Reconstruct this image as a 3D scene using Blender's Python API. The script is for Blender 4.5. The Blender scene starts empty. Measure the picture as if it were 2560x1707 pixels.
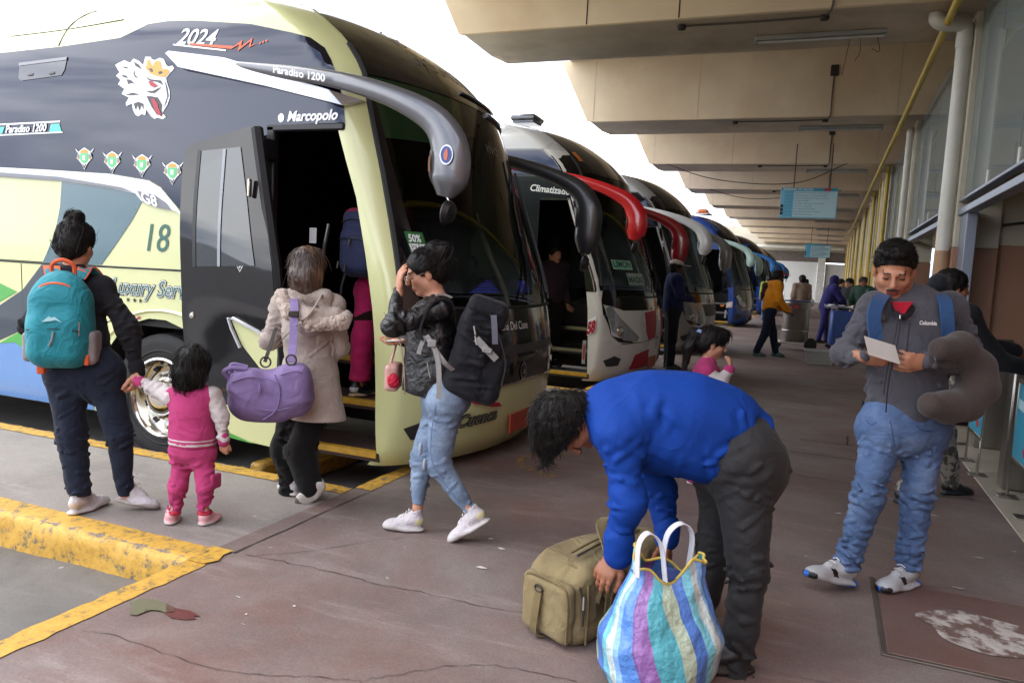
import bpy, bmesh, math, random
import numpy as np
from mathutils import Vector, Matrix
from mathutils.geometry import delaunay_2d_cdt
random.seed(7); RNG = np.random.default_rng(7)
R = math.radians
scene = bpy.context.scene
COL = scene.collection
# ---------------------------------------------------------------- camera
cam_d = bpy.data.cameras.new('camera'); cam = bpy.data.objects.new('camera', cam_d); COL.objects.link(cam)
cam_d.sensor_width = 36.0; cam_d.lens = 1904.5 / 2560 * 36.0
cam_d.clip_start = .05; cam_d.clip_end = 2000
yaw, pitch, roll = R(22.108), R(5.522), R(3.048)
fwd = Vector((-math.sin(yaw) * math.cos(pitch), math.cos(yaw) * math.cos(pitch), -math.sin(pitch)))
rgt = Vector((math.cos(yaw), math.sin(yaw), 0)); upv = rgt.cross(fwd)
r2 = math.cos(roll) * rgt + math.sin(roll) * upv; u2 = -math.sin(roll) * rgt + math.cos(roll) * upv
cam.matrix_world = Matrix(((r2.x, u2.x, -fwd.x, 0), (r2.y, u2.y, -fwd.y, 0), (r2.z, u2.z, -fwd.z, 1.45), (0, 0, 0, 1)))
scene.camera = cam
# ---------------------------------------------------------------- world: pale overcast sky with soft cloud structure
SUN_EL, SUN_AZ = R(58), R(250)
world = bpy.data.worlds.new('World'); scene.world = world; world.use_nodes = True
wn, wl = world.node_tree.nodes, world.node_tree.links
wn.clear()
sky = wn.new('ShaderNodeTexSky'); sky.sky_type = 'NISHITA'; sky.sun_disc = False
sky.sun_elevation = SUN_EL; sky.sun_rotation = SUN_AZ; sky.air_density = 1.0; sky.dust_density = 3.0; sky.ozone_density = 1.0
tc = wn.new('ShaderNodeTexCoord'); mp = wn.new('ShaderNodeMapping'); mp.inputs['Scale'].default_value = (1.0, 1.0, 2.6)
nz = wn.new('ShaderNodeTexNoise'); nz.inputs['Scale'].default_value = 2.3; nz.inputs['Detail'].default_value = 6; nz.inputs['Roughness'].default_value = .55
rp = wn.new('ShaderNodeValToRGB'); rp.color_ramp.elements[0].position = .40; rp.color_ramp.elements[1].position = .60
rp.color_ramp.elements[0].color = (4.6, 5.4, 7.4, 1); rp.color_ramp.elements[1].color = (18, 18, 18.2, 1)
mx = wn.new('ShaderNodeMix'); mx.data_type = 'RGBA'; mx.inputs[0].default_value = .82
bg = wn.new('ShaderNodeBackground'); bg.inputs['Strength'].default_value = .14
wo = wn.new('ShaderNodeOutputWorld')
wl.new(tc.outputs['Generated'], mp.inputs['Vector']); wl.new(mp.outputs['Vector'], nz.inputs['Vector'])
wl.new(nz.outputs['Fac'], rp.inputs['Fac']); wl.new(sky.outputs['Color'], mx.inputs[6]); wl.new(rp.outputs['Color'], mx.inputs[7])
wl.new(mx.outputs[2], bg.inputs['Color']); wl.new(bg.outputs['Background'], wo.inputs['Surface'])
# ---------------------------------------------------------------- sun behind thin cloud
sd = bpy.data.lights.new('sun', 'SUN'); sd.energy = .75; sd.angle = R(24); sd.color = (1, .965, .91)
sun = bpy.data.objects.new('sun', sd); COL.objects.link(sun)
sdir = Vector((math.sin(SUN_AZ) * math.cos(SUN_EL), math.cos(SUN_AZ) * math.cos(SUN_EL), math.sin(SUN_EL)))
sun.rotation_euler = sdir.to_track_quat('Z', 'Y').to_euler(); sun.location = (-20, -10, 30)
# ---------------------------------------------------------------- exposure
vs = scene.view_settings
vs.view_transform = 'Standard'; vs.look = 'None'; vs.gamma = 1; vs.exposure = 1.18; vs.use_curve_mapping = False
scene.cycles.use_denoising = True
scene.cycles.max_bounces = 10; scene.cycles.diffuse_bounces = 5; scene.cycles.glossy_bounces = 5; scene.cycles.transmission_bounces = 8
scene.cycles.sample_clamp_indirect = 6
scene.cycles.caustics_reflective = False; scene.cycles.caustics_refractive = False

# ================================================================ materials
MATS = {}
def lin(h):
    if isinstance(h, str):
        h = h.lstrip('#'); c = [int(h[i:i + 2], 16) / 255 for i in (0, 2, 4)]
        return tuple(x / 12.92 if x <= .04045 else ((x + .055) / 1.055) ** 2.4 for x in c)
    return tuple(h)
def mat(name, col, rough=.6, metal=0., var=.12, vs=6., bump=0., bs=60., coat=0., spec=.5, sheen=0., trans=0., alpha=1., col2=None, c2s=3., c2a=.45, c2b=.6, stretch=None, emit=0., rvar=.0, wr=0., wrs=14., stint=None):
    """Principled material with procedural colour variation, optional second colour in patches, optional fine bump."""
    if name in MATS: return MATS[name]
    m = bpy.data.materials.new(name); m.use_nodes = True; MATS[name] = m
    n, l = m.node_tree.nodes, m.node_tree.links
    b = n['Principled BSDF']; c = lin(col)
    b.inputs['Roughness'].default_value = rough; b.inputs['Metallic'].default_value = metal
    b.inputs['Coat Weight'].default_value = coat; b.inputs['Coat Roughness'].default_value = .06
    b.inputs['Specular IOR Level'].default_value = spec; b.inputs['Sheen Weight'].default_value = sheen
    b.inputs['Transmission Weight'].default_value = trans; b.inputs['Alpha'].default_value = alpha
    t = n.new('ShaderNodeTexCoord'); src = t.outputs['Object']
    if stretch:
        mpn = n.new('ShaderNodeMapping'); mpn.inputs['Scale'].default_value = stretch
        l.new(src, mpn.inputs['Vector']); src = mpn.outputs['Vector']
    out = None
    if var > 0:
        z = n.new('ShaderNodeTexNoise'); z.inputs['Scale'].default_value = vs; z.inputs['Detail'].default_value = 4
        l.new(src, z.inputs['Vector'])
        r = n.new('ShaderNodeValToRGB'); l.new(z.outputs['Fac'], r.inputs['Fac'])
        r.color_ramp.elements[0].position = .3; r.color_ramp.elements[1].position = .7
        r.color_ramp.elements[0].color = tuple(x * (1 - var) for x in c) + (1,)
        r.color_ramp.elements[1].color = tuple(min(1, x * (1 + var)) for x in c) + (1,)
        out = r.outputs['Color']
        if rvar > 0:
            rr = n.new('ShaderNodeMapRange'); rr.inputs['To Min'].default_value = max(0, rough - rvar); rr.inputs['To Max'].default_value = min(1, rough + rvar)
            l.new(z.outputs['Fac'], rr.inputs['Value']); l.new(rr.outputs['Result'], b.inputs['Roughness'])
    if col2 is not None:
        z2 = n.new('ShaderNodeTexNoise'); z2.inputs['Scale'].default_value = c2s; z2.inputs['Detail'].default_value = 7; z2.inputs['Roughness'].default_value = .62
        l.new(src, z2.inputs['Vector'])
        r2_ = n.new('ShaderNodeValToRGB'); r2_.color_ramp.elements[0].position = c2a; r2_.color_ramp.elements[1].position = c2b
        l.new(z2.outputs['Fac'], r2_.inputs['Fac'])
        m2 = n.new('ShaderNodeMix'); m2.data_type = 'RGBA'; l.new(r2_.outputs['Color'], m2.inputs[0])
        if out: l.new(out, m2.inputs[6])
        else: m2.inputs[6].default_value = c + (1,)
        m2.inputs[7].default_value = lin(col2) + (1,); out = m2.outputs[2]
    if out: l.new(out, b.inputs['Base Color'])
    else: b.inputs['Base Color'].default_value = c + (1,)
    if emit > 0:
        b.inputs['Emission Color'].default_value = c + (1,); b.inputs['Emission Strength'].default_value = emit
    if stint: b.inputs['Specular Tint'].default_value = stint + (1,)
    if wr > 0:      # soft creases in shading, under the fine weave
        w1 = n.new('ShaderNodeTexNoise'); w1.inputs['Scale'].default_value = wrs; w1.inputs['Detail'].default_value = 2.5; w1.inputs['Distortion'].default_value = .9; l.new(src, w1.inputs['Vector'])
        ab = n.new('ShaderNodeMath'); ab.operation = 'SUBTRACT'; ab.inputs[1].default_value = .5; l.new(w1.outputs['Fac'], ab.inputs[0]); a2 = n.new('ShaderNodeMath'); a2.operation = 'ABSOLUTE'; l.new(ab.outputs[0], a2.inputs[0])
        wb = n.new('ShaderNodeBump'); wb.invert = True; wb.inputs['Strength'].default_value = wr; wb.inputs['Distance'].default_value = .07; l.new(a2.outputs[0], wb.inputs['Height']); l.new(wb.outputs['Normal'], b.inputs['Normal'])
    if bump > 0:
        z3 = n.new('ShaderNodeTexNoise'); z3.inputs['Scale'].default_value = bs; z3.inputs['Detail'].default_value = 4
        l.new(src, z3.inputs['Vector'])
        bp = n.new('ShaderNodeBump'); bp.inputs['Strength'].default_value = bump; bp.inputs['Distance'].default_value = .01
        l.new(z3.outputs['Fac'], bp.inputs['Height']); l.new(bp.outputs['Normal'], b.inputs['Normal'])
        if wr > 0: l.new(wb.outputs['Normal'], bp.inputs['Normal'])
    return m

# ================================================================ object helpers
def tag(o, label=None, cat=None, group=None, kind=None):
    if label: o['label'] = label
    if cat: o['category'] = cat
    if group: o['group'] = group
    if kind: o['kind'] = kind
    return o
def empty(name, loc, label=None, cat=None, group=None, kind=None):
    o = bpy.data.objects.new(name, None); o.empty_display_size = .2; COL.objects.link(o); o.location = loc
    return tag(o, label, cat, group, kind)
def wloc(o):
    p = Vector((0, 0, 0))
    while o is not None: p = p + o.location; o = o.parent
    return p
def mesh_data(name, V, F, mats, mi=None, smooth=True, sharp=40):
    V = np.asarray(V, dtype=np.float64).reshape(-1, 3)
    me = bpy.data.meshes.new(name)
    if isinstance(F, np.ndarray):
        nf, k = F.shape
        me.vertices.add(len(V)); me.vertices.foreach_set('co', V.ravel())
        me.loops.add(nf * k); me.loops.foreach_set('vertex_index', F.astype(np.int32).ravel())
        me.polygons.add(nf); me.polygons.foreach_set('loop_start', np.arange(0, nf * k, k, dtype=np.int32))
        me.update(calc_edges=True)
    else:
        me.from_pydata([tuple(v) for v in V], [], [tuple(int(i) for i in f) for f in F])
    for m in (mats if isinstance(mats, (list, tuple)) else [mats]): me.materials.append(m)
    if mi is not None: me.polygons.foreach_set('material_index', np.asarray(mi, dtype=np.int32))
    if smooth:
        me.polygons.foreach_set('use_smooth', np.ones(len(me.polygons), dtype=bool))
        if sharp: me.set_sharp_from_angle(angle=R(sharp))
    me.update()
    return me
def mk(name, VF, mats, parent=None, smooth=True, sharp=40, mi=None, label=None, cat=None, group=None, kind=None):
    """one mesh object from world-space geometry; its origin is the parent's base, or its own base when it is top-level"""
    V, F = VF; V = np.asarray(V, dtype=np.float64).reshape(-1, 3)
    if parent is None:
        base = np.array([(V[:, 0].min() + V[:, 0].max()) / 2, (V[:, 1].min() + V[:, 1].max()) / 2, V[:, 2].min()])
        off = base
    else:
        off = np.array(wloc(parent)); base = np.zeros(3)
    me = mesh_data(name, V - off, F, mats, mi, smooth, sharp)
    o = bpy.data.objects.new(name, me); COL.objects.link(o); o.location = base
    if parent is not None: o.parent = parent
    return tag(o, label, cat, group, kind)
def clone(o, parent=None):
    c = o.copy(); COL.objects.link(c); c.parent = parent
    for ch in o.children: clone(ch, c)
    return c
def join(*vfs):
    V, F, n = [], [], 0
    for v, f in vfs:
        v = np.asarray(v, dtype=np.float64).reshape(-1, 3); V.append(v)
        F += [tuple(int(i) + n for i in q) for q in f]; n += len(v)
    return np.concatenate(V), F
def xf(VF, M):
    V = np.asarray(VF[0], dtype=np.float64).reshape(-1, 3); M = np.array(M)
    return V @ M[:3, :3].T + M[:3, 3], VF[1]
def rotz(a, loc=(0, 0, 0)): return Matrix.Translation(loc) @ Matrix.Rotation(a, 4, 'Z')
def frame(o, x, y, z):
    return np.array([[x[0], y[0], z[0], o[0]], [x[1], y[1], z[1], o[1]], [x[2], y[2], z[2], o[2]], [0, 0, 0, 1.]])
def nrm(v): v = np.asarray(v, float); return v / (np.linalg.norm(v) + 1e-12)
# ---------------------------------------------------------------- shape builders (all return V, F)
def box(lo, hi, b=0.):
    """box with chamfered edges"""
    lo, hi = np.minimum(lo, hi).astype(float), np.maximum(lo, hi).astype(float)
    c, h = (lo + hi) / 2, (hi - lo) / 2; b = min(b, h.min() * .9)
    if b <= 0:
        V = [c + h * np.array([sx, sy, sz]) for sx in (-1, 1) for sy in (-1, 1) for sz in (-1, 1)]
        return np.array(V), [(0, 1, 3, 2), (4, 6, 7, 5), (0, 4, 5, 1), (2, 3, 7, 6), (0, 2, 6, 4), (1, 5, 7, 3)]
    V, idx = [], {}
    for s in [(sx, sy, sz) for sx in (-1, 1) for sy in (-1, 1) for sz in (-1, 1)]:
        for a in range(3):
            p = c + (h - b) * np.array(s); p[a] = c[a] + h[a] * s[a]; idx[(s, a)] = len(V); V.append(p)
    F = []
    for a in range(3):
        u, w = [(1, 2), (2, 0), (0, 1)][a]
        for sa in (-1, 1):
            q = []
            for su, sw in ((-1, -1), (1, -1), (1, 1), (-1, 1)):
                s = [0, 0, 0]; s[a], s[u], s[w] = sa, su, sw; q.append(idx[(tuple(s), a)])
            F.append(tuple(q if sa > 0 else q[::-1]))
        for su in (-1, 1):
            for sw in (-1, 1):
                s0 = [0, 0, 0]; s1 = [0, 0, 0]; s0[a], s1[a] = -1, 1; s0[u] = s1[u] = su; s0[w] = s1[w] = sw
                s0, s1 = tuple(s0), tuple(s1); q = [idx[(s0, u)], idx[(s1, u)], idx[(s1, w)], idx[(s0, w)]]
                F.append(tuple(q if su * sw < 0 else q[::-1]))
    for s in [(sx, sy, sz) for sx in (-1, 1) for sy in (-1, 1) for sz in (-1, 1)]:
        q = [idx[(s, 0)], idx[(s, 1)], idx[(s, 2)]]
        F.append(tuple(q if s[0] * s[1] * s[2] > 0 else q[::-1]))
    return np.array(V), F
def path_frames(P, up=(0, 0, 1)):
    P = np.asarray(P, float); T = np.gradient(P, axis=0); T /= np.linalg.norm(T, axis=1, keepdims=True) + 1e-12
    N = []; n = None
    for t in T:
        if n is None:
            n = np.cross(np.cross(t, up), t)
            if np.linalg.norm(n) < 1e-3: n = np.cross(np.cross(t, (1, 0, 0)), t)
        else: n = n - t * (n @ t)
        n = nrm(n); N.append(n)
    N = np.array(N); return P, T, N, np.cross(T, N)
def spline(P, n=24):
    """Catmull-Rom through the points"""
    P = np.asarray(P, float)
    if len(P) < 3: return np.array([P[0] + (P[-1] - P[0]) * t for t in np.linspace(0, 1, n)])
    Q = np.vstack([2 * P[0] - P[1], P, 2 * P[-1] - P[-2]]); out = []
    for t in np.linspace(0, len(P) - 1 - 1e-9, n):
        i = int(t); u = t - i; a, b, c, d = Q[i:i + 4]
        out.append(.5 * (2 * b + (c - a) * u + (2 * a - 5 * b + 4 * c - d) * u * u + (3 * b - a - 3 * c + d) * u ** 3))
    return np.array(out)
def tube(P, r, n=8, caps=True, up=(0, 0, 1), flat=1.):
    """swept circle (or ellipse: flat scales it along the path normal); r may be a list"""
    P, T, N, B = path_frames(P, up); m = len(P); rr = np.broadcast_to(np.asarray(r, float), (m,)) if np.ndim(r) == 0 else np.interp(np.linspace(0, 1, m), np.linspace(0, 1, len(r)), r)
    a = np.linspace(0, 2 * np.pi, n, endpoint=False)
    V = (P[:, None] + rr[:, None, None] * (np.cos(a)[None, :, None] * N[:, None] * flat + np.sin(a)[None, :, None] * B[:, None])).reshape(-1, 3)
    F = [(i * n + j, i * n + (j + 1) % n, (i + 1) * n + (j + 1) % n, (i + 1) * n + j) for i in range(m - 1) for j in range(n)]
    if caps: F += [tuple(range(n))[::-1], tuple((m - 1) * n + j for j in range(n))]
    return V, F
def ribbon(P, w, t=.003, side=None, up=(0, 0, 1), sides=None):
    """swept rectangle: w wide along `side` (or the binormal), t thick"""
    P, T, N, B = path_frames(P, up)
    if side is not None or sides is not None:
        S = np.asarray(sides, float) if sides is not None else np.broadcast_to(np.asarray(side, float), P.shape)
        B = S - T * np.sum(S * T, axis=1, keepdims=True); B /= np.linalg.norm(B, axis=1, keepdims=True) + 1e-12; N = np.cross(B, T)
    ww = np.interp(np.linspace(0, 1, len(P)), np.linspace(0, 1, np.size(w)), np.atleast_1d(w))[:, None]
    c = [P + B * ww / 2 + N * t / 2, P - B * ww / 2 + N * t / 2, P - B * ww / 2 - N * t / 2, P + B * ww / 2 - N * t / 2]
    V = np.stack(c, axis=1).reshape(-1, 3); m = len(P)
    F = [(i * 4 + j, (i + 1) * 4 + j, (i + 1) * 4 + (j + 1) % 4, i * 4 + (j + 1) % 4) for i in range(m - 1) for j in range(4)]
    return V, F + [(0, 1, 2, 3), tuple((m - 1) * 4 + j for j in (3, 2, 1, 0))]
def lathe(prof, n=24, axis=(0, 0, 1), o=(0, 0, 0), caps=False):
    """profile of (radius, height) revolved about axis through o"""
    ax = nrm(axis); u = nrm(np.cross(ax, (1, 0, 0) if abs(ax[0]) < .8 else (0, 1, 0))); w = np.cross(ax, u)
    a = np.linspace(0, 2 * np.pi, n, endpoint=False); V = []
    for r, h in prof: V.append(np.asarray(o, float) + ax * h + r * (np.cos(a)[:, None] * u + np.sin(a)[:, None] * w))
    V = np.concatenate(V); m = len(prof)
    F = [(i * n + j, i * n + (j + 1) % n, (i + 1) * n + (j + 1) % n, (i + 1) * n + j) for i in range(m - 1) for j in range(n)]
    if caps: F += [tuple(range(n))[::-1], tuple((m - 1) * n + j for j in range(n))]
    return V, F
def gridsurf(fn, us, vs_, flip=False):
    V = np.array([fn(u, v) for u in us for v in vs_]); m = len(vs_)
    F = [(i * m + j, (i + 1) * m + j, (i + 1) * m + j + 1, i * m + j + 1) for i in range(len(us) - 1) for j in range(m - 1)]
    return V, [f[::-1] for f in F] if flip else F
def prism(poly, d):
    """flat polygon (list of 3D points) extruded by vector d"""
    P = np.asarray(poly, float); n = len(P); V = np.concatenate([P, P + np.asarray(d, float)])
    return V, [tuple(range(n))[::-1], tuple(range(n, 2 * n))] + [(i, (i + 1) % n, n + (i + 1) % n, n + i) for i in range(n)]
def rounded(w, h, r, n=4):
    """rounded rectangle outline centred on 0"""
    out = []
    for cx, cy, a0 in ((w / 2 - r, h / 2 - r, 0), (-w / 2 + r, h / 2 - r, 90), (-w / 2 + r, -h / 2 + r, 180), (w / 2 - r, -h / 2 + r, 270)):
        for i in range(n + 1):
            a = R(a0 + 90 * i / n); out.append((cx + r * math.cos(a), cy + r * math.sin(a)))
    return out
def tri2d(poly, step=None):
    """triangulate a 2D polygon, optionally with interior points so that it can follow a curved surface"""
    P = [tuple(p) for p in poly]
    if step:
        Q = []
        for i, a in enumerate(P):
            b = P[(i + 1) % len(P)]; k = max(1, int(math.hypot(b[0] - a[0], b[1] - a[1]) / step))
            Q += [(a[0] + (b[0] - a[0]) * j / k, a[1] + (b[1] - a[1]) * j / k) for j in range(k)]
        P = Q
    n = len(P); pts = [Vector(p) for p in P]
    if step:
        A = np.array(P); x0, y0 = A.min(0); x1, y1 = A.max(0)
        for x in np.arange(x0 + step / 2, x1, step):
            for y in np.arange(y0 + step / 2, y1, step): pts.append(Vector((x + step * .01 * math.sin(y * 37), y)))
    r = delaunay_2d_cdt(pts, [], [list(range(n))], 1, 1e-6)
    return np.array([tuple(v) for v in r[0]]), [tuple(f) for f in r[2]]
def patch(poly, fn, step=.08, thick=0.):
    """2D polygon laid on a surface: fn maps an (n,2) array to (n,3)"""
    V2, F = tri2d(poly, step); V = fn(V2)
    return V, F
def text_vf(s, size=1., shear=0., sx=1., bold=0., align='LEFT', space=1.):
    """lettering as a flat 2D mesh (x right, y up)"""
    cu = bpy.data.curves.new('t', 'FONT'); cu.body = s; cu.size = size; cu.shear = shear; cu.offset = bold; cu.align_x = align
    cu.space_character = space; cu.resolution_u = 3; cu.fill_mode = 'FRONT'
    ob = bpy.data.objects.new('t', cu); COL.objects.link(ob)
    dg = bpy.context.evaluated_depsgraph_get(); me = bpy.data.meshes.new_from_object(ob.evaluated_get(dg))
    V = np.array([(v.co.x * sx, v.co.y) for v in me.vertices]).reshape(-1, 2); F = [tuple(p.vertices) for p in me.polygons]
    bpy.data.objects.remove(ob); bpy.data.curves.remove(cu); bpy.data.meshes.remove(me)
    return V, F
def plane_fn(o, u, v):
    o, u, v = (np.asarray(a, float) for a in (o, u, v))
    return lambda P: o + np.asarray(P)[:, :1] * u + np.asarray(P)[:, 1:2] * v
def lettering(s, fn, size, **k):
    V, F = text_vf(s, size, **k); return fn(V), F
# ================================================================ materials of the setting
def ground_mat(name, base, red, dark, redness, wear=1., cracks=True):
    m = bpy.data.materials.new(name); m.use_nodes = True; n, l = m.node_tree.nodes, m.node_tree.links; b = n['Principled BSDF']
    t = n.new('ShaderNodeTexCoord'); src = t.outputs['Object']
    def noise(s, d=5, r=.6, dist=0., vec=None):
        z = n.new('ShaderNodeTexNoise'); z.inputs['Scale'].default_value = s; z.inputs['Detail'].default_value = d; z.inputs['Roughness'].default_value = r
        z.inputs['Distortion'].default_value = dist; l.new(vec or src, z.inputs['Vector']); return z.outputs['Fac']
    def ramp(f, a, c, c0=(0, 0, 0, 1), c1=(1, 1, 1, 1)):
        r = n.new('ShaderNodeValToRGB'); r.color_ramp.elements[0].position = a; r.color_ramp.elements[1].position = c
        r.color_ramp.elements[0].color = c0; r.color_ramp.elements[1].color = c1; l.new(f, r.inputs['Fac']); return r.outputs['Color']
    def mix(f, a, c, mode='MIX'):
        x = n.new('ShaderNodeMix'); x.data_type = 'RGBA'; x.blend_type = mode
        if isinstance(f, float): x.inputs[0].default_value = f
        else: l.new(f, x.inputs[0])
        for k, v in ((6, a), (7, c)):
            if isinstance(v, tuple): x.inputs[k].default_value = v
            else: l.new(v, x.inputs[k])
        return x.outputs[2]
    B, RD, DK = (lin(c) + (1,) for c in (base, red, dark))
    c = mix(ramp(noise(.55, 6, .66, .4), .5 - .22 * redness, .72 - .2 * redness), B, RD)
    c = mix(ramp(noise(1.7, 8, .7, .3), .46, .74), c, DK)
    mpn = n.new('ShaderNodeMapping'); mpn.inputs['Scale'].default_value = (.9, 5., 1.); mpn.inputs['Rotation'].default_value = (0, 0, .25); l.new(src, mpn.inputs['Vector'])
    c = mix(ramp(noise(1.4, 7, .72, 0, mpn.outputs['Vector']), .55, .82), c, (B[0] * 1.35, B[1] * 1.35, B[2] * 1.36, 1))
    # trodden gum and pale spots
    v = n.new('ShaderNodeTexVoronoi'); v.inputs['Scale'].default_value = 4.2; v.inputs['Randomness'].default_value = 1; l.new(src, v.inputs['Vector'])
    spot = ramp(v.outputs['Distance'], .045, .065, (1, 1, 1, 1), (0, 0, 0, 1))
    sel = ramp(noise(9, 2), .53, .56); sm = n.new('ShaderNodeMath'); sm.operation = 'MULTIPLY'; l.new(spot, sm.inputs[0]); l.new(sel, sm.inputs[1])
    sm2 = n.new('ShaderNodeMath'); sm2.operation = 'MULTIPLY'; sm2.inputs[1].default_value = .8 * wear; l.new(sm.outputs[0], sm2.inputs[0])
    c = mix(sm2.outputs[0], c, (.42, .42, .41, 1))
    v2 = n.new('ShaderNodeTexVoronoi'); v2.inputs['Scale'].default_value = 5.3; l.new(src, v2.inputs['Vector'])
    spot2 = ramp(v2.outputs['Distance'], .03, .09, (1, 1, 1, 1), (0, 0, 0, 1)); sm3 = n.new('ShaderNodeMath'); sm3.operation = 'MULTIPLY'; sm3.inputs[1].default_value = .3
    l.new(spot2, sm3.inputs[0]); c = mix(sm3.outputs[0], c, (B[0] * .55, B[1] * .55, B[2] * .55, 1))
    # grain
    g = noise(140, 3); c = mix(.26, c, ramp(g, .25, .75), 'OVERLAY')
    l.new(c, b.inputs['Base Color'])
    rr = n.new('ShaderNodeMapRange'); rr.inputs['To Min'].default_value = .42; rr.inputs['To Max'].default_value = .8; l.new(noise(2.2, 5), rr.inputs['Value']); l.new(rr.outputs['Result'], b.inputs['Roughness'])
    bp = n.new('ShaderNodeBump'); bp.inputs['Strength'].default_value = .22; bp.inputs['Distance'].default_value = .006; l.new(noise(55, 6, .7), bp.inputs['Height']); l.new(bp.outputs['Normal'], b.inputs['Normal'])
    MATS[name] = m; return m
M_plat = ground_mat('platform_concrete', '#7d7470', '#6e554f', '#655c59', .52)
M_isl = ground_mat('island_concrete', '#8d8884', '#857a76', '#736e6b', .3)
M_bay = ground_mat('bay_asphalt', '#6a6764', '#5c5957', '#4e4c4a', .4, .7)
def paint_mat():
    m = bpy.data.materials.new('yellow_road_paint'); m.use_nodes = True; n, l = m.node_tree.nodes, m.node_tree.links; b = n['Principled BSDF']
    t = n.new('ShaderNodeTexCoord')
    z = n.new('ShaderNodeTexNoise'); z.inputs['Scale'].default_value = 19; z.inputs['Detail'].default_value = 10; z.inputs['Roughness'].default_value = .78; z.inputs['Distortion'].default_value = .15
    l.new(t.outputs['Object'], z.inputs['Vector'])
    r = n.new('ShaderNodeValToRGB'); e = r.color_ramp.elements; l.new(z.outputs['Fac'], r.inputs['Fac'])
    e[0].position = .38; e[0].color = lin('#5d5348') + (1,); e[1].position = .43; e[1].color = lin('#8f7b4c') + (1,)
    for p, c in ((.46, '#b98e33'), (.56, '#c79c3e'), (.66, '#c2a052'), (.73, '#a8977a')):
        k = e.new(p); k.color = lin(c) + (1,)
    l.new(r.outputs['Color'], b.inputs['Base Color']); b.inputs['Roughness'].default_value = .55
    bp = n.new('ShaderNodeBump'); bp.inputs['Strength'].default_value = .55; bp.inputs['Distance'].default_value = .012
    l.new(z.outputs['Fac'], bp.inputs['Height']); l.new(bp.outputs['Normal'], b.inputs['Normal'])
    return m
M_yel = paint_mat()
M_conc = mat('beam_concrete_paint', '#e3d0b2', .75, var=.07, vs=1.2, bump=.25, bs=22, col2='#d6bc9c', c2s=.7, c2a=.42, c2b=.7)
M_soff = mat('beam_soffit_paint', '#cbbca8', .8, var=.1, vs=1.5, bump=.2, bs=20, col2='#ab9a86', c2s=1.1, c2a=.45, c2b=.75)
M_cream = mat('cream_wall_paint', '#c4bda9', .7, var=.06, vs=2, bump=.15, bs=40, col2='#a9a08c', c2s=1.6, c2a=.55, c2b=.8)
M_brown = mat('brown_wall_paint', '#9a7158', .6, var=.06, vs=2, bump=.2, bs=70)
M_tile = mat('floor_tile', '#b6ad9c', .3, var=.07, vs=3)
M_steel = mat('brushed_steel', '#a5a29b', .32, metal=1, var=.08, vs=3, stretch=(8, 8, .6), rvar=.08)
M_alu = mat('grey_aluminium', '#8f95a3', .4, metal=.4, var=.05)
M_pvc = mat('white_pvc', '#d6d2c6', .42, var=.06, vs=3, col2='#a79f8d', c2s=2.2, c2a=.6, c2b=.8)
M_ypipe = mat('yellow_pipe_paint', '#c9ad3a', .45, var=.08, vs=4)
M_black = mat('black_plastic', '#16161a', .45, var=.05)
M_rub = mat('black_rubber', '#1b1b1c', .75, var=.15, vs=9, bump=.15, bs=80)
M_dark = mat('dark_fitting', '#2c2722', .7, var=.1)
def glass_mat(name, tint, alpha_trans, rough=.02, reflect_veil=0.):
    m = bpy.data.materials.new(name); m.use_nodes = True; n, l = m.node_tree.nodes, m.node_tree.links; n.remove(n['Principled BSDF'])
    o = n['Material Output']; tr = n.new('ShaderNodeBsdfTransparent'); gl = n.new('ShaderNodeBsdfGlossy'); fr = n.new('ShaderNodeFresnel'); mxs = n.new('ShaderNodeMixShader')
    tr.inputs['Color'].default_value = lin(tint) + (1,); gl.inputs['Roughness'].default_value = rough; fr.inputs['IOR'].default_value = alpha_trans
    l.new(fr.outputs['Fac'], mxs.inputs['Fac']); l.new(tr.outputs['BSDF'], mxs.inputs[1]); l.new(gl.outputs['BSDF'], mxs.inputs[2]); l.new(mxs.outputs['Shader'], o.inputs['Surface'])
    if reflect_veil:      # pale diffuse mixed in, standing for outside light reflected by the pane
        df = n.new('ShaderNodeBsdfDiffuse'); df.inputs['Color'].default_value = (.42, .46, .44, 1); m2 = n.new('ShaderNodeMixShader'); m2.inputs['Fac'].default_value = reflect_veil; l.new(mxs.outputs['Shader'], m2.inputs[1]); l.new(df.outputs['BSDF'], m2.inputs[2]); l.new(m2.outputs['Shader'], o.inputs['Surface'])
    MATS[name] = m; return m
M_glass = glass_mat('clear_glass', '#c9d6d2', 1.5, reflect_veil=.32)
M_glass_d = glass_mat('tinted_bus_glass', '#4a5a55', 1.5)

# ================================================================ ground, bays, islands, platform
EDGE = -2.55                      # platform edge
PITCH = 4.94
BAYZ = -.17
tag(mk('ground', (np.array([(-400, -400, -.30), (400, -400, -.30), (400, 500, -.30), (-400, 500, -.30)]), [(0, 1, 2, 3)]), M_bay, smooth=False), kind='structure')
def bay_z(x): return -.15 - .02 * min(max(EDGE - x, 0), 3.)
xs = [EDGE + .02, -3.2, -4, -5, -6, -9, -30]
tag(mk('bay_floor', gridsurf(lambda x, y: (x, y, bay_z(x)), xs, [-30, 0, 10, 30, 70], flip=True), M_bay), kind='structure')
def platform_slab():
    V = [(EDGE - .118, -25, 0), (1.2, -25, 0), (1.2, 66, 0), (EDGE - .118, 66, 0), (EDGE - .118, -25, -.29), (EDGE - .118, 66, -.29)]
    return np.array(V), [(0, 1, 2, 3), (0, 3, 5, 4)]
plat = tag(mk('platform', platform_slab(), M_plat, smooth=False), kind='structure')
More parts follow.
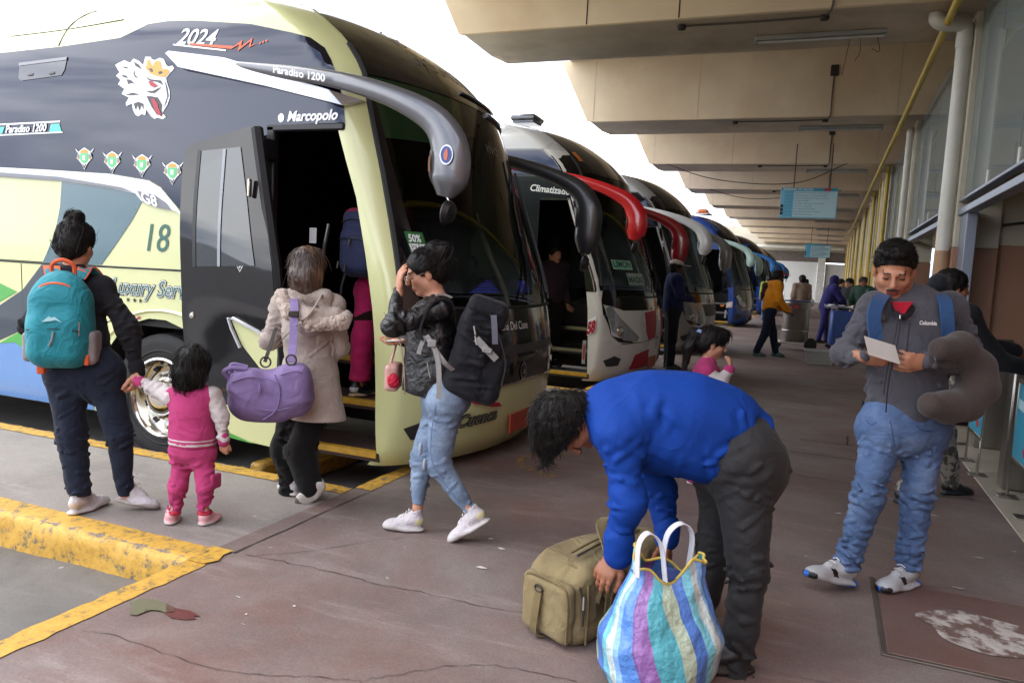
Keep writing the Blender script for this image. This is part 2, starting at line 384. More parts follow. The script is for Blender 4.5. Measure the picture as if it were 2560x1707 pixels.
def jitter_strip(x0, x1, y0, y1, z, along, amp=.008, step=.05):
    """flat painted strip with worn, uneven edges"""
    L = (y1 - y0) if along == 'y' else (x1 - x0); k = max(2, int(L / step)); t = np.linspace(0, 1, k + 1)
    j = lambda: RNG.normal(0, amp, k + 1)
    if along == 'y':
        a = np.stack([x0 + j(), y0 + (y1 - y0) * t, np.full(k + 1, z)], 1); b = np.stack([x1 + j(), y0 + (y1 - y0) * t, np.full(k + 1, z)], 1)
    else:
        a = np.stack([x0 + (x1 - x0) * t, y1 + j(), np.full(k + 1, z)], 1); b = np.stack([x0 + (x1 - x0) * t, y0 + j(), np.full(k + 1, z)], 1)
    V = np.concatenate([a, b]); return V, [(i, k + 1 + i, k + 2 + i, i + 1) for i in range(k)]
def kerb(x0, x1, y, face, step=.035):
    """island kerb with rounded arris and chipped paint; face -1 looks to -y, +1 to +y. Profile runs over the top and down the face."""
    prof = [(.17, .004), (.12, .005), (.07, .004), (.035, .0), (.012, -.010), (0, -.028), (-.004, -.07), (-.006, -.12), (-.008, -.17), (-.01, -.235)]
    X = np.arange(x0, x1 + 1e-6, step); V = []
    ph = RNG.uniform(0, 9)
    for x in X:
        for k, (d, z) in enumerate(prof):
            w = .004 * math.sin(x * 9 + k + ph) + RNG.normal(0, .0022)
            w2 = RNG.normal(0, .0028) if 2 < k < 9 else RNG.normal(0, .0006)
            V.append((x, y - face * (d + w) if k else y - face * d, z + w2))
    m = len(prof); F = [(i * m + j, (i + 1) * m + j, (i + 1) * m + j + 1, i * m + j + 1) for i in range(len(X) - 1) for j in range(m - 1)]
    return np.array(V), F if face > 0 else [f[::-1] for f in F]
for k in range(-1, 12):
    yb = 4.06 + PITCH * k                       # near edge of bay k, far edge of the island before it
    ya = yb - 1.405
    far = k > 1
    isl = tag(mk('island', (np.array([(-16, ya + .03, -.001), (EDGE - .118, ya + .03, -.001), (EDGE - .118, yb - .03, -.001), (-16, yb - .03, -.001),
                                      (-16, ya + .03, -.29), (EDGE - .118, ya + .03, -.29), (EDGE - .118, yb - .03, -.29), (-16, yb - .03, -.29)]),
                            [(0, 1, 2, 3), (4, 5, 1, 0), (7, 3, 2, 6)]), M_isl, smooth=False), kind='structure')
    if k < 0: continue
    for face, y in ((-1, ya), (1, yb)):
        if face > 0 and far: continue
        o = mk('kerb', kerb(-12 if not far else -6, EDGE - .10, y, face, .03 if k < 1 else .08), M_yel, isl)
    # painted strip on the platform edge in front of the bay
    mk('edge_line', jitter_strip(EDGE - .118, EDGE + .0, yb - .02, yb - 1.405 + PITCH + .02, .004, 'y', .004), M_yel, plat)
mk('edge_line', jitter_strip(EDGE - .118, EDGE, -3, 2.655, .004, 'y', .004), M_yel, plat)
mk('edge_line', jitter_strip(EDGE - .118, EDGE + .0, 2.65, 2.84, .008, 'y', .012), M_yel, plat)
# faint painted arc on the platform in front of the first bus
arc = np.array([(-1.62 - .42 * math.cos(a), 5.36 + .35 * math.sin(a)) for a in np.linspace(-1.5, 1.3, 22)])
def arc_strip(A, w, z):
    P, T, N, B = path_frames(np.column_stack([A, np.full(len(A), z)])); W = (w * (.6 + .5 * RNG.random(len(A))))[:, None]
    V = np.concatenate([P + B * W / 2, P - B * W / 2]); k = len(A); return V, [(i, i + 1, k + i + 1, k + i) for i in range(k - 1)]
M_fade = mat('faded_yellow_paint', '#a8832f', .7, var=.2, vs=20, col2='#6f6057', c2s=14, c2a=.42, c2b=.56)
mk('painted_arc', arc_strip(arc, .05, .004), M_fade, plat)
# joints and cracks: thin dark gaps lying on the slab
M_joint = mat('joint_filler', '#3a3330', .9, var=.2, vs=30)
def crack(P, w, z=.0035, rough=.012):
    A = spline(P, max(12, int(6 * len(P)))); A = A + RNG.normal(0, rough, A.shape); A = np.column_stack([A[:, :2], np.full(len(A), z)])
    Pp, T, N, B = path_frames(A); W = (w * (.35 + 1.1 * RNG.random(len(A))))[:, None]
    V = np.concatenate([Pp + B * W / 2, Pp - B * W / 2]); k = len(A); return V, [(i, i + 1, k + i + 1, k + i) for i in range(k - 1)]
for P, w, r in (([(-2.545, 2.83), (-2.545, 3.45), (-2.545, 4.06)], .009, .002), ([(-2.55, 7.6), (-2.55, 9.0)], .014, .002), ([(-2.55, 12.5), (-2.55, 13.9)], .014, .002),
                ([(-2.49, 2.84), (-2.26, 2.86), (-2.04, 2.87), (-1.77, 2.86), (-1.51, 2.88), (-1.31, 2.88), (-1.11, 2.90), (-.6, 2.92), (.2, 2.92), (1.0, 2.95)], .004, .005),
                ([(-2.43, 2.86), (-2.24, 3.05), (-2.07, 3.29), (-1.95, 3.42)], .003, .005), ([(-2.5, 1.96), (-2.35, 1.99), (-2.0, 1.98), (-1.8, 1.99), (-1.58, 2.08), (-1.44, 2.13), (-1.36, 2.16), (-1.24, 2.29), (-1.12, 2.4), (-.95, 2.48), (-.7, 2.5)], .0032, .006),
                ([(-1.1, 5.9), (-.4, 6.1), (.5, 6.05), (1.1, 6.1)], .01, .01), ([(-2.4, 6.9), (-1.0, 6.93), (1.1, 6.9)], .01, .004), ([(-2.4, 11.4), (1.1, 11.4)], .014, .004), ([(-2.4, 17.4), (1.1, 17.4)], .02, .004)):
    mk('slab_joint', crack([(a, b, 0) for a, b in P], w, rough=r), M_joint, plat)
for x0, y0, x1, y1 in ((-.1, 7.5, .35, 7.52), (.3, 7.5, .32, 8.0), (-.62, 9.9, .15, 9.85)):
    mk('slab_joint', crack([(x0, y0, 0), ((x0 + x1) / 2, (y0 + y1) / 2, 0), (x1, y1, 0)], .016, rough=.004), M_joint, plat)
# lifted manhole cover plate in the floor, with a patch of worn pale paint
M_plate = ground_mat('cover_plate', '#6f615c', '#6a4a43', '#5c504c', .8)
cover = empty('access_cover', (.35, 3.28, 0), 'brown rectangular access cover let into the platform floor, with a round worn white patch', 'cover')
mk('plate', box((.352, 3.285, .0015), (1.15, 4.10, .008), .003), M_plate, cover)
M_worn = mat('worn_white_patch', '#b5b0a9', .8, var=.2, vs=25, col2='#6b5650', c2s=13, c2a=.44, c2b=.56)
mk('worn_patch', patch([(.78 + .27 * math.cos(a) * (1 + .12 * math.sin(5 * a)), 3.68 + .2 * math.sin(a) * (1 + .15 * math.sin(3 * a + 1))) for a in np.linspace(0, 2 * np.pi, 40, endpoint=False)],
                             lambda P: np.column_stack([P, np.full(len(P), .0115)]), .05), M_worn, cover)
mk('rim', join(box((.325, 3.27, .001), (.345, 4.12, .011), .002), box((.325, 3.255, .001), (1.15, 3.272, .010), .002)), mat('rim_metal', '#6d655d', .5, metal=.6), cover)
# shallow puddle with wet red floor beside it
M_wet = mat('wet_floor', '#5a322c', .35, var=.15, vs=30)
M_pud = mat('puddle_water', '#4b4636', .03, var=.05, vs=3)
c0 = np.array([-2.17, 2.43]); 
mk('puddle', patch([(-2.525, 2.21), (-2.515, 2.25), (-2.47, 2.275), (-2.39, 2.27), (-2.34, 2.26), (-2.31, 2.235), (-2.33, 2.21), (-2.365, 2.212), (-2.40, 2.20), (-2.405, 2.175), (-2.41, 2.14), (-2.44, 2.135), (-2.48, 2.18)], lambda P: np.column_stack([P, np.full(len(P), .006)]), .04), M_pud,
   label='small shallow puddle of brown water beside the yellow edge line', cat='puddle')
mk('wet_stain', patch([(-2.36, 2.262), (-2.31, 2.262), (-2.27, 2.272), (-2.23, 2.264), (-2.195, 2.255), (-2.215, 2.24), (-2.19, 2.228), (-2.22, 2.205), (-2.28, 2.19), (-2.335, 2.208)], lambda P: np.column_stack([P, np.full(len(P), .004)]), .04), M_wet, plat)
# litter and pale scraps on the floor
M_lit = mat('paper_scrap', '#b9b5ae', .8, var=.1)
for x, y, s in ((-1.42, 3.26, .03), (-1.44, 3.54, .022), (-1.54, 3.64, .018), (.72, 4.2, .03), (-2.19, 2.46, .012), (-2.0, 2.28, .012), (-1.93, 2.5, .009), (-2.05, 2.35, .008), (.75, 5.5, .04), (.2, 5.2, .02), (-.3, 7.0, .05), (-1.3, 10.4, .12), (-1.9, 9.2, .05), (.9, 4.75, .03)):
    a = RNG.uniform(0, 6); q = [(x + s * (.5 + RNG.random()) * math.cos(a + t) * 1.1, y + s * .35 * (.5 + RNG.random()) * math.sin(a + t)) for t in np.linspace(0, 5.4, 6)]
    mk('paper_scrap', (np.array([(p[0], p[1], .003 + .001 * i) for i, p in enumerate(q)]), [tuple(range(6))]), M_lit, smooth=False, label='tiny pale scrap of litter trodden flat on the platform floor', cat='litter', group='litter scraps on the floor')

# ================================================================ canopy: slab and deep concrete beams
BEAM0, BSP, BW, BZ, BT = 9.42, 5.93, 1.45, 4.5, 5.75
canopy = empty('platform_canopy', (0, 20, 4.5), 'beige concrete canopy roof of deep cross beams over the platform', 'canopy')
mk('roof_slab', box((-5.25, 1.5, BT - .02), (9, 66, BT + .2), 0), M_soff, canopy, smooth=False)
def beam(yb):
    x1 = 8.0; tipx = -4.78
    sec = [(tipx, BZ), (x1, BZ), (x1, BT), (tipx - .63, BT)]
    n = 24; V, F = [], []
    ya, yz = yb, yb + BW
    P = [(tipx - .05, ya, BZ + .01), (tipx + .06, yz, BZ)]
    V = [(tipx - .05, ya, BZ + .012), (x1, ya, BZ + .012), (x1, ya, BT), (tipx - .68, ya, BT),
         (tipx + .06, yz, BZ), (x1, yz, BZ), (x1, yz, BT), (tipx - .63, yz, BT),
         (tipx + .03, ya + .03, BZ), (x1, ya + .03, BZ), (tipx - .02, yz - .42, BZ), (tipx + .10, yz - .40, BZ)]
    F = [(0, 1, 2, 3), (5, 4, 7, 6), (0, 3, 7, 4, 11, 10, 8), (8, 9, 1, 0), (8, 10, 11, 4, 5, 9)]
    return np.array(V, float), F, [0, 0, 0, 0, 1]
BEAMS = [BEAM0 + BSP * k for k in range(-1, 10)]
for yb in BEAMS:
    V, F, mi = beam(yb)
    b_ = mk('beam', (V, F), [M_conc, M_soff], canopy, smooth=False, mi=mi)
    if yb > 5:
        for xj in (-3.05 if yb < 12 else -4.7, -1.9 if yb < 12 else -2.6, .9):
            t = (xj + 4.83) ; ztop = BT if xj > -4.6 else BT
            mk('construction_joint', (np.array([(xj - .008, yb - .003, BZ + .02), (xj + .008, yb - .003, BZ + .02), (xj + .012, yb - .003, BT - .03), (xj - .006, yb - .003, BT - .03)]), [(0, 1, 2, 3)]), M_joint if yb < 12 and xj < 0 else MATS['beam_soffit_paint'], b_, smooth=False)
# ---------------------------------------------------------------- fluorescent battens, conduits
M_batten = mat('batten_lamp_grey', '#9b9b98', .5, var=.1)
M_tube = mat('unlit_tube_glass', '#b9b8b3', .3, var=.05)
M_cond = mat('grey_conduit', '#5f5a54', .5, metal=.3, var=.1)
for i, yb in enumerate(BEAMS):
    if yb < 5: continue
    yc = yb + (.86 if i < 3 else .95); x0 = -1.09 if yb < 12 else -.76; zt = BZ - .003
    L = empty('fluorescent_lamp', (x0 + .75, yc, zt - .09), ['unlit grey fluorescent batten with dangling wires under the beam above the first coach',
        'unlit fluorescent batten under the beam with a round hole and drop conduit in its face'][i - 1] if i < 3 else 'unlit fluorescent batten in the receding row under the far beams', 'lamp', 'fluorescent battens under the beams')
    mk('housing', box((x0, yc - .05, zt - .055), (x0 + 1.5, yc + .05, zt), .008), M_batten, L)
    mk('tube', tube([(x0 + .03, yc, zt - .075), (x0 + 1.47, yc, zt - .075)], .018, 10), M_tube, L)
    for xe in (x0 + .015, x0 + 1.485): mk('end_cap', box((xe - .015, yc - .04, zt - .10), (xe + .015, yc + .04, zt - .056), .005), M_batten, L)
    if yb < 12:
        for q in range(3):
            xw = (.0, .12, .3)[q]; mk('wire', tube(spline([(x0 + 1.1 + xw, yc + .02, zt - .08), (x0 + 1.08 + xw * 1.2, yc + .03, zt - .25), (x0 + 1.05 + xw, yc + .05, zt - .5 + .15 * q)], 8), .004, 5), M_dark, L)
    if yb < 34:
        yq = yb + .22; zc = BZ - .012
        C_ = empty('electrical_conduit', (-1.1, yq, zc), ('grey conduit with round junction boxes under the beam above the first coach' if yb < 12 else 'grey conduit run under a far beam beside its batten lamp'), 'conduit', None if yb < 12 else 'conduits under the far beams')
        mk('pipe', tube(spline([(-1.9, yq, zc), (-1.1, yq + .01, zc - .005), (-.3, yq, zc)], 8), .012, 6), M_cond, C_)
        for xj in (-1.9, -.28): mk('junction_box', lathe([(0, 0), (.05, 0), (.055, -.03), (.045, -.05), (0, -.05)], 14, o=(xj, yq, BZ - .002)), M_dark, C_)
        mk('drop_pipe', tube(spline([(-.28, yq, zc), (-.2, yb - .012, zc + .03), (-.2, yb - .012, BZ + .4), (-.19, yb - .012, BZ + .75)], 14), .012, 6), M_cond, C_)
        if yb > 12: mk('wall_box', box((-.26, yb - .03, BZ + .72), (-.12, yb - .002, BZ + .92), .012), M_dark, C_)
# ---------------------------------------------------------------- yellow pipe slung under the beams beside the columns
yp = spline([(.98, 4.0, 4.40), (.99, 12.1, 4.37), (.98, 20, 4.35), (.97, 30, 4.35), (.95, 42, 4.3), (.85, 47, 4.28)], 60)
ypipe = empty('overhead_pipe', (1, 12, 4.4), 'long yellow pipe slung under the beams alongside the columns', 'pipe')
mk('pipe', tube(yp, .042, 10), M_ypipe, ypipe)
for y in (9.9, 14.2, 18.5): mk('coupling', tube([(.99, y, 4.375), (.99, y + .09, 4.375)], .052, 10), M_ypipe, ypipe)
# ================================================================ station building along the right-hand side
bld = empty('station_building', (2.5, 20, 0), 'station building side with cream and brown columns, glazing above and an open doorway with turnstiles', 'building')
# tiled doorway floor, tile by tile where they show
tf = tag(mk('tile_floor', box((1.2, 4.0, -.28), (9, 12, -.002), 0), M_joint, smooth=False), kind='structure')
t0 = None
for i in range(13):
    for j in range(4):
        y0 = 4.02 + i * .45; x0 = 1.205 + j * .45
        if y0 + .45 > 9.75: continue
        if t0 is None:
            t0 = mk('floor_tile', box((x0, y0, -.01), (x0 + .444, y0 + .444, .006), .003), M_tile, tf, smooth=False)
            t00 = (x0, y0)
        else:
            c = t0.copy(); COL.objects.link(c); c.parent = tf; c.location = Vector((x0 - t00[0], y0 - t00[1], RNG.normal(0, .0007)))
mk('tile_bed', box((3.01, 4.0, -.01), (9, 12, .003), 0), M_tile, tf, smooth=False)
def column(yc, first=False):
    lo, hi = (1.27, yc - .32, 0), (1.72, yc + .42, BZ + .01)
    p = mk('column', box((lo[0], lo[1], 1.94), hi, .012), M_cream, bld, smooth=False)
    mk('column_base', box((lo[0] - .003, lo[1] - .003, 0), (hi[0] + .003, hi[1] + .003, 1.94), .012), M_brown, p, smooth=False)
    return p
def downpipe(x, y, colr, r=.075, top=BZ - .12, two_tone=True, swan=False):
    d = empty('downpipe', (x, y, 0), 'white plastic downpipe with a swan neck at its top and its foot painted brown' if swan else ('white downpipe against the second column, foot painted brown' if two_tone else 'yellow-painted pipe running up the far columns'), 'pipe', None if two_tone else 'yellow pipes on the far columns')
    if two_tone:
        mk('pipe', tube([(x, y, 1.9), (x, y, top)], r, 14), M_pvc, d); mk('painted_foot', tube([(x, y, 0), (x, y, 1.9)], r + .002, 14), mat('tan_pipe_paint', '#b58f6c', .5), d)
    else: mk('pipe', tube([(x, y, 0), (x, y, top + .1)], r, 8), colr, d)
    if swan:
        mk('swan_neck', tube(spline([(x, y, top - .03), (x, y, top + .03), (x - .03, y - .03, top + .1), (x - .25, y - .12, top + .11), (x - .30, y - .1, top + .2), (x - .10, y + .05, top + .25), (x + .02, y + .08, top + .33), (x + .03, y + .08, top + .55)], 34), r * 1.12, 14), M_pvc, d)
        mk('collar', tube([(x, y, top - .14), (x, y, top - .02)], r * 1.15, 14), M_pvc, d)
    return d
for k, yb in enumerate(BEAMS):
    yc = yb + .75
    if yb < 2: continue
    column(yc)
    if 5 < yb < 12: downpipe(1.185, yc - .22, M_pvc, top=4.28, swan=True)
    elif 12 < yb < 18: downpipe(1.185, yc - .2, M_pvc, r=.06)
    elif yb > 18:
        downpipe(1.2, yc - .45, M_ypipe, .05, two_tone=False); downpipe(1.22, yc + .9, M_conc, .07, two_tone=False)
        if yb < 40: downpipe(1.22, yc + 2.6, M_ypipe, .045, two_tone=False)
# glazing between columns: frame rail at 2.3, panes above
for k, yb in enumerate(BEAMS):
    if not (2 < yb < 45): continue
    y0, y1 = yb + .75 + .42, yb + BSP + .75 - .32
    g_ = mk('glazing_frame', join(box((1.29, y0, 2.29), (1.41, y1, 2.36), .004), box((1.29, y0, 2.44), (1.37, y1, 2.47), .004), box((1.29, y0 + .002, 2.36), (1.35, y0 + .05, BZ), .004)), M_alu, bld, smooth=False)
    npn = 4; w = (y1 - y0) / npn
    for i in range(npn):
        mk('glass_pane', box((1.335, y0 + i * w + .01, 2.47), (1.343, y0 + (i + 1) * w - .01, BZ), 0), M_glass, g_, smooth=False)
        mk('pane_clip', box((1.325, y0 + i * w - .02, 2.47), (1.353, y0 + i * w + .02, 2.62), .004), M_pvc, g_, smooth=False)
    if yb > 12:      # closed bays further along
        mk('wall_panel', box((1.38, y0, 0), (1.6, y1, 2.29), 0), M_cream if yb < 28 else M_conc, bld, smooth=False)
# purple-grey door jamb on the first column, partition wall behind the doorway
mk('door_jamb', box((1.325, 9.42, 0), (1.425, 9.84, 2.29), .004), M_alu, bld, smooth=False)
mk('partition', box((1.725, 9.95, 1.985), (8, 10.1, 5.7), 0), M_cream, bld, smooth=False)
mk('partition_dado', box((1.725, 9.945, 0), (8, 10.1, 1.985), 0), M_brown, bld, smooth=False)
mk('inner_wall', box((8, 2, 0), (8.2, 66, 5.7), 0), M_cream, bld, smooth=False)
mk('inner_floor', box((1.21, -25, -.28), (8, 4.0, .0), 0), M_tile, bld, smooth=False)
mk('inner_floor', box((1.25, 12.0, -.28), (8, 66, .0), 0), M_tile, bld, smooth=False)
mk('light_block', box((1.45, -12, 0), (8, 3.3, 5.7), 0), M_brown, bld, smooth=False)  # unseen solid mass, added to keep light from coming in from behind
mk('cable_box', box((2.0, 9.86, 2.18), (2.35, 9.944, 2.30), .01), M_pvc, bld)
mk('cable', tube(spline([(1.74, 9.92, 2.2), (1.85, 9.9, 2.22), (2.0, 9.91, 2.24)], 8), .015, 6), M_dark, bld)
# far end of the platform: white gate wall under a steel lintel
endw = empty('end_wall', (0, 63.5, 0), 'white panelled wall closing the far end of the platform', 'wall')
mk('panel', box((-9, 63.6, 0), (-.75, 63.8, 3.1), 0), mat('white_gate_paint', '#d9dbd8', .6, var=.05, vs=1), endw, smooth=False)
mk('post', box((-.74, 63.3, 0), (-.2, 63.75, 4.4), .02), mat('post_paint', '#c9c8c2', .6), endw)
mk('gate', box((-.19, 63.6, 0), (1.6, 63.75, 3.0), 0), mat('gate_paint', '#c2c3c0', .6, var=.05), endw, smooth=False)
for i in range(7): mk('gate_slat', box((-.1 + i * .24, 63.57, .1), (.08 + i * .24, 63.6, 2.1), .01), MATS['gate_paint'], endw, smooth=False)
mk('dark_band', box((-9, 63.62, 3.1), (1.6, 63.8, 3.9), 0), mat('rusty_mesh', '#6d635c', .8, var=.2, vs=6), endw, smooth=False)
mk('upper_wall', box((-9, 63.62, 3.9), (1.6, 63.8, 5.7), 0), M_cream, endw, smooth=False)
mk('lintel', tube([(-9, 63.0, 4.15), (1.0, 63.0, 4.15)], .13, 8), M_pvc, endw)
# ---------------------------------------------------------------- hanging information boards
def board(y, x0, x1, z0, z1, label, full):
    b = empty('hanging_sign', ((x0 + x1) / 2, y, z0), label, 'sign', 'hanging notice boards')
    blue, pale, deep = mat('sign_blue', '#6fb6cf', .4, var=.03), mat('sign_pale', '#b5d5db', .4, var=.03), mat('sign_teal', '#2f8fa6', .4, var=.03)
    ink, wht, red, blk = mat('sign_ink', '#4e6f86', .6, var=0), mat('sign_white', '#dfe8ea', .5, var=0), mat('sign_red', '#a3263a', .5, var=0), mat('sign_black', '#20242a', .5, var=0)
    mk('panel', box((x0, y, z0), (x1, y + .03, z1), .004), blue, b, smooth=False)
    w, h = x1 - x0, z1 - z0; f = lambda e: plane_fn((x0, y - e, z0), (w, 0, 0), (0, 0, h))
    q = lambda a, c, d, e: [(a, c), (d, c), (d, e), (a, e)]
    mk('text_field', patch(q(.235, .04, .985, .875), f(.003), .5), pale, b); mk('header', patch(q(.01, .9, .985, .985), f(.003), .5), deep, b)
    mk('logo', patch(q(.76, .895, .88, .99), f(.006), .5), red, b)
    if full:
        mk('title', lettering('ANDENES DE SALIDA', plane_fn((x0 + .05, y - .006, z0 + h * .915), (1, 0, 0), (0, 0, 1)), .062, bold=.002, space=1.2), wht, b)
        L = ['Ingreso de su frecuencia 5 minutos antes', '20 minutos antes a su respectivo anden', 'Ingreso 30 minutos antes de su frecuencia', 'al anden de salida', 'El pasajero debe ingresar 20 minutos', 'antes de su frecuencia', 'Uso obligatorio del anden', 'Revise bien antes de su frecuencia', 'Vigile sus pertenencias']
        for i, s in enumerate(L): mk('line_of_text', lettering(s, plane_fn((x0 + w * .25, y - .006, z0 + h * (.815 - .088 * i)), (1, 0, 0), (0, 0, 1)), .046), ink, b)
    else:
        for i in range(9): mk('line_of_text', patch(q(.25, .09 + .09 * i, .75 + .2 * math.sin(i * 2.3) ** 2, .12 + .09 * i), f(.005), .5), ink, b)
    for i in range(3): mk('pictogram', patch(q(.01, .1 + .12 * i, .06, .2 + .12 * i), f(.005), .5), blk, b)
    for i in range(8): mk('row_mark', patch(q(.07, .06 + .105 * i, .215, .145 + .105 * i), f(.004), .5), mat('sign_cell', '#5aa6c4', .4, var=.02), b)
    for x in (x0 + w * .22, x0 + w * .85): mk('hanger', tube([(x, y + .015, z1), (x, y + .015, BZ + .3)], .012, 6), M_dark, b)
board(20.0, -1.22, .075, 3.02, 3.75, 'pale blue notice board headed ANDENES DE SALIDA hanging from the canopy', True)
board(45.0, -1.25, .05, 2.88, 3.62, 'pale blue notice board hanging close to the white end wall', False)
# a sagging cable strung between the beams
for P, nm in (([(-4.6, 21.3, 4.6), (-3, 21.3, 4.1), (-1, 21.2, 4.0), (.3, 21.3, 4.55)], 0), ([(-4.4, 27.3, 4.6), (-2.5, 27.3, 4.2), (.2, 27.2, 4.5)], 1)):
    mk('cable', tube(spline(P, 20), .012, 5), M_dark, label='thin dark cable sagging between beams above the notice board' if nm == 0 else 'thin dark cable sagging under the far beams', cat='cable')
# ---------------------------------------------------------------- turnstiles in the doorway
M_adblue = mat('poster_cyan', '#3fa9c9', .3, var=.1, vs=5)
def gate(y, x=1.33, label='', poster=True):
    t = empty('turnstile', (x, y, 0), label, 'turnstile', 'steel turnstiles in the doorway')
    mk('post', box((x, y - .10, .006), (x + .24, y + .10, .93), .012), M_steel, t)
    mk('top_cap', tube([(x + .005, y, .93), (x + .235, y, .93)], .102, 16), M_steel, t)
    mk('cabinet', box((x + .25, y - .09, .30), (x + 1.2, y + .09, .92), .012), M_steel, t)
    if poster:
        mk('panel_frame', join(box((x - .10, y + .28, .30), (x - .085, y + .31, .85), .004), box((x - .10, y + .86, .006), (x - .085, y + .89, .85), .004), box((x - .10, y + .28, .83), (x - .085, y + .89, .86), .004), box((x - .10, y + .28, .28), (x - .085, y + .89, .31), .004), box((x - .10, y + .30, .006), (x - .085, y + .33, .3), .004)), M_steel, t)
        p = mk('poster', box((x - .097, y + .312, .312), (x - .089, y + .858, .828), 0), M_adblue, t, smooth=False)
        mk('poster_mark', patch([(.35 + .11 * math.cos(a) * (1 + .3 * math.sin(3 * a)), .12 + .06 * math.sin(a)) for a in np.linspace(0, 6.28, 16, endpoint=False)], plane_fn((x - .099, y + .312, .33), (0, .54, 0), (0, 0, .5)), .2), mat('poster_red', '#c8283c', .4), p)
        mk('poster_mark', patch([(.06, .6), (.94, .66), (.94, .8), (.06, .74)], plane_fn((x - .099, y + .312, .33), (0, .54, 0), (0, 0, .5)), .3), mat('poster_pale', '#bfe3ec', .4), p)
    for yy in (y + .31, y + .87) if poster else (y,): mk('base_plate', box((x - .16, yy - .06, .006), (x - .03, yy + .06, .016), .003), M_steel, t)
gate(6.62, 1.33, 'stainless turnstile with rounded cap and cyan poster panel, middle one of the doorway')
gate(5.45, 1.42, 'stainless turnstile with cyan panel standing furthest from the first column', True)
gate(8.25, 1.40, 'stainless turnstile post standing next to the brown door reveal', False)
# ================================================================ coaches
ZC = [.05, .10, .2, .5, .8, 1.0, 1.33, 1.7, 2.07, 2.47, 2.75, 3.0, 3.25, 3.4, 3.5, 3.56]
XC = [-.2, -.10, -.03, 0, 0, -.03, -.10, -.24, -.38, -.52, -.64, -.88, -1.25, -1.70, -2.4, -3.4]
ZW = [.05, .12, .3, 2.3, 2.6, 2.8, 3.05, 3.25, 3.4, 3.5, 3.56]; WW = [1.27, 1.285, 1.3, 1.3, 1.295, 1.28, 1.24, 1.16, 1.0, .72, .35]
BX, BY0 = -2.12, 4.35; BYC = BY0 + 1.3
def smoothed(zs, xs):
    f = np.linspace(zs[0], zs[-1], 400); y = np.interp(f, zs, xs); k = np.hanning(31); k /= k.sum()
    return f, np.convolve(np.pad(y, 15, mode='edge'), k, 'valid')
_zc, _xc = smoothed(ZC, XC); _zw, _ww = smoothed(ZW, WW)
def Xc(z): return np.interp(z, _zc, _xc)
def Wd(z): return np.interp(z, _zw, _ww)
def drop(v): v = np.minimum(np.abs(v), 1); return .36 * v ** 2.2 + .16 * (1 - (1 - v ** 8) ** (1 / 3))
_vt = np.concatenate([np.linspace(0, .95, 60), 1 - .05 * np.linspace(1, 0, 40) ** 3]); _dt = drop(_vt)
def paint(name, c, rough=.28, var=.03): return mat(name, c, rough, var=var, vs=2, coat=.7, rvar=.05)
M_gloss = mat('black_gloss', '#0d0e13', .09, var=.2, vs=1.2, coat=.5)
M_glassband = mat('dark_side_glass', '#0b0e1c', .04, var=.3, vs=.9, spec=.5, coat=.25, stint=(.66, .74, 1.))
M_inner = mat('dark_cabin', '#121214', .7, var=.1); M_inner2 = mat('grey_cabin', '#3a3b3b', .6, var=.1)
M_silver = mat('silver_paint', '#b9bcc2', .25, metal=.55, var=.05, coat=.5); M_grey = mat('grey_mirror_paint', '#63656a', .3, metal=.4, var=.05, coat=.5)
M_chrome = mat('polished_alloy', '#cfccc4', .12, metal=1, var=.04, vs=3); M_white = mat('white_decal', '#eceff0', .4, var=.03)
M_cab = mat('cream_lime_paint', '#c9cd97', .26, var=.03, vs=1.5, coat=.6)
M_lamp = mat('lamp_lens', '#9fa5a8', .08, metal=.3, var=.25, vs=18, coat=1.); M_amber = mat('amber_lens', '#d9761b', .2, var=.1, coat=.8)
M_noseY = mat('yellow_nosing', '#b58c28', .55, var=.2, vs=20)
M_ink = mat('black_decal', '#15181a', .4, var=0); M_plate = mat('orange_plate', '#a8452c', .5, var=.1)

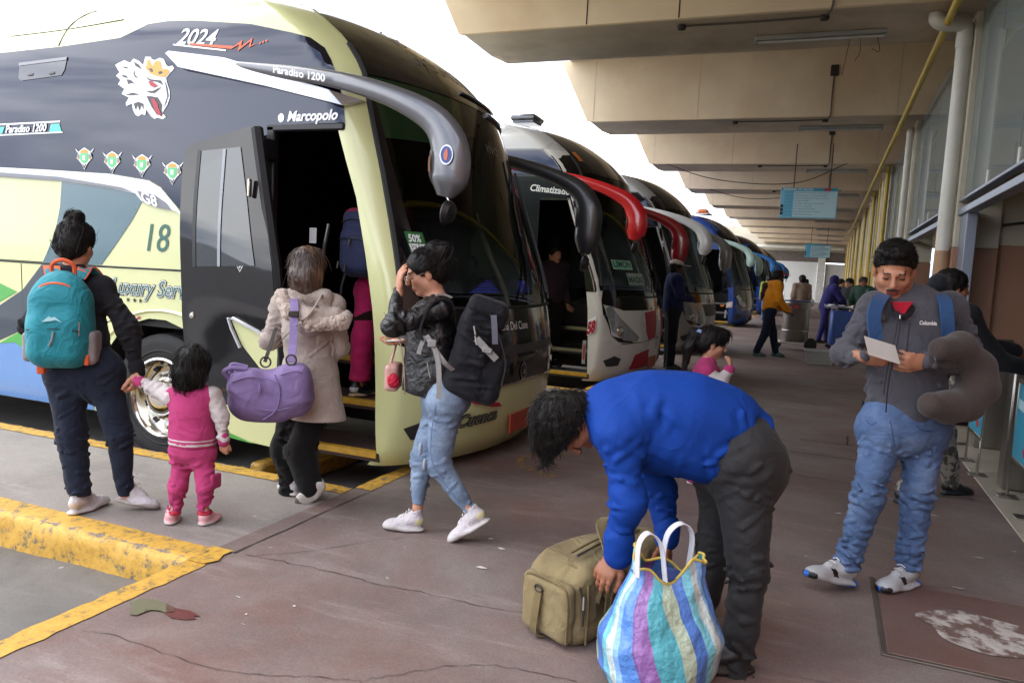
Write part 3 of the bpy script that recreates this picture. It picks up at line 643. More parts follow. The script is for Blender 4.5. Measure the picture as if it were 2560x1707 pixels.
class Bus:
    def __init__(s, tx, ty, name, label, body, band, roof, group='coaches parked nose-in along the platform', mirror=None, mirror2=None, dash_led=False, doorL=-3.66, doorR=-2.86, roofz=2.98, front=None, interior=None, full=False, mask=None, cat='bus', simple=False, dark_pillar=False):
        s.tx, s.ty = tx, ty
        s.o = empty(name, (-8 + tx, BYC + ty, bay_z(-5)), label, cat, group)
        s.body, s.band, s.roof = body, band, roof
        front = front or body; mask = mask or M_gloss; interior = interior or M_inner
        o = s.o; REAR = -14.2
        # roof and far side and front shell as one grid over height
        zl = [.06, .12, .2, .32, .5, .65, .8, .95, 1.15, 1.35, 1.6, 1.85, 2.1, 2.35, 2.48, 2.6, 2.72, 2.79, 2.85, 2.92, roofz, 3.08, 3.16, 3.24, 3.31, 3.37, 3.42, 3.46, 3.5, 3.53, 3.555]
        vl = sorted(set([-x for x in (.15, .3, .45, .6, .73, .86, .92, .95, .97, .98, .987, .993, .997, .9992, 1)] + [0] + [.15, .3, .45, .6, .73, .86, .92, .96, .98, .993, .998, 1]))
        back = [-3.1, -3.6, -4.4, -5.5, -7, -9, -12, REAR]
        V, F, mi = [], [], []
        cols = [('n', x) for x in back[::-1]] + [('f', v) for v in vl] + [('b', x) for x in back]
        for z in zl:
            w = float(Wd(z)); xe = BX + float(Xc(z)) - .52
            for k, t in cols:
                if k == 'f': V.append((BX + float(Xc(z)) - float(drop(t)), BYC + t * w, z))
                else: V.append((min(t, xe - .02), BYC + (-w if k == 'n' else w), z))
        m = len(cols)
        for i in range(len(zl) - 1):
            zc = (zl[i] + zl[i + 1]) / 2
            for j in range(m - 1):
                (k0, a), (k1, b) = cols[j], cols[j + 1]
                if k0 == 'n' and zc < roofz: continue
                if k0 == 'f' and k1 == 'f' and abs(a + b) / 2 < .86 and 1.15 < zc < 2.72: continue
                F.append((i * m + j, i * m + j + 1, (i + 1) * m + j + 1, (i + 1) * m + j)); mi.append(1 if zc > roofz else (2 if (k0 == 'f' and k1 == 'f') else 0))
        F.append(tuple((len(zl) - 1) * m + j for j in range(m))); mi.append(1)
        F.append(tuple((len(zl) - 1 - i) * m + 0 for i in range(len(zl))) + tuple(i * m + m - 1 for i in range(len(zl)))); mi.append(0)
        V = np.array(V) + (tx, ty, 0)
        mk('shell', (V, F), [body, roof, front], o, mi=mi, sharp=50)
        # near side: lower panel with wheel arches, upper panel, panel right of the door
        def arch(xc, r=.62, n=14): return [(xc + r * math.cos(a), max(.12, .30 + r * math.sin(a))) for a in np.linspace(-.29, math.pi + .29, n)]
        low = [(doorL, 1.292), (doorL, .12)] + arch(-4.70) + arch(-10.7) + [(REAR, .12), (REAR, 1.28)]
        s.panel('lower_side', low, body, .0, .12)
        xr = lambda z: BX + float(Xc(z)) - .53
        s.panel('upper_side', [(REAR, 1.285), (doorL, 1.297), (doorL, 2.335)] + [(xr(z) + .03, z) for z in np.linspace(2.335, roofz + .01, 10)] + [(REAR, roofz + .01)], band or body, .0, .15)
        zs = np.linspace(.12, 2.34, 14); dr = lambda z: np.interp(z, [.12, .65, 1.05, 1.45, 1.9, 2.34], [-2.72, -2.74, -2.77, -2.845, -2.95, -3.05])
        s.panel('door_pillar', [(dr(z) - .0, z) for z in zs] + [(max(xr(z) + .03, dr(z) + .03), z) for z in np.linspace(2.34, .12, 18)], body, .0, .08)
        if dark_pillar:
            zz = np.linspace(1.2, 2.33, 8); s.panel('pillar_cover', [(dr(z), z) for z in zz] + [(max(xr(z) + .03, dr(z) + .03), z) for z in zz[::-1]], M_gloss, .006, .08)
            for sv in (-1, 1): s.fpanel('corner_cover', [(sv * .9995, 1.2), (sv * .9995, 2.9), (sv * .845, 2.93), (sv * .86, 1.2)], M_gloss, .0045)
        for xc in (-4.70, -10.7):
            s.wheel(xc)
            a = np.linspace(-.29, math.pi + .29, 18)
            Vv = np.array([(xc + .62 * math.cos(t) + tx, BY0 + ty + d, max(.10, .30 + .62 * math.sin(t))) for d in (.002, .55) for t in a])
            mk('wheel_arch', (Vv, [(i, i + 1, 18 + i + 1, 18 + i) for i in range(17)] + [tuple(range(18, 36))]), M_inner, o)
        # underbody, cabin lining, stepwell
        mk('underbody', box((REAR + tx, BY0 + ty + .62, .10), (-3.7 + tx, BY0 + ty + 2.4, .2)), M_inner, o, smooth=False)
        B = lambda lo, hi: box((lo[0] + tx, lo[1] + ty, lo[2]), (hi[0] + tx, hi[1] + ty, hi[2]))
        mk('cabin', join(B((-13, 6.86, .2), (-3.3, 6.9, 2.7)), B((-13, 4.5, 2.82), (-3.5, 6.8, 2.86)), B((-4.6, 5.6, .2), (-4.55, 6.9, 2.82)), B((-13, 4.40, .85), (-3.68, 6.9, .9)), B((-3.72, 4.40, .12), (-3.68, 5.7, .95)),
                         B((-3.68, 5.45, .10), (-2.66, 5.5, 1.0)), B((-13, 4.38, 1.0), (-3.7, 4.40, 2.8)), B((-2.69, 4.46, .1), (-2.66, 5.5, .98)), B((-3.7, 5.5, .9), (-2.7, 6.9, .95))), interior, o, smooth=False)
        for k, (zt, y0_, y1_) in enumerate(((.15, 4.36, 4.80), (.42, 4.72, 5.12), (.69, 5.04, 5.46))):
            st = mk('step', B((-3.66, y0_ + .004, zt - .06), (-2.70, y1_, zt)), M_inner2 if interior is not M_inner else mat('brown_step', '#3b2a25', .8, var=.15, vs=12), o, smooth=False)
            mk('nosing', B((-3.64, y0_ - .006, zt - .035), (-2.72, y0_ + .05, zt + .006)), M_noseY if k == 0 or simple is False else M_steel, st, smooth=False)
        mk('dashboard', gridsurf(lambda v, t: (BX + tx + float(Xc(1.12)) - float(drop(v)) - .06 - .55 * t, BYC + ty + v * 1.24, 1.13 - .12 * t + .06 * math.sin(t * 3)), np.linspace(-.9, .9, 11), np.linspace(0, 1, 5)), M_inner2, o)
        mk('steering_wheel', tube([(BX - .95 + tx + .09 * math.sin(a), BYC + .62 + ty + .23 * math.cos(a), 1.32 + .20 * math.sin(a)) for a in np.linspace(0, 2 * np.pi, 25)], .016, 6), M_black, o)
        mk('driver_seat', join(B((BX - 1.75, 5.95, .95), (BX - 1.3, 6.5, 1.2)), B((BX - 1.8, 5.97, 1.2), (BX - 1.66, 6.48, 2.0))), mat('seat_cloth', '#2a3442', .9), o)
        # windscreen glass and its black surround
        mk('windscreen', patch([(v, 1.155 + .0 * v) for v in np.linspace(-.87, .87, 15)] + [(.87, 2.71), (-.87, 2.71)], s.ff(.001), .12), M_glass_d, o)
        for nm, pl in (('mask_lower', [(-.962, 1.30), (-.985, 1.10), (-.985, .93), (-.93, .66), (-.85, .575), (-.6, .555), (-.3, .57), (0, .60), (.3, .57), (.6, .555), (.85, .575), (.93, .66), (.985, .93), (.985, 1.10), (.962, 1.30), (.86, 1.16), (-.86, 1.16)]),
                       ('mask_side', [(-.962, 1.30), (-.86, 1.155), (-.86, 2.72), (-.845, 2.93), (-.868, 2.7), (-.89, 2.47), (-.905, 2.07), (-.93, 1.7)]), ('mask_side', [(.962, 1.30), (.93, 1.7), (.905, 2.07), (.89, 2.47), (.868, 2.7), (.845, 2.93), (.86, 2.72), (.86, 1.155)]),
                       ('visor', [(-.86, 2.71), (.86, 2.71), (.845, 2.93), (.83, 3.1), (.80, 3.3), (.76, 3.46), (.70, 3.54), (-.70, 3.54), (-.76, 3.46), (-.80, 3.3), (-.83, 3.1), (-.845, 2.93)])):
            mk(nm, patch(pl, s.ff(.005), .06), mask, o)
        mk('gasket', tube(s.ff(.01)(np.array([(v, 1.15) for v in np.linspace(-.86, .86, 24)])), .012, 6), M_rub, o)
        for sv in (-1, 1):
            ed = np.array([(sv * np.interp(z, [1.3, 1.7, 2.07, 2.47, 2.7, 2.93], [.965, .934, .909, .893, .87, .848]), z) for z in np.linspace(1.3, 2.93, 16)])
            mk('pillar_trim', tube(s.ff(.004)(ed), .022, 6), M_rub, o)
            mk('headlight', patch([(sv * v, z) for v, z in ((.975, .93), (.90, .69), (.80, .63), (.66, .63), (.70, .72), (.82, .80), (.92, 1.0))], s.ff(.016), .05), M_lamp, o)
            mk('headlight_bowl', lathe([(.0, .03), (.03, .02), (.06, 0), (.075, -.02)], 14, axis=(1, .45 * sv, 0), o=s.ff(.02)(np.array([(sv * .84, .72)]))[0]), M_chrome, o)
            mk('fog_lamp', patch([(sv * v, z) for v, z in ((.97, .34), (.94, .26), (.82, .27), (.80, .36), (.88, .40))], s.ff(.006), .05), mat('fog_recess', '#26262a', .3, coat=.5), o)
        mk('bumper_lip', tube(s.ff(.006)(np.array([(v, .565 + .02 * math.cos(v * 3)) for v in np.linspace(-.82, .82, 30)])), .008, 6), M_chrome, o)
        mk('wiper', join(tube(s.ff(.03)(spline([(-.1, 1.22), (.1, 1.5), (.25, 2.0)], 8)[:, :2]), .011, 5), tube(s.ff(.022)(spline([(.05, 1.25), (.22, 1.75), (.34, 2.35)], 8)[:, :2]), .014, 5)), M_black, o)
        mk('wiper', join(tube(s.ff(.03)(spline([(.5, 1.2), (.55, 1.6), (.60, 2.1)], 8)[:, :2]), .011, 5), tube(s.ff(.022)(spline([(.48, 1.25), (.6, 1.8), (.66, 2.3)], 8)[:, :2]), .014, 5)), M_black, o)
        pl = mk('number_plate', xf(box((0, -.20, -.075), (.015, .20, .075), .004), frame(s.ff(.004)(np.array([(-.12, .265)]))[0], (1, .02, 0), (0, 1, 0), (0, 0, 1))), M_plate, o)
        # mirrors: arm swept forward from the side and hooked down
        if mirror:
            for sv, mm in ((-1, mirror), (1, mirror2 or mirror)):
                yy = lambda d: (BYC + ty) + sv * (1.3 + d); dz = 0 if sv < 0 else -.10
                P = [(-4.0, .02, 2.77), (-3.6, .05, 2.70), (-3.22, .10, 2.635), (-2.89, .14, 2.56), (-2.57, .15, 2.46), (-2.31, .14, 2.33), (-2.20, .13, 2.18), (-2.18, .13, 2.05), (-2.19, .13, 1.95), (-2.21, .13, 1.86)]
                if sv > 0: P = [(x + .03, d, z + dz - .0) for x, d, z in P]; P[-1] = (P[-1][0], P[-1][1], 1.62); P[-2] = (P[-2][0], .13, 1.75)
                Q = spline([(x + tx, yy(d), z) for x, d, z in P], 34)
                mir = mk('mirror', tube(Q, [.012, .024, .030, .034, .040, .054, .072, .080, .075, .032], 14, up=(0, 0, 1), flat=1.7), mm, o)
                mk('mirror_glass', xf(lathe([(0, 0), (.07, .0), (.078, .008)], 18), frame((Q[-9][0] - .105, Q[-9][1], Q[-9][2] - .02), (0, 0, 1.5), (0, 1, 0), (-1, 0, 0))), M_chrome, mir)
                mk('round_mirror', lathe([(0, 0), (.075, 0), (.08, .01), (.06, .045), (0, .06)], 18, axis=(1, 0, -.2), o=(Q[-1][0] + .0, Q[-1][1] - sv * .02, Q[-1][2] - .09)), M_black, mir)
                mk('mirror_stalk', tube(spline([Q[-2], (Q[-1][0] + .03, Q[-1][1], Q[-1][2] - .03), (Q[-1][0] + .03, Q[-1][1], Q[-1][2] - .07)], 6), .008, 6), M_chrome, mir)
    def fs(s, e=0.):
        def f(P):
            P = np.asarray(P, float); x, z = P[:, 0], P[:, 1]; w = Wd(z); d = np.clip(BX + Xc(z) - x, 0, None)
            v = np.where(d >= .52, 1., np.interp(d, _dt, _vt)); k = np.clip((v - .75) / .25, 0, 1)
            return np.column_stack([x + s.tx + e * (1 - k) , BYC - v * w - e * k + s.ty, z])
        return f
    def ff(s, e=0.):
        def f(P):
            P = np.asarray(P, float); v, z = P[:, 0], P[:, 1]
            return np.column_stack([BX + Xc(z) - drop(v) + e + s.tx, BYC + v * Wd(z) + e * np.sign(v) * np.abs(v) ** 4 + s.ty, z])
        return f
    def panel(s, name, poly, m, e=.004, step=.1, parent=None):
        return mk(name, patch(poly, s.fs(e), step), m, parent or s.o)
    def fpanel(s, name, poly, m, e=.008, step=.06, parent=None):
        return mk(name, patch(poly, s.ff(e), step), m, parent or s.o)
    def seam(s, pts, w=.008, m=None):
        Q = spline([(a, 0, b) for a, b in pts], max(4, 4 * len(pts)))
        return mk('panel_gap', tube(s.fs(.0005)(Q[:, [0, 2]]), w / 2, 4), m or M_rub, s.o)
    def stext(s, txt, x, z, size, m, e=.009, slope=0., name='lettering', **k):
        V, F = text_vf(txt, size, **k); V = np.column_stack([x + V[:, 0], z + V[:, 1] + slope * V[:, 0]])
        return mk(name, (s.fs(e)(V), F), m, s.o, smooth=False)
    def ftext(s, txt, v, z, size, m, e=.012, name='lettering', slope=0., **k):
        V, F = text_vf(txt, size, **k); V = np.column_stack([v + V[:, 0] / 1.3, z + V[:, 1] + slope * V[:, 0]])
        return mk(name, (s.ff(e)(V), F), m, s.o, smooth=False)
    def wheel(s, xc):
        c = np.array((xc + s.tx, BY0 + s.ty + .05, .30)); ax = (0, 1, 0)
        w = mk('wheel', lathe([(.30, .02), (.42, -.005), (.47, 0), (.495, .02), (.50, .05), (.50, .22), (.49, .26), (.42, .28)], 40, ax, c), M_rub, s.o)
        for r in (.36, .40): mk('tyre_rib', lathe([(r, .006), (r + .008, -.002), (r + .016, .003)], 40, ax, c), M_rub, w)
        for k in range(0, 60):
            pass
        rim = mk('rim', lathe([(.305, .0), (.315, -.012), (.30, -.016), (.285, .0), (.27, .06), (.24, .10), (.225, .07), (.20, .055), (.17, .06), (.145, .055), (.14, .01), (.135, -.02), (.11, -.045), (.06, -.055), (0, -.058)], 48, ax, c), M_chrome, w)
        for k in range(10):
            a = 2 * np.pi * k / 10; p = c + np.array((.175 * math.cos(a), .05, .175 * math.sin(a)))
            mk('wheel_nut', lathe([(0, -.03), (.012, -.03), (.014, -.005), (.021, 0), (.021, .012)], 6, ax, p), M_steel, rim, smooth=False)
            a += .31; p = c + np.array((.252 * math.cos(a), .078, .252 * math.sin(a)))
            if k % 1 == 0: mk('rim_hole', lathe([(0, 0), (.024, -.004), (.026, .02)], 12, (0.0 + .45 * math.cos(a), .9, .45 * math.sin(a)), p), M_inner, rim)

# ---------------------------------------------------------------- first coach: cream-lime, number 18
C_teal, C_navy, C_green, C_blue = paint('teal_grey_paint', '#3d5f68'), paint('deep_navy_paint', '#22323f'), paint('green_paint', '#3f9b3c'), paint('sky_blue_paint', '#5b86bd')
b1 = Bus(0, 0, 'coach', 'cream-lime coach numbered 18 with dark upper side, griffin head emblem and open front door', M_cab, M_cab, M_cab, mirror=M_grey, mirror2=mat('charcoal_mirror_paint', '#26272a', .35, coat=.4))
RL = [(-14.1, 2.99), (-6.45, 3.0), (-5.8, 3.01), (-5.16, 3.04), (-5.02, 3.09), (-4.91, 3.135), (-4.71, 3.145), (-4.47, 3.13), (-3.91, 3.06), (-3.53, 2.97), (-3.38, 2.93), (-3.27, 2.86), (-3.2, 2.77), (-3.14, 2.66), (-3.08, 2.50), (-3.05, 2.34)]
b1.panel('side_glass', RL + [(-3.655, 2.338), (-3.655, 1.31), (-4.3, 1.31), (-4.4, 1.68), (-4.5, 1.77), (-4.57, 1.83), (-4.66, 1.91), (-4.78, 1.96), (-5.2, 2.01), (-5.88, 2.04), (-6.47, 2.06), (-14.1, 2.06)], M_glassband, .009, .06)
b1.panel('silver_stripe', [(-14, 2.055), (-6.47, 2.055), (-5.88, 2.035), (-5.2, 2.005), (-4.78, 1.955), (-4.66, 1.905), (-4.57, 1.825), (-4.5, 1.765), (-4.42, 1.68), (-4.5, 1.73), (-4.69, 1.77), (-4.85, 1.80), (-4.92, 1.86), (-5.2, 1.90), (-5.73, 1.95), (-6.47, 1.98), (-14, 1.98)], M_silver, .014, .1)
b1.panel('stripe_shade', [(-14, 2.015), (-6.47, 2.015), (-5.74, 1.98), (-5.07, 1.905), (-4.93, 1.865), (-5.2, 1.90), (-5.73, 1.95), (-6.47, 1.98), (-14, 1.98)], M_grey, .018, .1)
b1.panel('teal_swoosh', [(-5.73, 1.948), (-5.2, 1.898), (-4.92, 1.858), (-4.86, 1.8), (-4.96, 1.66), (-5.12, 1.48), (-5.29, 1.3), (-5.96, 1.285), (-5.90, 1.38), (-5.84, 1.49), (-5.79, 1.6), (-5.75, 1.75)], C_teal, .004, .1)
b1.panel('navy_swoosh', [(-5.97, 1.27), (-6.2, 1.05), (-6.49, .9), (-6.9, .8), (-6.9, .48), (-6.5, .6), (-6.19, .72), (-5.89, .95), (-5.6, 1.14), (-5.36, 1.282)], C_navy, .004, .1)
b1.panel('green_flash', [(-7.0, 1.2), (-6.49, 1.09), (-6.27, 1.03), (-6.49, .93), (-6.9, .83)], C_green, .004, .1)
b1.panel('green_flash', [(-6.5, .575), (-6.29, .67), (-6.18, .715), (-6.04, .61), (-5.9, .45), (-6.3, .60)], C_green, .007, .1)
b1.panel('blue_flash', [(-14, .3), (-7.2, .45), (-6.5, .575), (-6.26, .655), (-6.1, .6), (-5.95, .5), (-5.4, .2), (-5.38, .125), (-14, .125)], C_blue, .004, .1)
b1.seam([(-14, 1.28), (-6.48, 1.28), (-5.33, 1.288), (-4.5, 1.296), (-3.68, 1.30)], .016)
for P in ([(-6.22, 1.27), (-6.21, 1.05), (-6.18, .71), (-6.16, .14)], [(-6.45, 3.145), (-5.8, 3.16), (-5.2, 3.2)], [(-5.84, 3.02), (-5.79, 3.18), (-5.7, 3.29), (-5.62, 3.33)], [(-3.63, 2.95), (-3.64, 2.6), (-3.65, 2.34)], [(-5.17, 3.03), (-5.22, 2.6), (-5.26, 2.05)], [(-5.45, 1.27), (-5.42, .9)]): b1.seam(P, .008)
b1.seam([(-5.2, .75), (-4.95, .93), (-4.6, .98), (-4.3, .9), (-4.08, .62)], .03, M_cab)
# upper quarter window behind the front pillar
b1.panel('quarter_glass', [(-3.62, 2.93), (-3.40, 2.89), (-3.28, 2.82), (-3.20, 2.70), (-3.17, 2.64), (-3.63, 2.71)], M_glassband, .013, .06)
# lettering and emblems on the side
b1.stext('2024', -4.57, 2.955, .17, M_white, shear=.35, sx=1.05, slope=-.10, bold=.003, e=.013)
b1.panel('underline', [(-4.60, 2.945), (-4.09, 2.872), (-4.09, 2.884), (-4.60, 2.957)], M_white, .013)
M_or = mat('orange_decal', '#d8623c', .5, var=0)
b1.panel('orange_flourish', [(-4.44, 2.952), (-4.02, 2.905), (-3.95, 2.945), (-3.955, 2.90), (-3.86, 2.955), (-3.87, 2.90), (-3.81, 2.915), (-3.885, 2.885), (-3.88, 2.93), (-3.98, 2.865), (-3.975, 2.915), (-4.04, 2.885), (-4.44, 2.938)], M_or, .014)
for q, (a, b) in enumerate(((-3.79, 2.912), (-3.765, 2.918), (-3.735, 2.925))): b1.panel('orange_dot', [(a + .009 * math.cos(t), b + .009 * math.sin(t)) for t in np.linspace(0, 5.6, 8)], M_or, .014)
gr = b1.panel('griffin_emblem', [(-4.867, 2.835), (-4.861, 2.874), (-4.805, 2.87), (-4.793, 2.853), (-4.762, 2.843), (-4.714, 2.858), (-4.672, 2.847), (-4.647, 2.81), (-4.623, 2.787), (-4.581, 2.794), (-4.559, 2.771), (-4.634, 2.704), (-4.615, 2.66), (-4.591, 2.615), (-4.584, 2.561), (-4.607, 2.509), (-4.643, 2.466), (-4.649, 2.448), (-4.618, 2.421), (-4.648, 2.406), (-4.697, 2.418), (-4.733, 2.41), (-4.77, 2.434), (-4.814, 2.48), (-4.826, 2.439), (-4.857, 2.449), (-4.894, 2.432), (-4.926, 2.446), (-4.951, 2.483), (-4.964, 2.529), (-5.021, 2.512), (-5.027, 2.535), (-4.996, 2.575), (-5.072, 2.605), (-5.047, 2.64), (-5.117, 2.68), (-5.092, 2.71), (-5.143, 2.744), (-5.111, 2.77), (-5.163, 2.827), (-5.137, 2.839), (-5.073, 2.859), (-5.01, 2.837), (-4.979, 2.867), (-4.922, 2.846), (-4.873, 2.813)], M_white, .013, .1)
M_gold, M_red = mat('gold_decal', '#cf9b3c', .4, var=.05), mat('red_decal', '#a51f35', .4, var=.05)
b1.panel('crown', [(-4.841, 2.785), (-4.833, 2.846), (-4.811, 2.85), (-4.793, 2.818), (-4.774, 2.799), (-4.756, 2.829), (-4.726, 2.841), (-4.695, 2.826), (-4.689, 2.795), (-4.665, 2.767), (-4.635, 2.775), (-4.611, 2.765), (-4.598, 2.747), (-4.64, 2.713), (-4.712, 2.721), (-4.786, 2.742)], M_gold, .016, .1, gr)
M_gd = mat('emblem_dark', '#23252e', .3, var=0)
for P in ([(-4.811, 2.783), (-4.774, 2.781), (-4.761, 2.754), (-4.792, 2.756)], [(-4.713, 2.752), (-4.677, 2.759), (-4.664, 2.741), (-4.7, 2.732)], [(-4.815, 2.578), (-4.76, 2.576), (-4.699, 2.565), (-4.656, 2.511), (-4.661, 2.475), (-4.649, 2.448), (-4.655, 2.431), (-4.709, 2.441), (-4.759, 2.496)],
          [(-4.972, 2.845), (-4.91, 2.815), (-4.872, 2.773), (-4.897, 2.787), (-4.947, 2.807)], [(-4.953, 2.781), (-4.947, 2.745), (-4.909, 2.716), (-4.94, 2.722), (-4.962, 2.754)], [(-5.028, 2.712), (-4.984, 2.706), (-4.934, 2.672), (-4.978, 2.683), (-5.009, 2.675)], [(-5.034, 2.595), (-4.958, 2.61), (-4.883, 2.594), (-4.964, 2.59)],
          [(-4.847, 2.731), (-4.785, 2.702), (-4.676, 2.688), (-4.651, 2.652), (-4.712, 2.679), (-4.798, 2.694)], [(-4.828, 2.619), (-4.76, 2.614), (-4.687, 2.636), (-4.663, 2.642), (-4.735, 2.598), (-4.784, 2.602)], [(-4.945, 2.528), (-4.92, 2.482), (-4.901, 2.518), (-4.882, 2.472), (-4.864, 2.517), (-4.839, 2.48), (-4.845, 2.525), (-4.895, 2.54)],
          [(-5.086, 2.814), (-5.035, 2.805), (-5.01, 2.792), (-5.06, 2.798)], [(-5.092, 2.751), (-5.035, 2.74), (-5.009, 2.72), (-5.06, 2.73)], [(-4.646, 2.696), (-4.609, 2.633), (-4.596, 2.571), (-4.619, 2.518), (-4.643, 2.484), (-4.608, 2.571), (-4.625, 2.633)]): b1.panel('dark_feather', P, M_gd, .016, .2, gr)
b1.panel('eye', [(-4.804, 2.687), (-4.767, 2.688), (-4.7, 2.65), (-4.742, 2.64), (-4.779, 2.653)], M_red, .018, .2, gr)
b1.panel('tongue', [(-4.766, 2.559), (-4.729, 2.553), (-4.698, 2.521), (-4.686, 2.485), (-4.661, 2.444), (-4.661, 2.426), (-4.697, 2.441), (-4.728, 2.477), (-4.747, 2.522)], M_red, .019, .2, gr)
M_sg = mat('shield_green', '#5cc27c', .4, var=.05)
def shield(fn, cx, cz, k=1., parent=None):
    f = lambda e: (lambda P: fn(e)(np.asarray(P) * k + (cx, cz)))
    s0 = mk('shield_badge', patch([(-.06, .045), (-.10, .075), (-.075, .04), (-.03, .065), (0, .078), (.03, .065), (.075, .04), (.10, .075), (.06, .045), (.082, .0), (.06, -.015), (.03, -.04), (.0, -.085), (-.03, -.04), (-.06, -.015), (-.082, .0)], f(.009), .3), M_white, parent)
    mk('field', patch([(-.042, .035), (.042, .035), (.042, -.01), (.022, -.032), (0, -.04), (-.022, -.032), (-.042, -.01)], f(.012), .3), M_sg, s0)
    mk('top_band', patch([(-.045, .038), (.045, .038), (.03, .058), (0, .066), (-.03, .058)], f(.012), .3), M_gold, s0)
    for q in (-1, 1):
        mk('flag', patch([(q * .05, .03), (q * .075, .03), (q * .07, 0), (q * .05, -.005)], f(.012), .3), mat('flag_check', '#8d8f86', .5, var=.7, vs=60), s0)
        mk('flag', patch([(q * .055, .0), (q * .075, .005), (q * .06, -.012)], f(.013), .3), M_gold, s0)
    mk('chevron', patch([(-.02, -.045), (0, -.078), (.02, -.045), (.012, -.043), (0, -.062), (-.012, -.043)], f(.012), .3), M_gd, s0)
    mk('pictogram', patch([(-.014, .02), (.014, .02), (.014, -.015), (-.014, -.015)], f(.014), .3), M_white, s0)
for x, z in ((-5.46, 2.125), (-5.16, 2.095), (-4.85, 2.07), (-4.545, 2.015)): shield(lambda e: b1.fs(e + .006), x, z, 1.05, b1.o)
h = b1.panel('roof_hatch', [(-6.25, 2.90), (-5.70, 2.92), (-5.71, 2.82), (-5.74, 2.775), (-6.20, 2.752), (-6.24, 2.77)], mat('hatch_panel', '#20222e', .12, var=.1, coat=.8), .014)
b1.panel('hatch_trim', [(-6.25, 2.90), (-5.70, 2.92), (-5.70, 2.895), (-6.25, 2.875)], M_grey, .018, .1, h)
for x in (-6.10, -5.85): b1.panel('hatch_catch', [(x - .03, 2.785), (x + .03, 2.79), (x + .03, 2.81), (x + .02, 2.81), (x + .02, 2.80), (x - .03, 2.795)], M_ink, .020, .1, h)
pb = b1.panel('name_strip', [(-7.2, 2.30), (-5.70, 2.325), (-5.715, 2.335), (-7.2, 2.312)], M_white, .013, .15)
b1.panel('name_strip', [(-7.2, 2.388), (-5.74, 2.407), (-5.735, 2.42), (-7.2, 2.40)], M_white, .013, .15)
b1.panel('name_flash', [(-5.86, 2.335), (-5.72, 2.337), (-5.745, 2.397), (-5.84, 2.395)], mat('mint_decal', '#54c4b4', .4), .013)
b1.panel('name_flash', [(-7.0, 2.322), (-6.42, 2.33), (-6.39, 2.385), (-7.0, 2.375)], MATS['mint_decal'], .013)
b1.stext('Paradiso 1200', -6.38, 2.335, .085, M_white, .016, shear=.25, slope=.012, bold=.002)
b1.stext('Marcopolo', -3.515, 2.365, .095, M_white, .014, shear=.25, sx=.98, slope=.01, bold=.003)
b1.panel('round_badge', [(-3.565 + .026 * math.cos(t), 2.39 + .03 * math.sin(t)) for t in np.linspace(0, 6.0, 14)], M_silver, .013); b1.panel('round_badge', [(-3.565 + .014 * math.cos(t), 2.39 + .016 * math.sin(t)) for t in np.linspace(0, 6.0, 10)], M_or, .012)
M_tgreen = mat('dark_green_decal', '#2c5f53', .4, var=.03)
b1.stext('18', -4.86, 1.43, .30, M_tgreen, .006, shear=.2, sx=.9)
b1.stext('Luxury Service', -5.19, 1.085, .17, M_ink, .005, shear=.3, sx=.92, bold=.010, slope=.01)
b1.stext('Luxury Service', -5.19, 1.085, .17, M_white, .007, shear=.3, sx=.92, bold=.005, slope=.01)
b1.stext('Luxury Service', -5.19, 1.085, .17, M_tgreen, .009, shear=.3, sx=.92, slope=.01)
for x in (-5.12, -5.0, -4.93, -4.87): b1.panel('star', [(x + r * math.sin(t), 1.045 + r * math.cos(t)) for t, r in zip(np.linspace(0, 2 * np.pi, 10, endpoint=False), [.022, .009] * 5)], M_ink, .006)
b1.panel('badge_plate', [(-4.90, 1.88), (-4.72, 1.85), (-4.60, 1.79), (-4.55, 1.74), (-4.68, 1.755), (-4.83, 1.79)], M_grey, .016); b1.stext('G8', -4.845, 1.80, .11, M_white, .020, shear=-.2, sx=1.2, slope=-.25, bold=.003)
for x in (-4.98, -4.90): b1.panel('side_marker', [(x, .90), (x + .03, .905), (x + .03, .925), (x, .92)], M_amber if False else M_red, .006)
# silver mirror bracket lying along the side
P = [(-4.63, 2.88), (-4.60, 2.895), (-4.06, 2.815), (-3.66, 2.70), (-2.97, 2.505), (-3.05, 2.455), (-3.67, 2.60), (-4.49, 2.77)]
V2, F2 = tri2d(P, .15); Va = b1.fs(.006)(V2); Vb = b1.fs(.055)(V2 * .985 + np.array(P).mean(0) * .015)
mk('mirror_bracket', join((Va, [f[::-1] for f in F2]), (Vb, F2), (np.concatenate([b1.fs(.006)(np.array(P)), b1.fs(.055)(np.array(P) * .985 + np.array(P).mean(0) * .015)]), [(i, (i + 1) % 8, 8 + (i + 1) % 8, 8 + i) for i in range(8)])), M_silver, b1.o, sharp=25)
mk('lettering', (lambda V, F: (np.column_stack([-3.50 + V[:, 0], np.full(len(V), 4.165), 2.648 + V[:, 1] - .185 * V[:, 0]]), F))(*text_vf('Paradiso 1200', .068, sx=1.08, bold=.0015)), M_white, b1.o, smooth=False)
em = mk('mirror_emblem', (lambda V, F: (np.column_stack([V[:, 0], np.full(len(V), 4.128), V[:, 1]]), F))(*tri2d([(-2.165 + .045 * math.cos(t), 2.10 + .06 * math.sin(t)) for t in np.linspace(0, 6.0, 16)])), M_silver, b1.o)
mk('emblem_field', (lambda V, F: (np.column_stack([V[:, 0], np.full(len(V), 4.124), V[:, 1]]), F))(*tri2d([(-2.165 + .036 * math.cos(t), 2.10 + .05 * math.sin(t)) for t in np.linspace(0, 6.0, 16)])), mat('emblem_blue', '#24448f', .3), em)
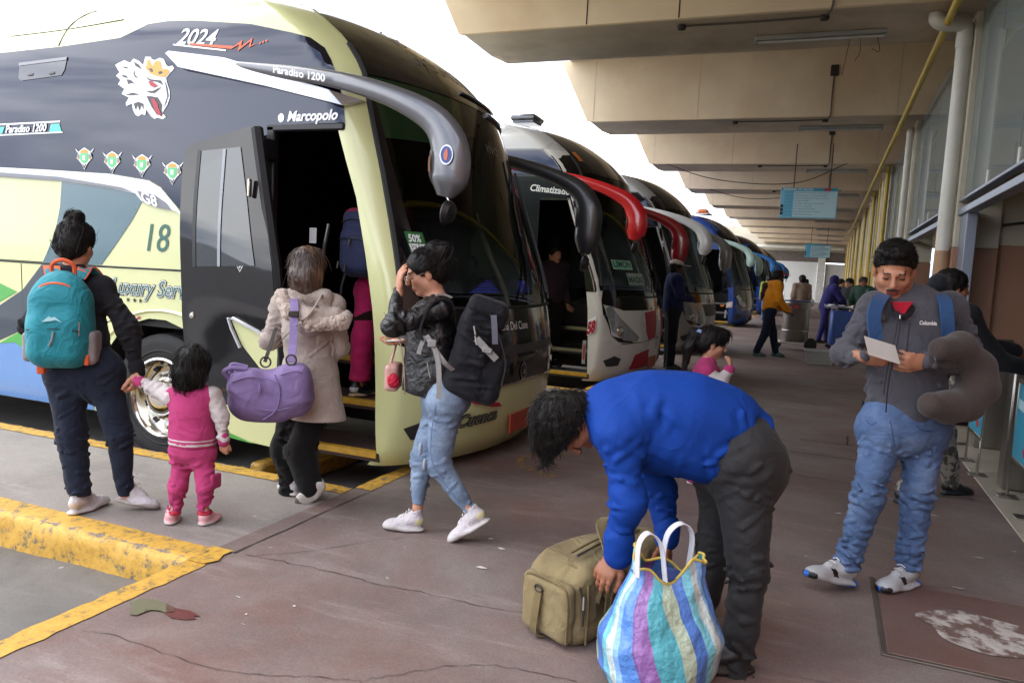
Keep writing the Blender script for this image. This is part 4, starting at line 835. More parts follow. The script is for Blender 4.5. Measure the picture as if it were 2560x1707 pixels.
mk('emblem_head', (lambda V, F: (np.column_stack([V[:, 0], np.full(len(V), 4.121), V[:, 1]]), F))(*tri2d([(-2.175, 2.07), (-2.155, 2.065), (-2.15, 2.10), (-2.155, 2.135), (-2.17, 2.13), (-2.18, 2.10)])), mat('emblem_orange', '#c06a4c', .4), em)
# open plug door standing off the side behind the doorway
LY = 4.15
def leaf(poly, y=LY, step=.1):
    def f(P):
        P = np.asarray(P, float); return np.column_stack([P[:, 0], y + .05 * np.clip((P[:, 1] - 1.5), 0, 1) ** 2 + .10 * np.clip(.6 - P[:, 1], 0, 1) + .012 * np.sin(P[:, 1] * 4.2 + P[:, 0] * 2), P[:, 1]])
    return patch(poly, f, step)
door = mk('door', leaf([(-4.27, 2.15), (-4.19, 2.20), (-3.70, 2.31), (-3.66, 2.30), (-3.63, 2.18), (-3.54, 1.8), (-3.45, 1.37), (-3.40, 1.0), (-3.37, .6), (-3.37, .12), (-3.6, .13), (-3.84, .15), (-4.05, .22), (-4.18, .36), (-4.22, .66), (-4.26, .98)]), mat('door_black_gloss', '#101015', .05, var=.2, vs=1, spec=.55), b1.o)
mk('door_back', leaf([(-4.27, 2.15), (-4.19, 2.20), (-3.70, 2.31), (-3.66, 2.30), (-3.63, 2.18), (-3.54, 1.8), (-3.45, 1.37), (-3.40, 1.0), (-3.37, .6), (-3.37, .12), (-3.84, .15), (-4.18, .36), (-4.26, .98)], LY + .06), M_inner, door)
mk('door_edge', tube(np.array([(x, LY + .03 + .05 * max(0, z - 1.5) ** 2 + .10 * max(0, .6 - z), z) for x, z in ((-3.66, 2.30), (-3.63, 2.18), (-3.54, 1.8), (-3.45, 1.37), (-3.40, 1.0), (-3.37, .6), (-3.37, .12))]), .04, 6), M_inner, door)
mk('door_glass', leaf([(-4.11, 2.145), (-3.77, 2.17), (-3.68, 1.8), (-3.59, 1.37), (-4.11, 1.34)], LY - .006), mat('door_glass', '#2c343a', .03, var=.35, vs=1.3, spec=.9), door)
mk('glass_divider', leaf([(-3.915, 2.155), (-3.89, 2.157), (-3.885, 1.352), (-3.91, 1.35)], LY - .012), mat('divider_grey', '#8d949a', .3), door)
mk('glass_surround', leaf([(-4.14, 2.15), (-4.11, 2.15), (-4.11, 1.34), (-4.14, 1.335)], LY - .010), M_ink, door)
mk('door_skirt', leaf([(-3.37, .12), (-3.84, .15), (-4.05, .22), (-4.14, .33), (-4.0, .40), (-3.85, .385), (-3.67, .365), (-3.5, .37), (-3.372, .40)], LY - .008), M_cab, door)
mk('door_wedge', leaf([(-3.80, 1.0), (-3.55, .92), (-3.395, .85), (-3.38, .60), (-3.55, .68), (-3.70, .82)], LY - .008), M_cab, door)
mk('door_trim', tube(np.array([(x, LY - .015, z) for x, z in ((-3.70, .80), (-3.78, .93), (-3.81, 1.0), (-3.77, 1.0), (-3.55, .925), (-3.40, .86))]), .013, 6), M_silver, door)
mk('green_edge', leaf([(-3.60, .128), (-3.84, .15), (-4.05, .22), (-3.95, .215), (-3.75, .165)], LY - .012), C_green, door)
mk('door_lock', lathe([(0, -.012), (.02, -.01), (.025, 0)], 12, (0, 1, 0), (-4.16, LY + .01, .99)), M_steel, door)
mk('door_hinge', box((-3.70, 4.2, 2.10), (-3.60, 4.34, 2.24), .01), M_black, door)
mk('door_handle', box((-3.66, LY - .03, 1.83), (-3.635, LY, 1.95), .006), M_steel, door)
for x, z in ((-4.0, 1.47), (-3.72, 1.36)): shield(lambda e: (lambda P: np.column_stack([P[:, 0], np.full(len(P), LY - .008 - e * .5), P[:, 1]])), x, z + .05, 1.05, b1.o)
mk('handrail', tube(spline([(-3.45, 4.8, .9), (-3.47, 4.7, 1.3), (-3.48, 4.8, 1.7)], 10), .015, 8), M_steel, b1.o)
mk('notice', box((-3.50, 4.60, 1.55), (-3.44, 4.605, 1.66), 0), mat('notice_white', '#c9ccd0', .5), b1.o, smooth=False)
mk('door_frame', join(box((-3.69, 4.335, .30), (-3.62, 4.40, 2.34), .01), box((-3.69, 4.335, 2.30), (-3.05, 4.40, 2.35), .01)), M_black, b1.o)
# front details
b1.ftext('Reina Del Cisne', -.43, .985, .088, M_white, sx=.85)
b1.fpanel('dash_mask', [(-.6, 1.15), (.6, 1.15), (.56, .93), (.4, .90), (-.4, .90), (-.56, .93)], mat('gloss_panel', '#1a1b1f', .12, coat=.8), .008)
b1.fpanel('grille', [(-.52, .87), (.52, .87), (.46, .80), (-.46, .80)], mat('grille_dark', '#3c3d40', .5, var=.4, vs=40), .009); b1.ftext('MARCOPOLO', -.2, .81, .05, M_grey)
b1.fpanel('maker_star', [(-.135 + .055 * math.cos(t) / 1.3, .66 + .07 * math.sin(t)) for t in np.linspace(0, 6.0, 14)], M_chrome, .012); b1.fpanel('maker_star', [(-.135 + .04 * math.cos(t) / 1.3, .66 + .052 * math.sin(t)) for t in np.linspace(0, 6.0, 12)], M_ink, .015); b1.fpanel('maker_star', [(-.135, .72), (-.147, .655), (-.18, .63), (-.135, .645), (-.09, .63), (-.123, .655)], M_chrome, .018)
b1.ftext('Cuenca', -.72, .315, .12, M_ink, bold=.008, shear=.3, sx=1.1, slope=.05); b1.ftext('Cuenca', -.72, .315, .12, mat('grey_decal', '#6f7168', .4), .016, shear=.3, sx=1.1, slope=.05)
b1.fpanel('red_wing', [(-.66, .50), (-.40, .455), (-.36, .42), (-.46, .43), (-.52, .45), (-.60, .47)], M_red, .012)
b1.ftext('by SUNSET', -.40, 2.93, .17, mat('smoke_decal', '#7c766f', .4), .010, slope=-.03); b1.ftext('G8', -.42, 3.10, .17, MATS['smoke_decal'], .010)
b1.ftext('vivo', -.02, 2.35, .16, MATS['smoke_decal'], .006, shear=.3)
b1.fpanel('green_sunstrip', [(-.86, 2.70), (-.2, 2.70), (-.25, 2.46), (-.45, 2.40), (-.58, 2.30), (-.86, 2.28)], mat('green_film', '#14301a', .1, coat=.6), .004)
stk = b1.fpanel('window_sticker', [(-.895, 1.655), (-.805, 1.655), (-.80, 1.50), (-.89, 1.50)], mat('sticker_green', '#2d6b3a', .4), .006)
b1.fpanel('sticker_field', [(-.889, 1.575), (-.807, 1.575), (-.803, 1.508), (-.885, 1.508)], M_white, .009, .06, stk)
V_, F_ = text_vf('50%', .07, bold=.002, shear=.15); mk('lettering', (b1.ff(.010)(np.column_stack([-.887 + V_[:, 0] * .52, 1.588 + V_[:, 1]])), F_), M_white, stk, smooth=False)
for t_, z_, k_ in (('3ra Edad', 1.545, .030), ('DISCAPACITADOS', 1.515, .024)):
    V_, F_ = text_vf(t_, k_ * 1.25); mk('lettering', (b1.ff(.012)(np.column_stack([-.886 + V_[:, 0] * (.080 / max(V_[:, 0].max(), .01)), z_ + V_[:, 1]])), F_), M_ink, stk, smooth=False)
M_led = mat('led_violet', '#5a4cff', .5, var=0, emit=.9)
led = b1.fpanel('led_sign', [(-.6, 1.37), (.30, 1.37), (.30, 1.24), (-.6, 1.24)], M_ink, -.05)
for k in range(5):
    for a, c in ((-.55 + .035 * k, -.28), (-.008, .228)): b1.fpanel('led_row', [(a, 1.262 + .019 * k), (c - .02 * k, 1.262 + .019 * k), (c - .02 * k, 1.268 + .019 * k), (a, 1.268 + .019 * k)], M_led, -.042, .1, led)
for z in (2.80,): mk('marker_strip', tube(b1.ff(.02)(np.array([(v, z - .0) for v in np.linspace(-.1, .55, 12)])), .012, 6), mat('strip_dark', '#33312f', .3, coat=1), b1.o)
mk('roof_lip', tube(b1.ff(.012)(np.array([(v, 2.70) for v in np.linspace(.2, .84, 16)])), .02, 6), M_grey, b1.o)
# ---------------------------------------------------------------- the other coaches in the row
C_w, C_blk, C_rd, C_rd_shade = paint('white_paint', '#d9d9d6'), paint('black_paint', '#17181c', .2), paint('red_mirror_paint', '#c01522', .25), paint('shaded_red_mirror_paint', '#8f1822', .3)  # second mirror red is the same paint with its shade put into the colour
C_sil, C_lg = mat('silver_coach_paint', '#a9abad', .28, metal=.35, var=.04, coat=.6), paint('pale_grey_paint', '#c4c5c4')
C_db, C_mb = paint('dark_blue_paint', '#1c3f86'), paint('mid_blue_mirror', '#2b6fb0'); C_ct = paint('cream_teal_paint', '#a9c6bd')
b2 = Bus(0, PITCH, 'coach', 'white and black coach numbered 58 with bright red mirrors and open door', C_w, C_blk, C_lg, mirror=C_rd, mirror2=C_rd_shade, doorL=-3.50, interior=M_inner2, simple=True, dark_pillar=True, roofz=2.98)
b2.panel('side_glass', [(-14, 2.97), (-3.55, 2.96), (-3.35, 2.85), (-3.15, 2.6), (-3.08, 2.36), (-3.49, 2.36), (-3.49, 1.3), (-14, 1.3)], M_glassband, .004, .15)
b2.stext('Climatizado', -3.64, 2.45, .12, M_white, .010, shear=.25, bold=.003, slope=-.09, sx=.95)
b2.stext('SS', -3.90, 2.15, .13, mat('cream_decal', '#d6d0a8', .5), .010, shear=.3, bold=.004); b2.stext('B/', -3.86, 1.85, .14, MATS['cream_decal'], .010, bold=.004)
t58 = b2.panel('number_field', [(-2.75, .64), (-2.645, .70), (-2.645, .90), (-2.75, .84)], M_white, .006, .05)
b2.stext('58', -2.752, .665, .20, M_red, .012, shear=.1, sx=.50, bold=.012, slope=.4, name='number')
b2.panel('reflector', [(-2.80, .28), (-2.755, .28), (-2.755, .58), (-2.80, .58)], M_silver, .006, .1); b2.panel('reflector', [(-2.787, .33), (-2.768, .33), (-2.768, .53), (-2.787, .53)], M_red, .010, .1)
b2.fpanel('dest_sign', [(-.82, 1.62), (-.52, 1.62), (-.52, 1.50), (-.82, 1.50)], mat('sign_mint', '#9ad6bd', .5), .005); b2.ftext('LIMON', -.81, 1.53, .11, mat('sign_green_ink', '#1f5c44', .5), .009, bold=.003)
b2.fpanel('dest_sign', [(-.66, 1.46), (-.34, 1.46), (-.34, 1.31), (-.66, 1.31)], mat('sign_faded', '#9fb0a8', .5), .005); b2.ftext('MACAS', -.65, 1.34, .11, MATS['sign_green_ink'], .009, bold=.003)
for sv in (-1, 1):
    b2.fpanel('lamp_frame', [(sv * v, z) for v, z in ((.97, 1.0), (.93, .72), (.80, .60), (.60, .57), (.56, .63), (.70, .74), (.84, .88), (.93, 1.04))], M_lamp, .014)
    b2.fpanel('red_flash', [(sv * v, z) for v, z in ((.45, .95), (.10, .98), (.12, .60), (.35, .58), (.42, .7))], M_red, .012)
    b2.fpanel('red_flash', [(sv * v, z) for v, z in ((.60, .40), (.30, .46), (.30, .22), (.66, .20))], M_red, .012)
b2.fpanel('amber_marker', [(-.80, 2.86), (-.74, 2.87), (-.74, 2.99), (-.80, 2.98)], M_amber, .012)
b2.fpanel('lower_white', [(-.98, 1.05), (-.93, .66), (-.6, .555), (0, .60), (.6, .555), (.93, .66), (.98, 1.05), (.8, .98), (-.8, .98)], C_w, .010)
mk('roof_vent', join(box((-4.45, 10.4, 3.57), (-4.05, 10.8, 3.66), .03), box((-4.42, 10.43, 3.54), (-4.08, 10.77, 3.58), .01)), M_grey, b2.o)
b3 = Bus(.10, 2 * PITCH, 'coach', 'silver-grey coach with pale grey mirrors standing beside the coach numbered 58', C_sil, C_blk, C_sil, mirror=C_lg, mirror2=mat('mirror_taupe', '#8d8c88', .35, coat=.4), simple=True, dark_pillar=True, interior=M_inner2)
b3.panel('side_glass', [(-14, 2.97), (-3.55, 2.96), (-3.35, 2.85), (-3.15, 2.6), (-3.08, 2.36), (-3.65, 2.36), (-3.65, 1.3), (-14, 1.3)], M_glassband, .004, .15)
b3.fpanel('lower_silver', [(-.98, 1.05), (-.93, .66), (-.6, .555), (0, .60), (.6, .555), (.93, .66), (.98, 1.05), (.8, .98), (-.8, .98)], C_sil, .010)
b3.fpanel('grille', [(-.6, .95), (.6, .95), (.5, .72), (-.5, .72)], M_black, .014)
b4 = Bus(.02, 4 * PITCH, 'coach', 'royal blue coach numbered 38 with pale teal mirrors and an amber roof beacon', C_db, C_db, C_db, mirror=C_ct, mirror2=C_ct, simple=True, dark_pillar=True, interior=M_inner2)
b4.panel('side_glass', [(-14, 2.9), (-3.62, 2.85), (-3.62, 2.36), (-3.66, 2.36), (-3.66, 1.3), (-14, 1.3)], M_glassband, .004, .15)
b4.stext('Marcopolo', -4.25, 2.93, .15, M_white, .010, shear=.25, slope=-.03)
b4.panel('number_field', [(-2.80, .57), (-2.62, .60), (-2.62, .78), (-2.80, .74)], mat('number_pale', '#b9a6a8', .5), .008, .06); b4.stext('38', -2.79, .60, .15, M_white, .014, sx=.75, slope=.2)
b4.panel('side_marker', [(-2.98, .60), (-2.87, .61), (-2.87, .66), (-2.98, .65)], M_amber, .008, .1)
b4.panel('reflector', [(-2.83, .26), (-2.78, .26), (-2.78, .50), (-2.83, .50)], M_silver, .008, .1)
mk('beacon', join(box((-4.0, 24.6, 3.46), (-3.6, 25.6, 3.50), .01), box((-3.95, 24.65, 3.50), (-3.65, 25.1, 3.60), .03)), M_amber, b4.o)
b5 = Bus(.05, 6 * PITCH, 'coach', 'dark navy coach with sky-blue mirrors and lit open doorway far along the row', C_db, C_blk, C_blk, mirror=C_mb, mirror2=C_mb, simple=True, dark_pillar=True, interior=paint('blue_cabin', '#24427a', .4))
b5.panel('side_glass', [(-14, 2.97), (-3.55, 2.96), (-3.35, 2.85), (-3.15, 2.6), (-3.08, 2.36), (-3.65, 2.36), (-3.65, 1.3), (-14, 1.3)], M_glassband, .004, .15)
b6 = Bus(-.1, 7 * PITCH, 'coach', 'silver coach with a white roof beyond the dark navy coach', C_sil, C_blk, C_lg, mirror=C_blk, simple=True, dark_pillar=True)
b7 = Bus(0, 8 * PITCH, 'coach', 'white and blue coach with bright blue mirrors, furthest along the row', C_w, C_blk, C_w, mirror=C_mb, simple=True, dark_pillar=True)
# ================================================================ soft shapes: distance fields meshed with surface nets
_lat = RNG.random((32, 32, 32)).astype(np.float32) * 2 - 1
def vnoise(P, f):
    q = np.asarray(P) * np.asarray(f); i = np.floor(q).astype(int); t = (q - i).astype(np.float32); t = t * t * (3 - 2 * t); i &= 31; j = (i + 1) & 31
    x0, y0, z0 = i[:, 0], i[:, 1], i[:, 2]; x1, y1, z1 = j[:, 0], j[:, 1], j[:, 2]; a, b, c = t[:, 0], t[:, 1], t[:, 2]
    L = _lat; m = lambda p, r, s: p + (r - p) * s
    return m(m(m(L[x0, y0, z0], L[x1, y0, z0], a), m(L[x0, y1, z0], L[x1, y1, z0], a), b), m(m(L[x0, y0, z1], L[x1, y0, z1], a), m(L[x0, y1, z1], L[x1, y1, z1], a), b), c)
A3 = lambda v: np.asarray(v, dtype=np.float32)
def rc(a, b, ra, rb=None, flat=None):
    """tapered capsule; flat=(direction, s) squeezes (s<1) or widens (s>1) it along that direction"""
    a, b = A3(a), A3(b); rb = ra if rb is None else rb; n, s = (A3(nrm(flat[0])), flat[1]) if flat else (None, 1.)
    def f(X, Y, Z):
        ba = b - a; L = max(float(ba @ ba), 1e-9); px, py, pz = X - a[0], Y - a[1], Z - a[2]
        t = np.clip((px * ba[0] + py * ba[1] + pz * ba[2]) / L, 0, 1)
        qx, qy, qz = px - t * ba[0], py - t * ba[1], pz - t * ba[2]; r = ra + (rb - ra) * t
        d2 = qx * qx + qy * qy + qz * qz
        if n is not None:
            c = qx * n[0] + qy * n[1] + qz * n[2]; d2 = np.maximum(d2 - c * c, 0) + (c / s) ** 2
        return (np.sqrt(d2) - r) * min(1., s)
    R_ = max(ra, rb) * max(1., s); return f, np.minimum(a, b) - R_, np.maximum(a, b) + R_
def el(c, r, M=None):
    """ellipsoid; rows of M are its axes"""
    c, r = A3(c), A3(r); M = A3(np.eye(3) if M is None else M)
    def f(X, Y, Z):
        p = [X - c[0], Y - c[1], Z - c[2]]; q = [sum(M[i][k] * p[k] for k in range(3)) / r[i] for i in range(3)]
        k0 = np.sqrt(q[0] ** 2 + q[1] ** 2 + q[2] ** 2) + 1e-6; k1 = np.sqrt((q[0] / r[0]) ** 2 + (q[1] / r[1]) ** 2 + (q[2] / r[2]) ** 2) + 1e-6
        return k0 * (k0 - 1) / k1
    R_ = np.abs(M.T) @ r; return f, c - R_, c + R_
def rbx(c, h, r, M=None):
    """rounded box of half sizes h"""
    c, h = A3(c), A3(h) - r; M = A3(np.eye(3) if M is None else M)
    def f(X, Y, Z):
        p = [X - c[0], Y - c[1], Z - c[2]]; q = [np.abs(sum(M[i][k] * p[k] for k in range(3))) - h[i] for i in range(3)]
        return np.sqrt(sum(np.maximum(x, 0) ** 2 for x in q)) + np.minimum(np.maximum(q[0], np.maximum(q[1], q[2])), 0) - r
    R_ = np.abs(M.T) @ (h + r); return f, c - R_, c + R_
def soft(prims, h, cuts=(), subs=(), disp=None, k=.02, pad=.03, shrink=0.):
    """mesh of the smooth union of prims [(prim, k)], minus subs, kept on the positive side of cuts [(point, normal)]"""
    prims = [(p if isinstance(p[0], tuple) else (p, k)) for p in prims]
    lo = np.min([p[0][1] for p in prims], 0) - pad; hi = np.max([p[0][2] for p in prims], 0) + pad
    n = np.ceil((hi - lo) / h).astype(int) + 1; D = np.full(n, 1., np.float32)
    ax = [lo[i] + h * np.arange(n[i]) for i in range(3)]
    def region(a, b, m):
        i0 = np.clip(np.floor((a - m - lo) / h).astype(int), 0, n - 1); i1 = np.clip(np.ceil((b + m - lo) / h).astype(int) + 1, 1, n)
        sl = tuple(slice(i0[i], i1[i]) for i in range(3)); return sl, np.float32(ax[0][sl[0]])[:, None, None], np.float32(ax[1][sl[1]])[None, :, None], np.float32(ax[2][sl[2]])[None, None, :]
    for (f, a, b), kk in prims:
        sl, X, Y, Z = region(a, b, kk + 3 * h); d = f(X, Y, Z); c = D[sl]
        if kk > 0: e = np.maximum(kk - np.abs(c - d), 0) / kk; D[sl] = np.minimum(c, d) - e * e * kk * .25
        else: D[sl] = np.minimum(c, d)
    for s_ in subs:
        (f, a, b), kk = s_ if isinstance(s_[0], tuple) else (s_, .01)
        sl, X, Y, Z = region(a, b, kk + 3 * h); d = -f(X, Y, Z); c = D[sl]
        e = np.maximum(kk - np.abs(c - d), 0) / max(kk, 1e-6); D[sl] = np.maximum(c, d) + e * e * kk * .25
    if disp is not None:
        I = np.argwhere(np.abs(D) < .05)
        if len(I): P = lo + I * h; D[I[:, 0], I[:, 1], I[:, 2]] += disp(P).astype(np.float32)
    if shrink: D += np.float32(shrink)
    for p0, nn in cuts:
        p0, nn = A3(p0), A3(nrm(nn)); D = np.maximum(D, -((np.float32(ax[0]) - p0[0])[:, None, None] * nn[0] + (np.float32(ax[1]) - p0[1])[None, :, None] * nn[1] + (np.float32(ax[2]) - p0[2])[None, None, :] * nn[2]))
    return nets(D, lo, h)
def nets(D, lo, h):
    S = D < 0; c = np.zeros(np.array(D.shape) - 1, np.int8)
    for dx in (0, 1):
        for dy in (0, 1):
            for dz in (0, 1): c += S[dx:D.shape[0] - 1 + dx, dy:D.shape[1] - 1 + dy, dz:D.shape[2] - 1 + dz]
    act = (c > 0) & (c < 8); idx = np.full(c.shape, -1, np.int32); I = np.argwhere(act); idx[act] = np.arange(len(I))
    acc = np.zeros((len(I), 3)); cnt = np.zeros(len(I))
    corner = [(dx, dy, dz) for dx in (0, 1) for dy in (0, 1) for dz in (0, 1)]
    val = {q: D[I[:, 0] + q[0], I[:, 1] + q[1], I[:, 2] + q[2]] for q in corner}
    for q in corner:
        for a in range(3):
            if q[a]: continue
            r_ = list(q); r_[a] = 1; v0, v1 = val[q], val[tuple(r_)]; m = (v0 < 0) != (v1 < 0)
            t = np.where(m, v0 / np.where(m, v0 - v1, 1), 0); pt = np.repeat(np.array([q], float), len(I), 0); pt[:, a] += t
            acc[m] += pt[m]; cnt[m] += 1
    V = lo + (I + acc / np.maximum(cnt, 1)[:, None]) * h; Q = []
    for a in range(3):
        b, c2 = (a + 1) % 3, (a + 2) % 3; s0 = [slice(1, -1)] * 3; s1 = [slice(1, -1)] * 3; s0[a] = slice(0, -1); s1[a] = slice(1, None)
        A_, B_ = S[tuple(s0)], S[tuple(s1)]; E = np.argwhere(A_ != B_)
        if not len(E): continue
        o = np.ones(3, int); o[a] = 0; E = E + o; flip = S[E[:, 0], E[:, 1], E[:, 2]]
        def cell(db, dc): q = E.copy(); q[:, b] += db; q[:, c2] += dc; return idx[q[:, 0], q[:, 1], q[:, 2]]
        q = np.stack([cell(-1, -1), cell(0, -1), cell(0, 0), cell(-1, 0)], 1); q[~flip] = q[~flip][:, ::-1]; Q.append(q)
    return V, np.concatenate(Q)
def softmk(name, prims, h, m, parent, matfn=None, **k):
    lab = {x: k.pop(x) for x in ('label', 'cat', 'group', 'kind') if x in k}
    V, F = soft(prims, h, **k); mi = None
    if matfn is not None: mi = matfn(V[F].mean(1))
    return mk(name, (V, F), m, parent, sharp=0, mi=mi, **lab)
def folds(amp, f=(9, 9, 14), amp2=.3, at=(), rad=.14, base=.45, seg=()):
    """cloth: broad soft undulation everywhere, tighter creases gathered near the joints in `at`, single crease lines in seg"""
    f = np.asarray(f, float); amp = amp * 1.7
    def d(P):
        w = np.full(len(P), base * .6)
        for j in at: w = np.maximum(w, np.exp(-np.sum((P - np.asarray(j)) ** 2, 1) / rad ** 2))
        Q = P + .06 * np.stack([vnoise(P, 5), vnoise(P + 3, 5), vnoise(P + 7, 5)], 1); Q = Q + np.stack([0 * Q[:, 2], 0 * Q[:, 2], .6 * Q[:, 0] - .45 * Q[:, 1]], 1)
        a = vnoise(Q, f * (.8, .8, 1.45)); r_ = .5 - 1.9 * np.sqrt(a * a + .004); c = vnoise(Q + 5, f * (1.5, 1.5, 2.6))
        out = amp * w * (r_ + amp2 * c) + amp * .45 * vnoise(P + 9, f * .5)
        if len(seg):
            Pw = P + .012 * np.stack([vnoise(P, 16), vnoise(P + 2, 16), vnoise(P + 4, 16)], 1)
            for p, q, wd, dp in seg:
                v = q - p; m = np.all((P > np.minimum(p, q) - 3.2 * wd - .015) & (P < np.maximum(p, q) + 3.2 * wd + .015), 1)
                if not m.any(): continue
                e = Pw[m] - p; t = np.clip(e @ v / (v @ v), 0, 1); D2 = np.sum((e - t[:, None] * v) ** 2, 1); fade = np.sin(np.pi * np.clip(t * .9 + .05, 0, 1))
                out[m] += 1.55 * dp * fade * (np.exp(-D2 / wd ** 2) - .58 * np.exp(-D2 / (2.3 * wd) ** 2))
        return out
    return lambda P: -d(P)
def crease_ring(c, axis, r, n, spread, dp=.012, wd=.011, tilt=.5, ln=1.5, front=None):
    """n crease lines running round a limb near c"""
    ax = nrm(axis); u = nrm(np.cross(ax, (.3, .9, .2))); w = np.cross(ax, u); out = []
    for i in range(n):
        ph = RNG.uniform(0, 6.283); rad_ = u * math.cos(ph) + w * math.sin(ph); tan = nrm(np.cross(ax, rad_) + ax * RNG.uniform(-tilt, tilt)); m = np.asarray(c) + ax * RNG.normal(0, spread * .6) + rad_ * r; h_ = r * ln * RNG.uniform(.4, .9)
        out.append((m - tan * h_ - rad_ * h_ * .22, m + tan * h_ - rad_ * h_ * .22, wd * RNG.uniform(.7, 1.3), dp * RNG.uniform(.5, 1.2)))
    return out
def leg_creases(J, r=.085, k=1., s2='AB'):
    out = []
    for s in s2:
        h_, n_, a_ = J['hip' + s], J['kn' + s], J['an' + s]; t_, q_ = n_ - h_, a_ - n_
        out += crease_ring(n_, q_, r, 12, .10 * k, .013 * k) + crease_ring(a_ - q_ * .13, q_, r * .85, 16, .08 * k, .015 * k, tilt=.6) + crease_ring(h_ + t_ * .2, t_, r * 1.3, 12, .10 * k, .012 * k, tilt=.8) + crease_ring(h_ + t_ * .6, t_, r * 1.1, 7, .12 * k, .010 * k, tilt=.9) + crease_ring(n_ + q_ * .45, q_, r * .95, 8, .12 * k, .010 * k, tilt=.9)
    return out
def arm_creases(J, r=.068, k=1., s2='AB'):
    out = []
    for s in s2:
        h_, n_, a_ = J['sh' + s], J['el' + s], J['wr' + s]; t_, q_ = n_ - h_, a_ - n_
        out += crease_ring(n_, q_, r, 14, .08 * k, .013 * k) + crease_ring(h_ + t_ * .25, t_, r * 1.15, 8, .07 * k, .012 * k, tilt=.8) + crease_ring(h_ + t_ * .6, t_, r * 1.05, 7, .07 * k, .010 * k, tilt=.9) + crease_ring(n_ + q_ * .5, q_, r * .9, 9, .07 * k, .011 * k) + crease_ring(a_ - q_ * .08, q_, r * .72, 9, .04 * k, .011 * k)
    return out
def torso_creases(J, r=.16, k=1., n=16):
    a_, b_ = J['chest'], J['pel']; v = b_ - a_; return crease_ring(a_ + v * .65, v, r, n, .16 * k, .012 * k, wd=.014, tilt=.7, ln=.9) + crease_ring(a_, v, r, n // 2, .12 * k, .009 * k, wd=.014, tilt=1.2, ln=.8)
def strands_on(VF, parent, m, comb, n=500, L=.05, r=.0011, lift=.006, seed=1, keep=None):
    """many fine strands lying on a hair mesh, combed along the vector field comb(P): one part, too fine to pick apart"""
    V, F = VF; g = np.random.default_rng(seed); q = F[g.integers(0, len(F), n)]; p0 = V[q].mean(1); nn = np.cross(V[q[:, 1]] - V[q[:, 0]], V[q[:, 2]] - V[q[:, 0]]); nn /= np.linalg.norm(nn, axis=1, keepdims=True) + 1e-9
    if keep is not None: ok = keep(p0); p0, nn = p0[ok], nn[ok]
    c = comb(p0); t = c - nn * np.sum(c * nn, 1, keepdims=True); t /= np.linalg.norm(t, axis=1, keepdims=True) + 1e-9; s_ = np.cross(t, nn); N = len(p0)
    ln = (L * g.uniform(.5, 1.4, N))[:, None]; j = g.normal(0, .18, (N, 1)); j2 = g.normal(0, .35, (N, 1))
    P = np.stack([p0 - nn * .003, p0 + t * ln * .35 + nn * lift + s_ * ln * j * .3, p0 + t * ln * .7 + nn * lift * 1.1 + s_ * ln * j * .8, p0 + t * ln + nn * lift * g.uniform(.2, 2.2, (N, 1)) + s_ * ln * (j + j2 * .5)], 1)
    P = P - nn[:, None, :] * ((ln * np.array([0, .35, .7, 1.])) ** 2 / .19)[:, :, None]
    rr = (r * np.array([.8, 1, .8, .3]))[None, :, None, None]; a = np.arange(3) * 2.094; ring = np.cos(a)[None, None, :, None] * nn[:, None, None, :] + np.sin(a)[None, None, :, None] * s_[:, None, None, :]
    W = (P[:, :, None, :] + rr * ring).reshape(-1, 3); k = np.arange(N)[:, None, None] * 12; i = np.arange(3)[None, :, None] * 3; jj = np.arange(3)[None, None, :]
    Fq = np.stack([k + i + jj, k + i + (jj + 1) % 3, k + i + 3 + (jj + 1) % 3, k + i + 3 + jj], -1).reshape(-1, 4)
    return mk('hair_strands', (W, Fq), m, parent, sharp=0, kind='stuff')
def hairmk(hd, prims, h, m, parent, comb=None, n=600, L=.05, amp=.003, seed=1, keep=None, lift=.006, r=.0012, **k):
    VF = soft(prims, h, disp=lambda P: -amp * (1 - 2 * np.abs(vnoise(hd.loc(P), (50, 50, 16)))) - amp * .5 * vnoise(P, (120, 120, 40)), **k)
    o = mk('hair', VF, m, parent, sharp=0)
    if comb is None: comb = lambda P: -hd.u * .8 + .5 * (P - hd.p(0, -.02, .09)) / (np.linalg.norm(P - hd.p(0, -.02, .09), axis=1, keepdims=True) + 1e-6)
    strands_on(VF, o, m, comb, n, L, r, lift, seed, keep); return o
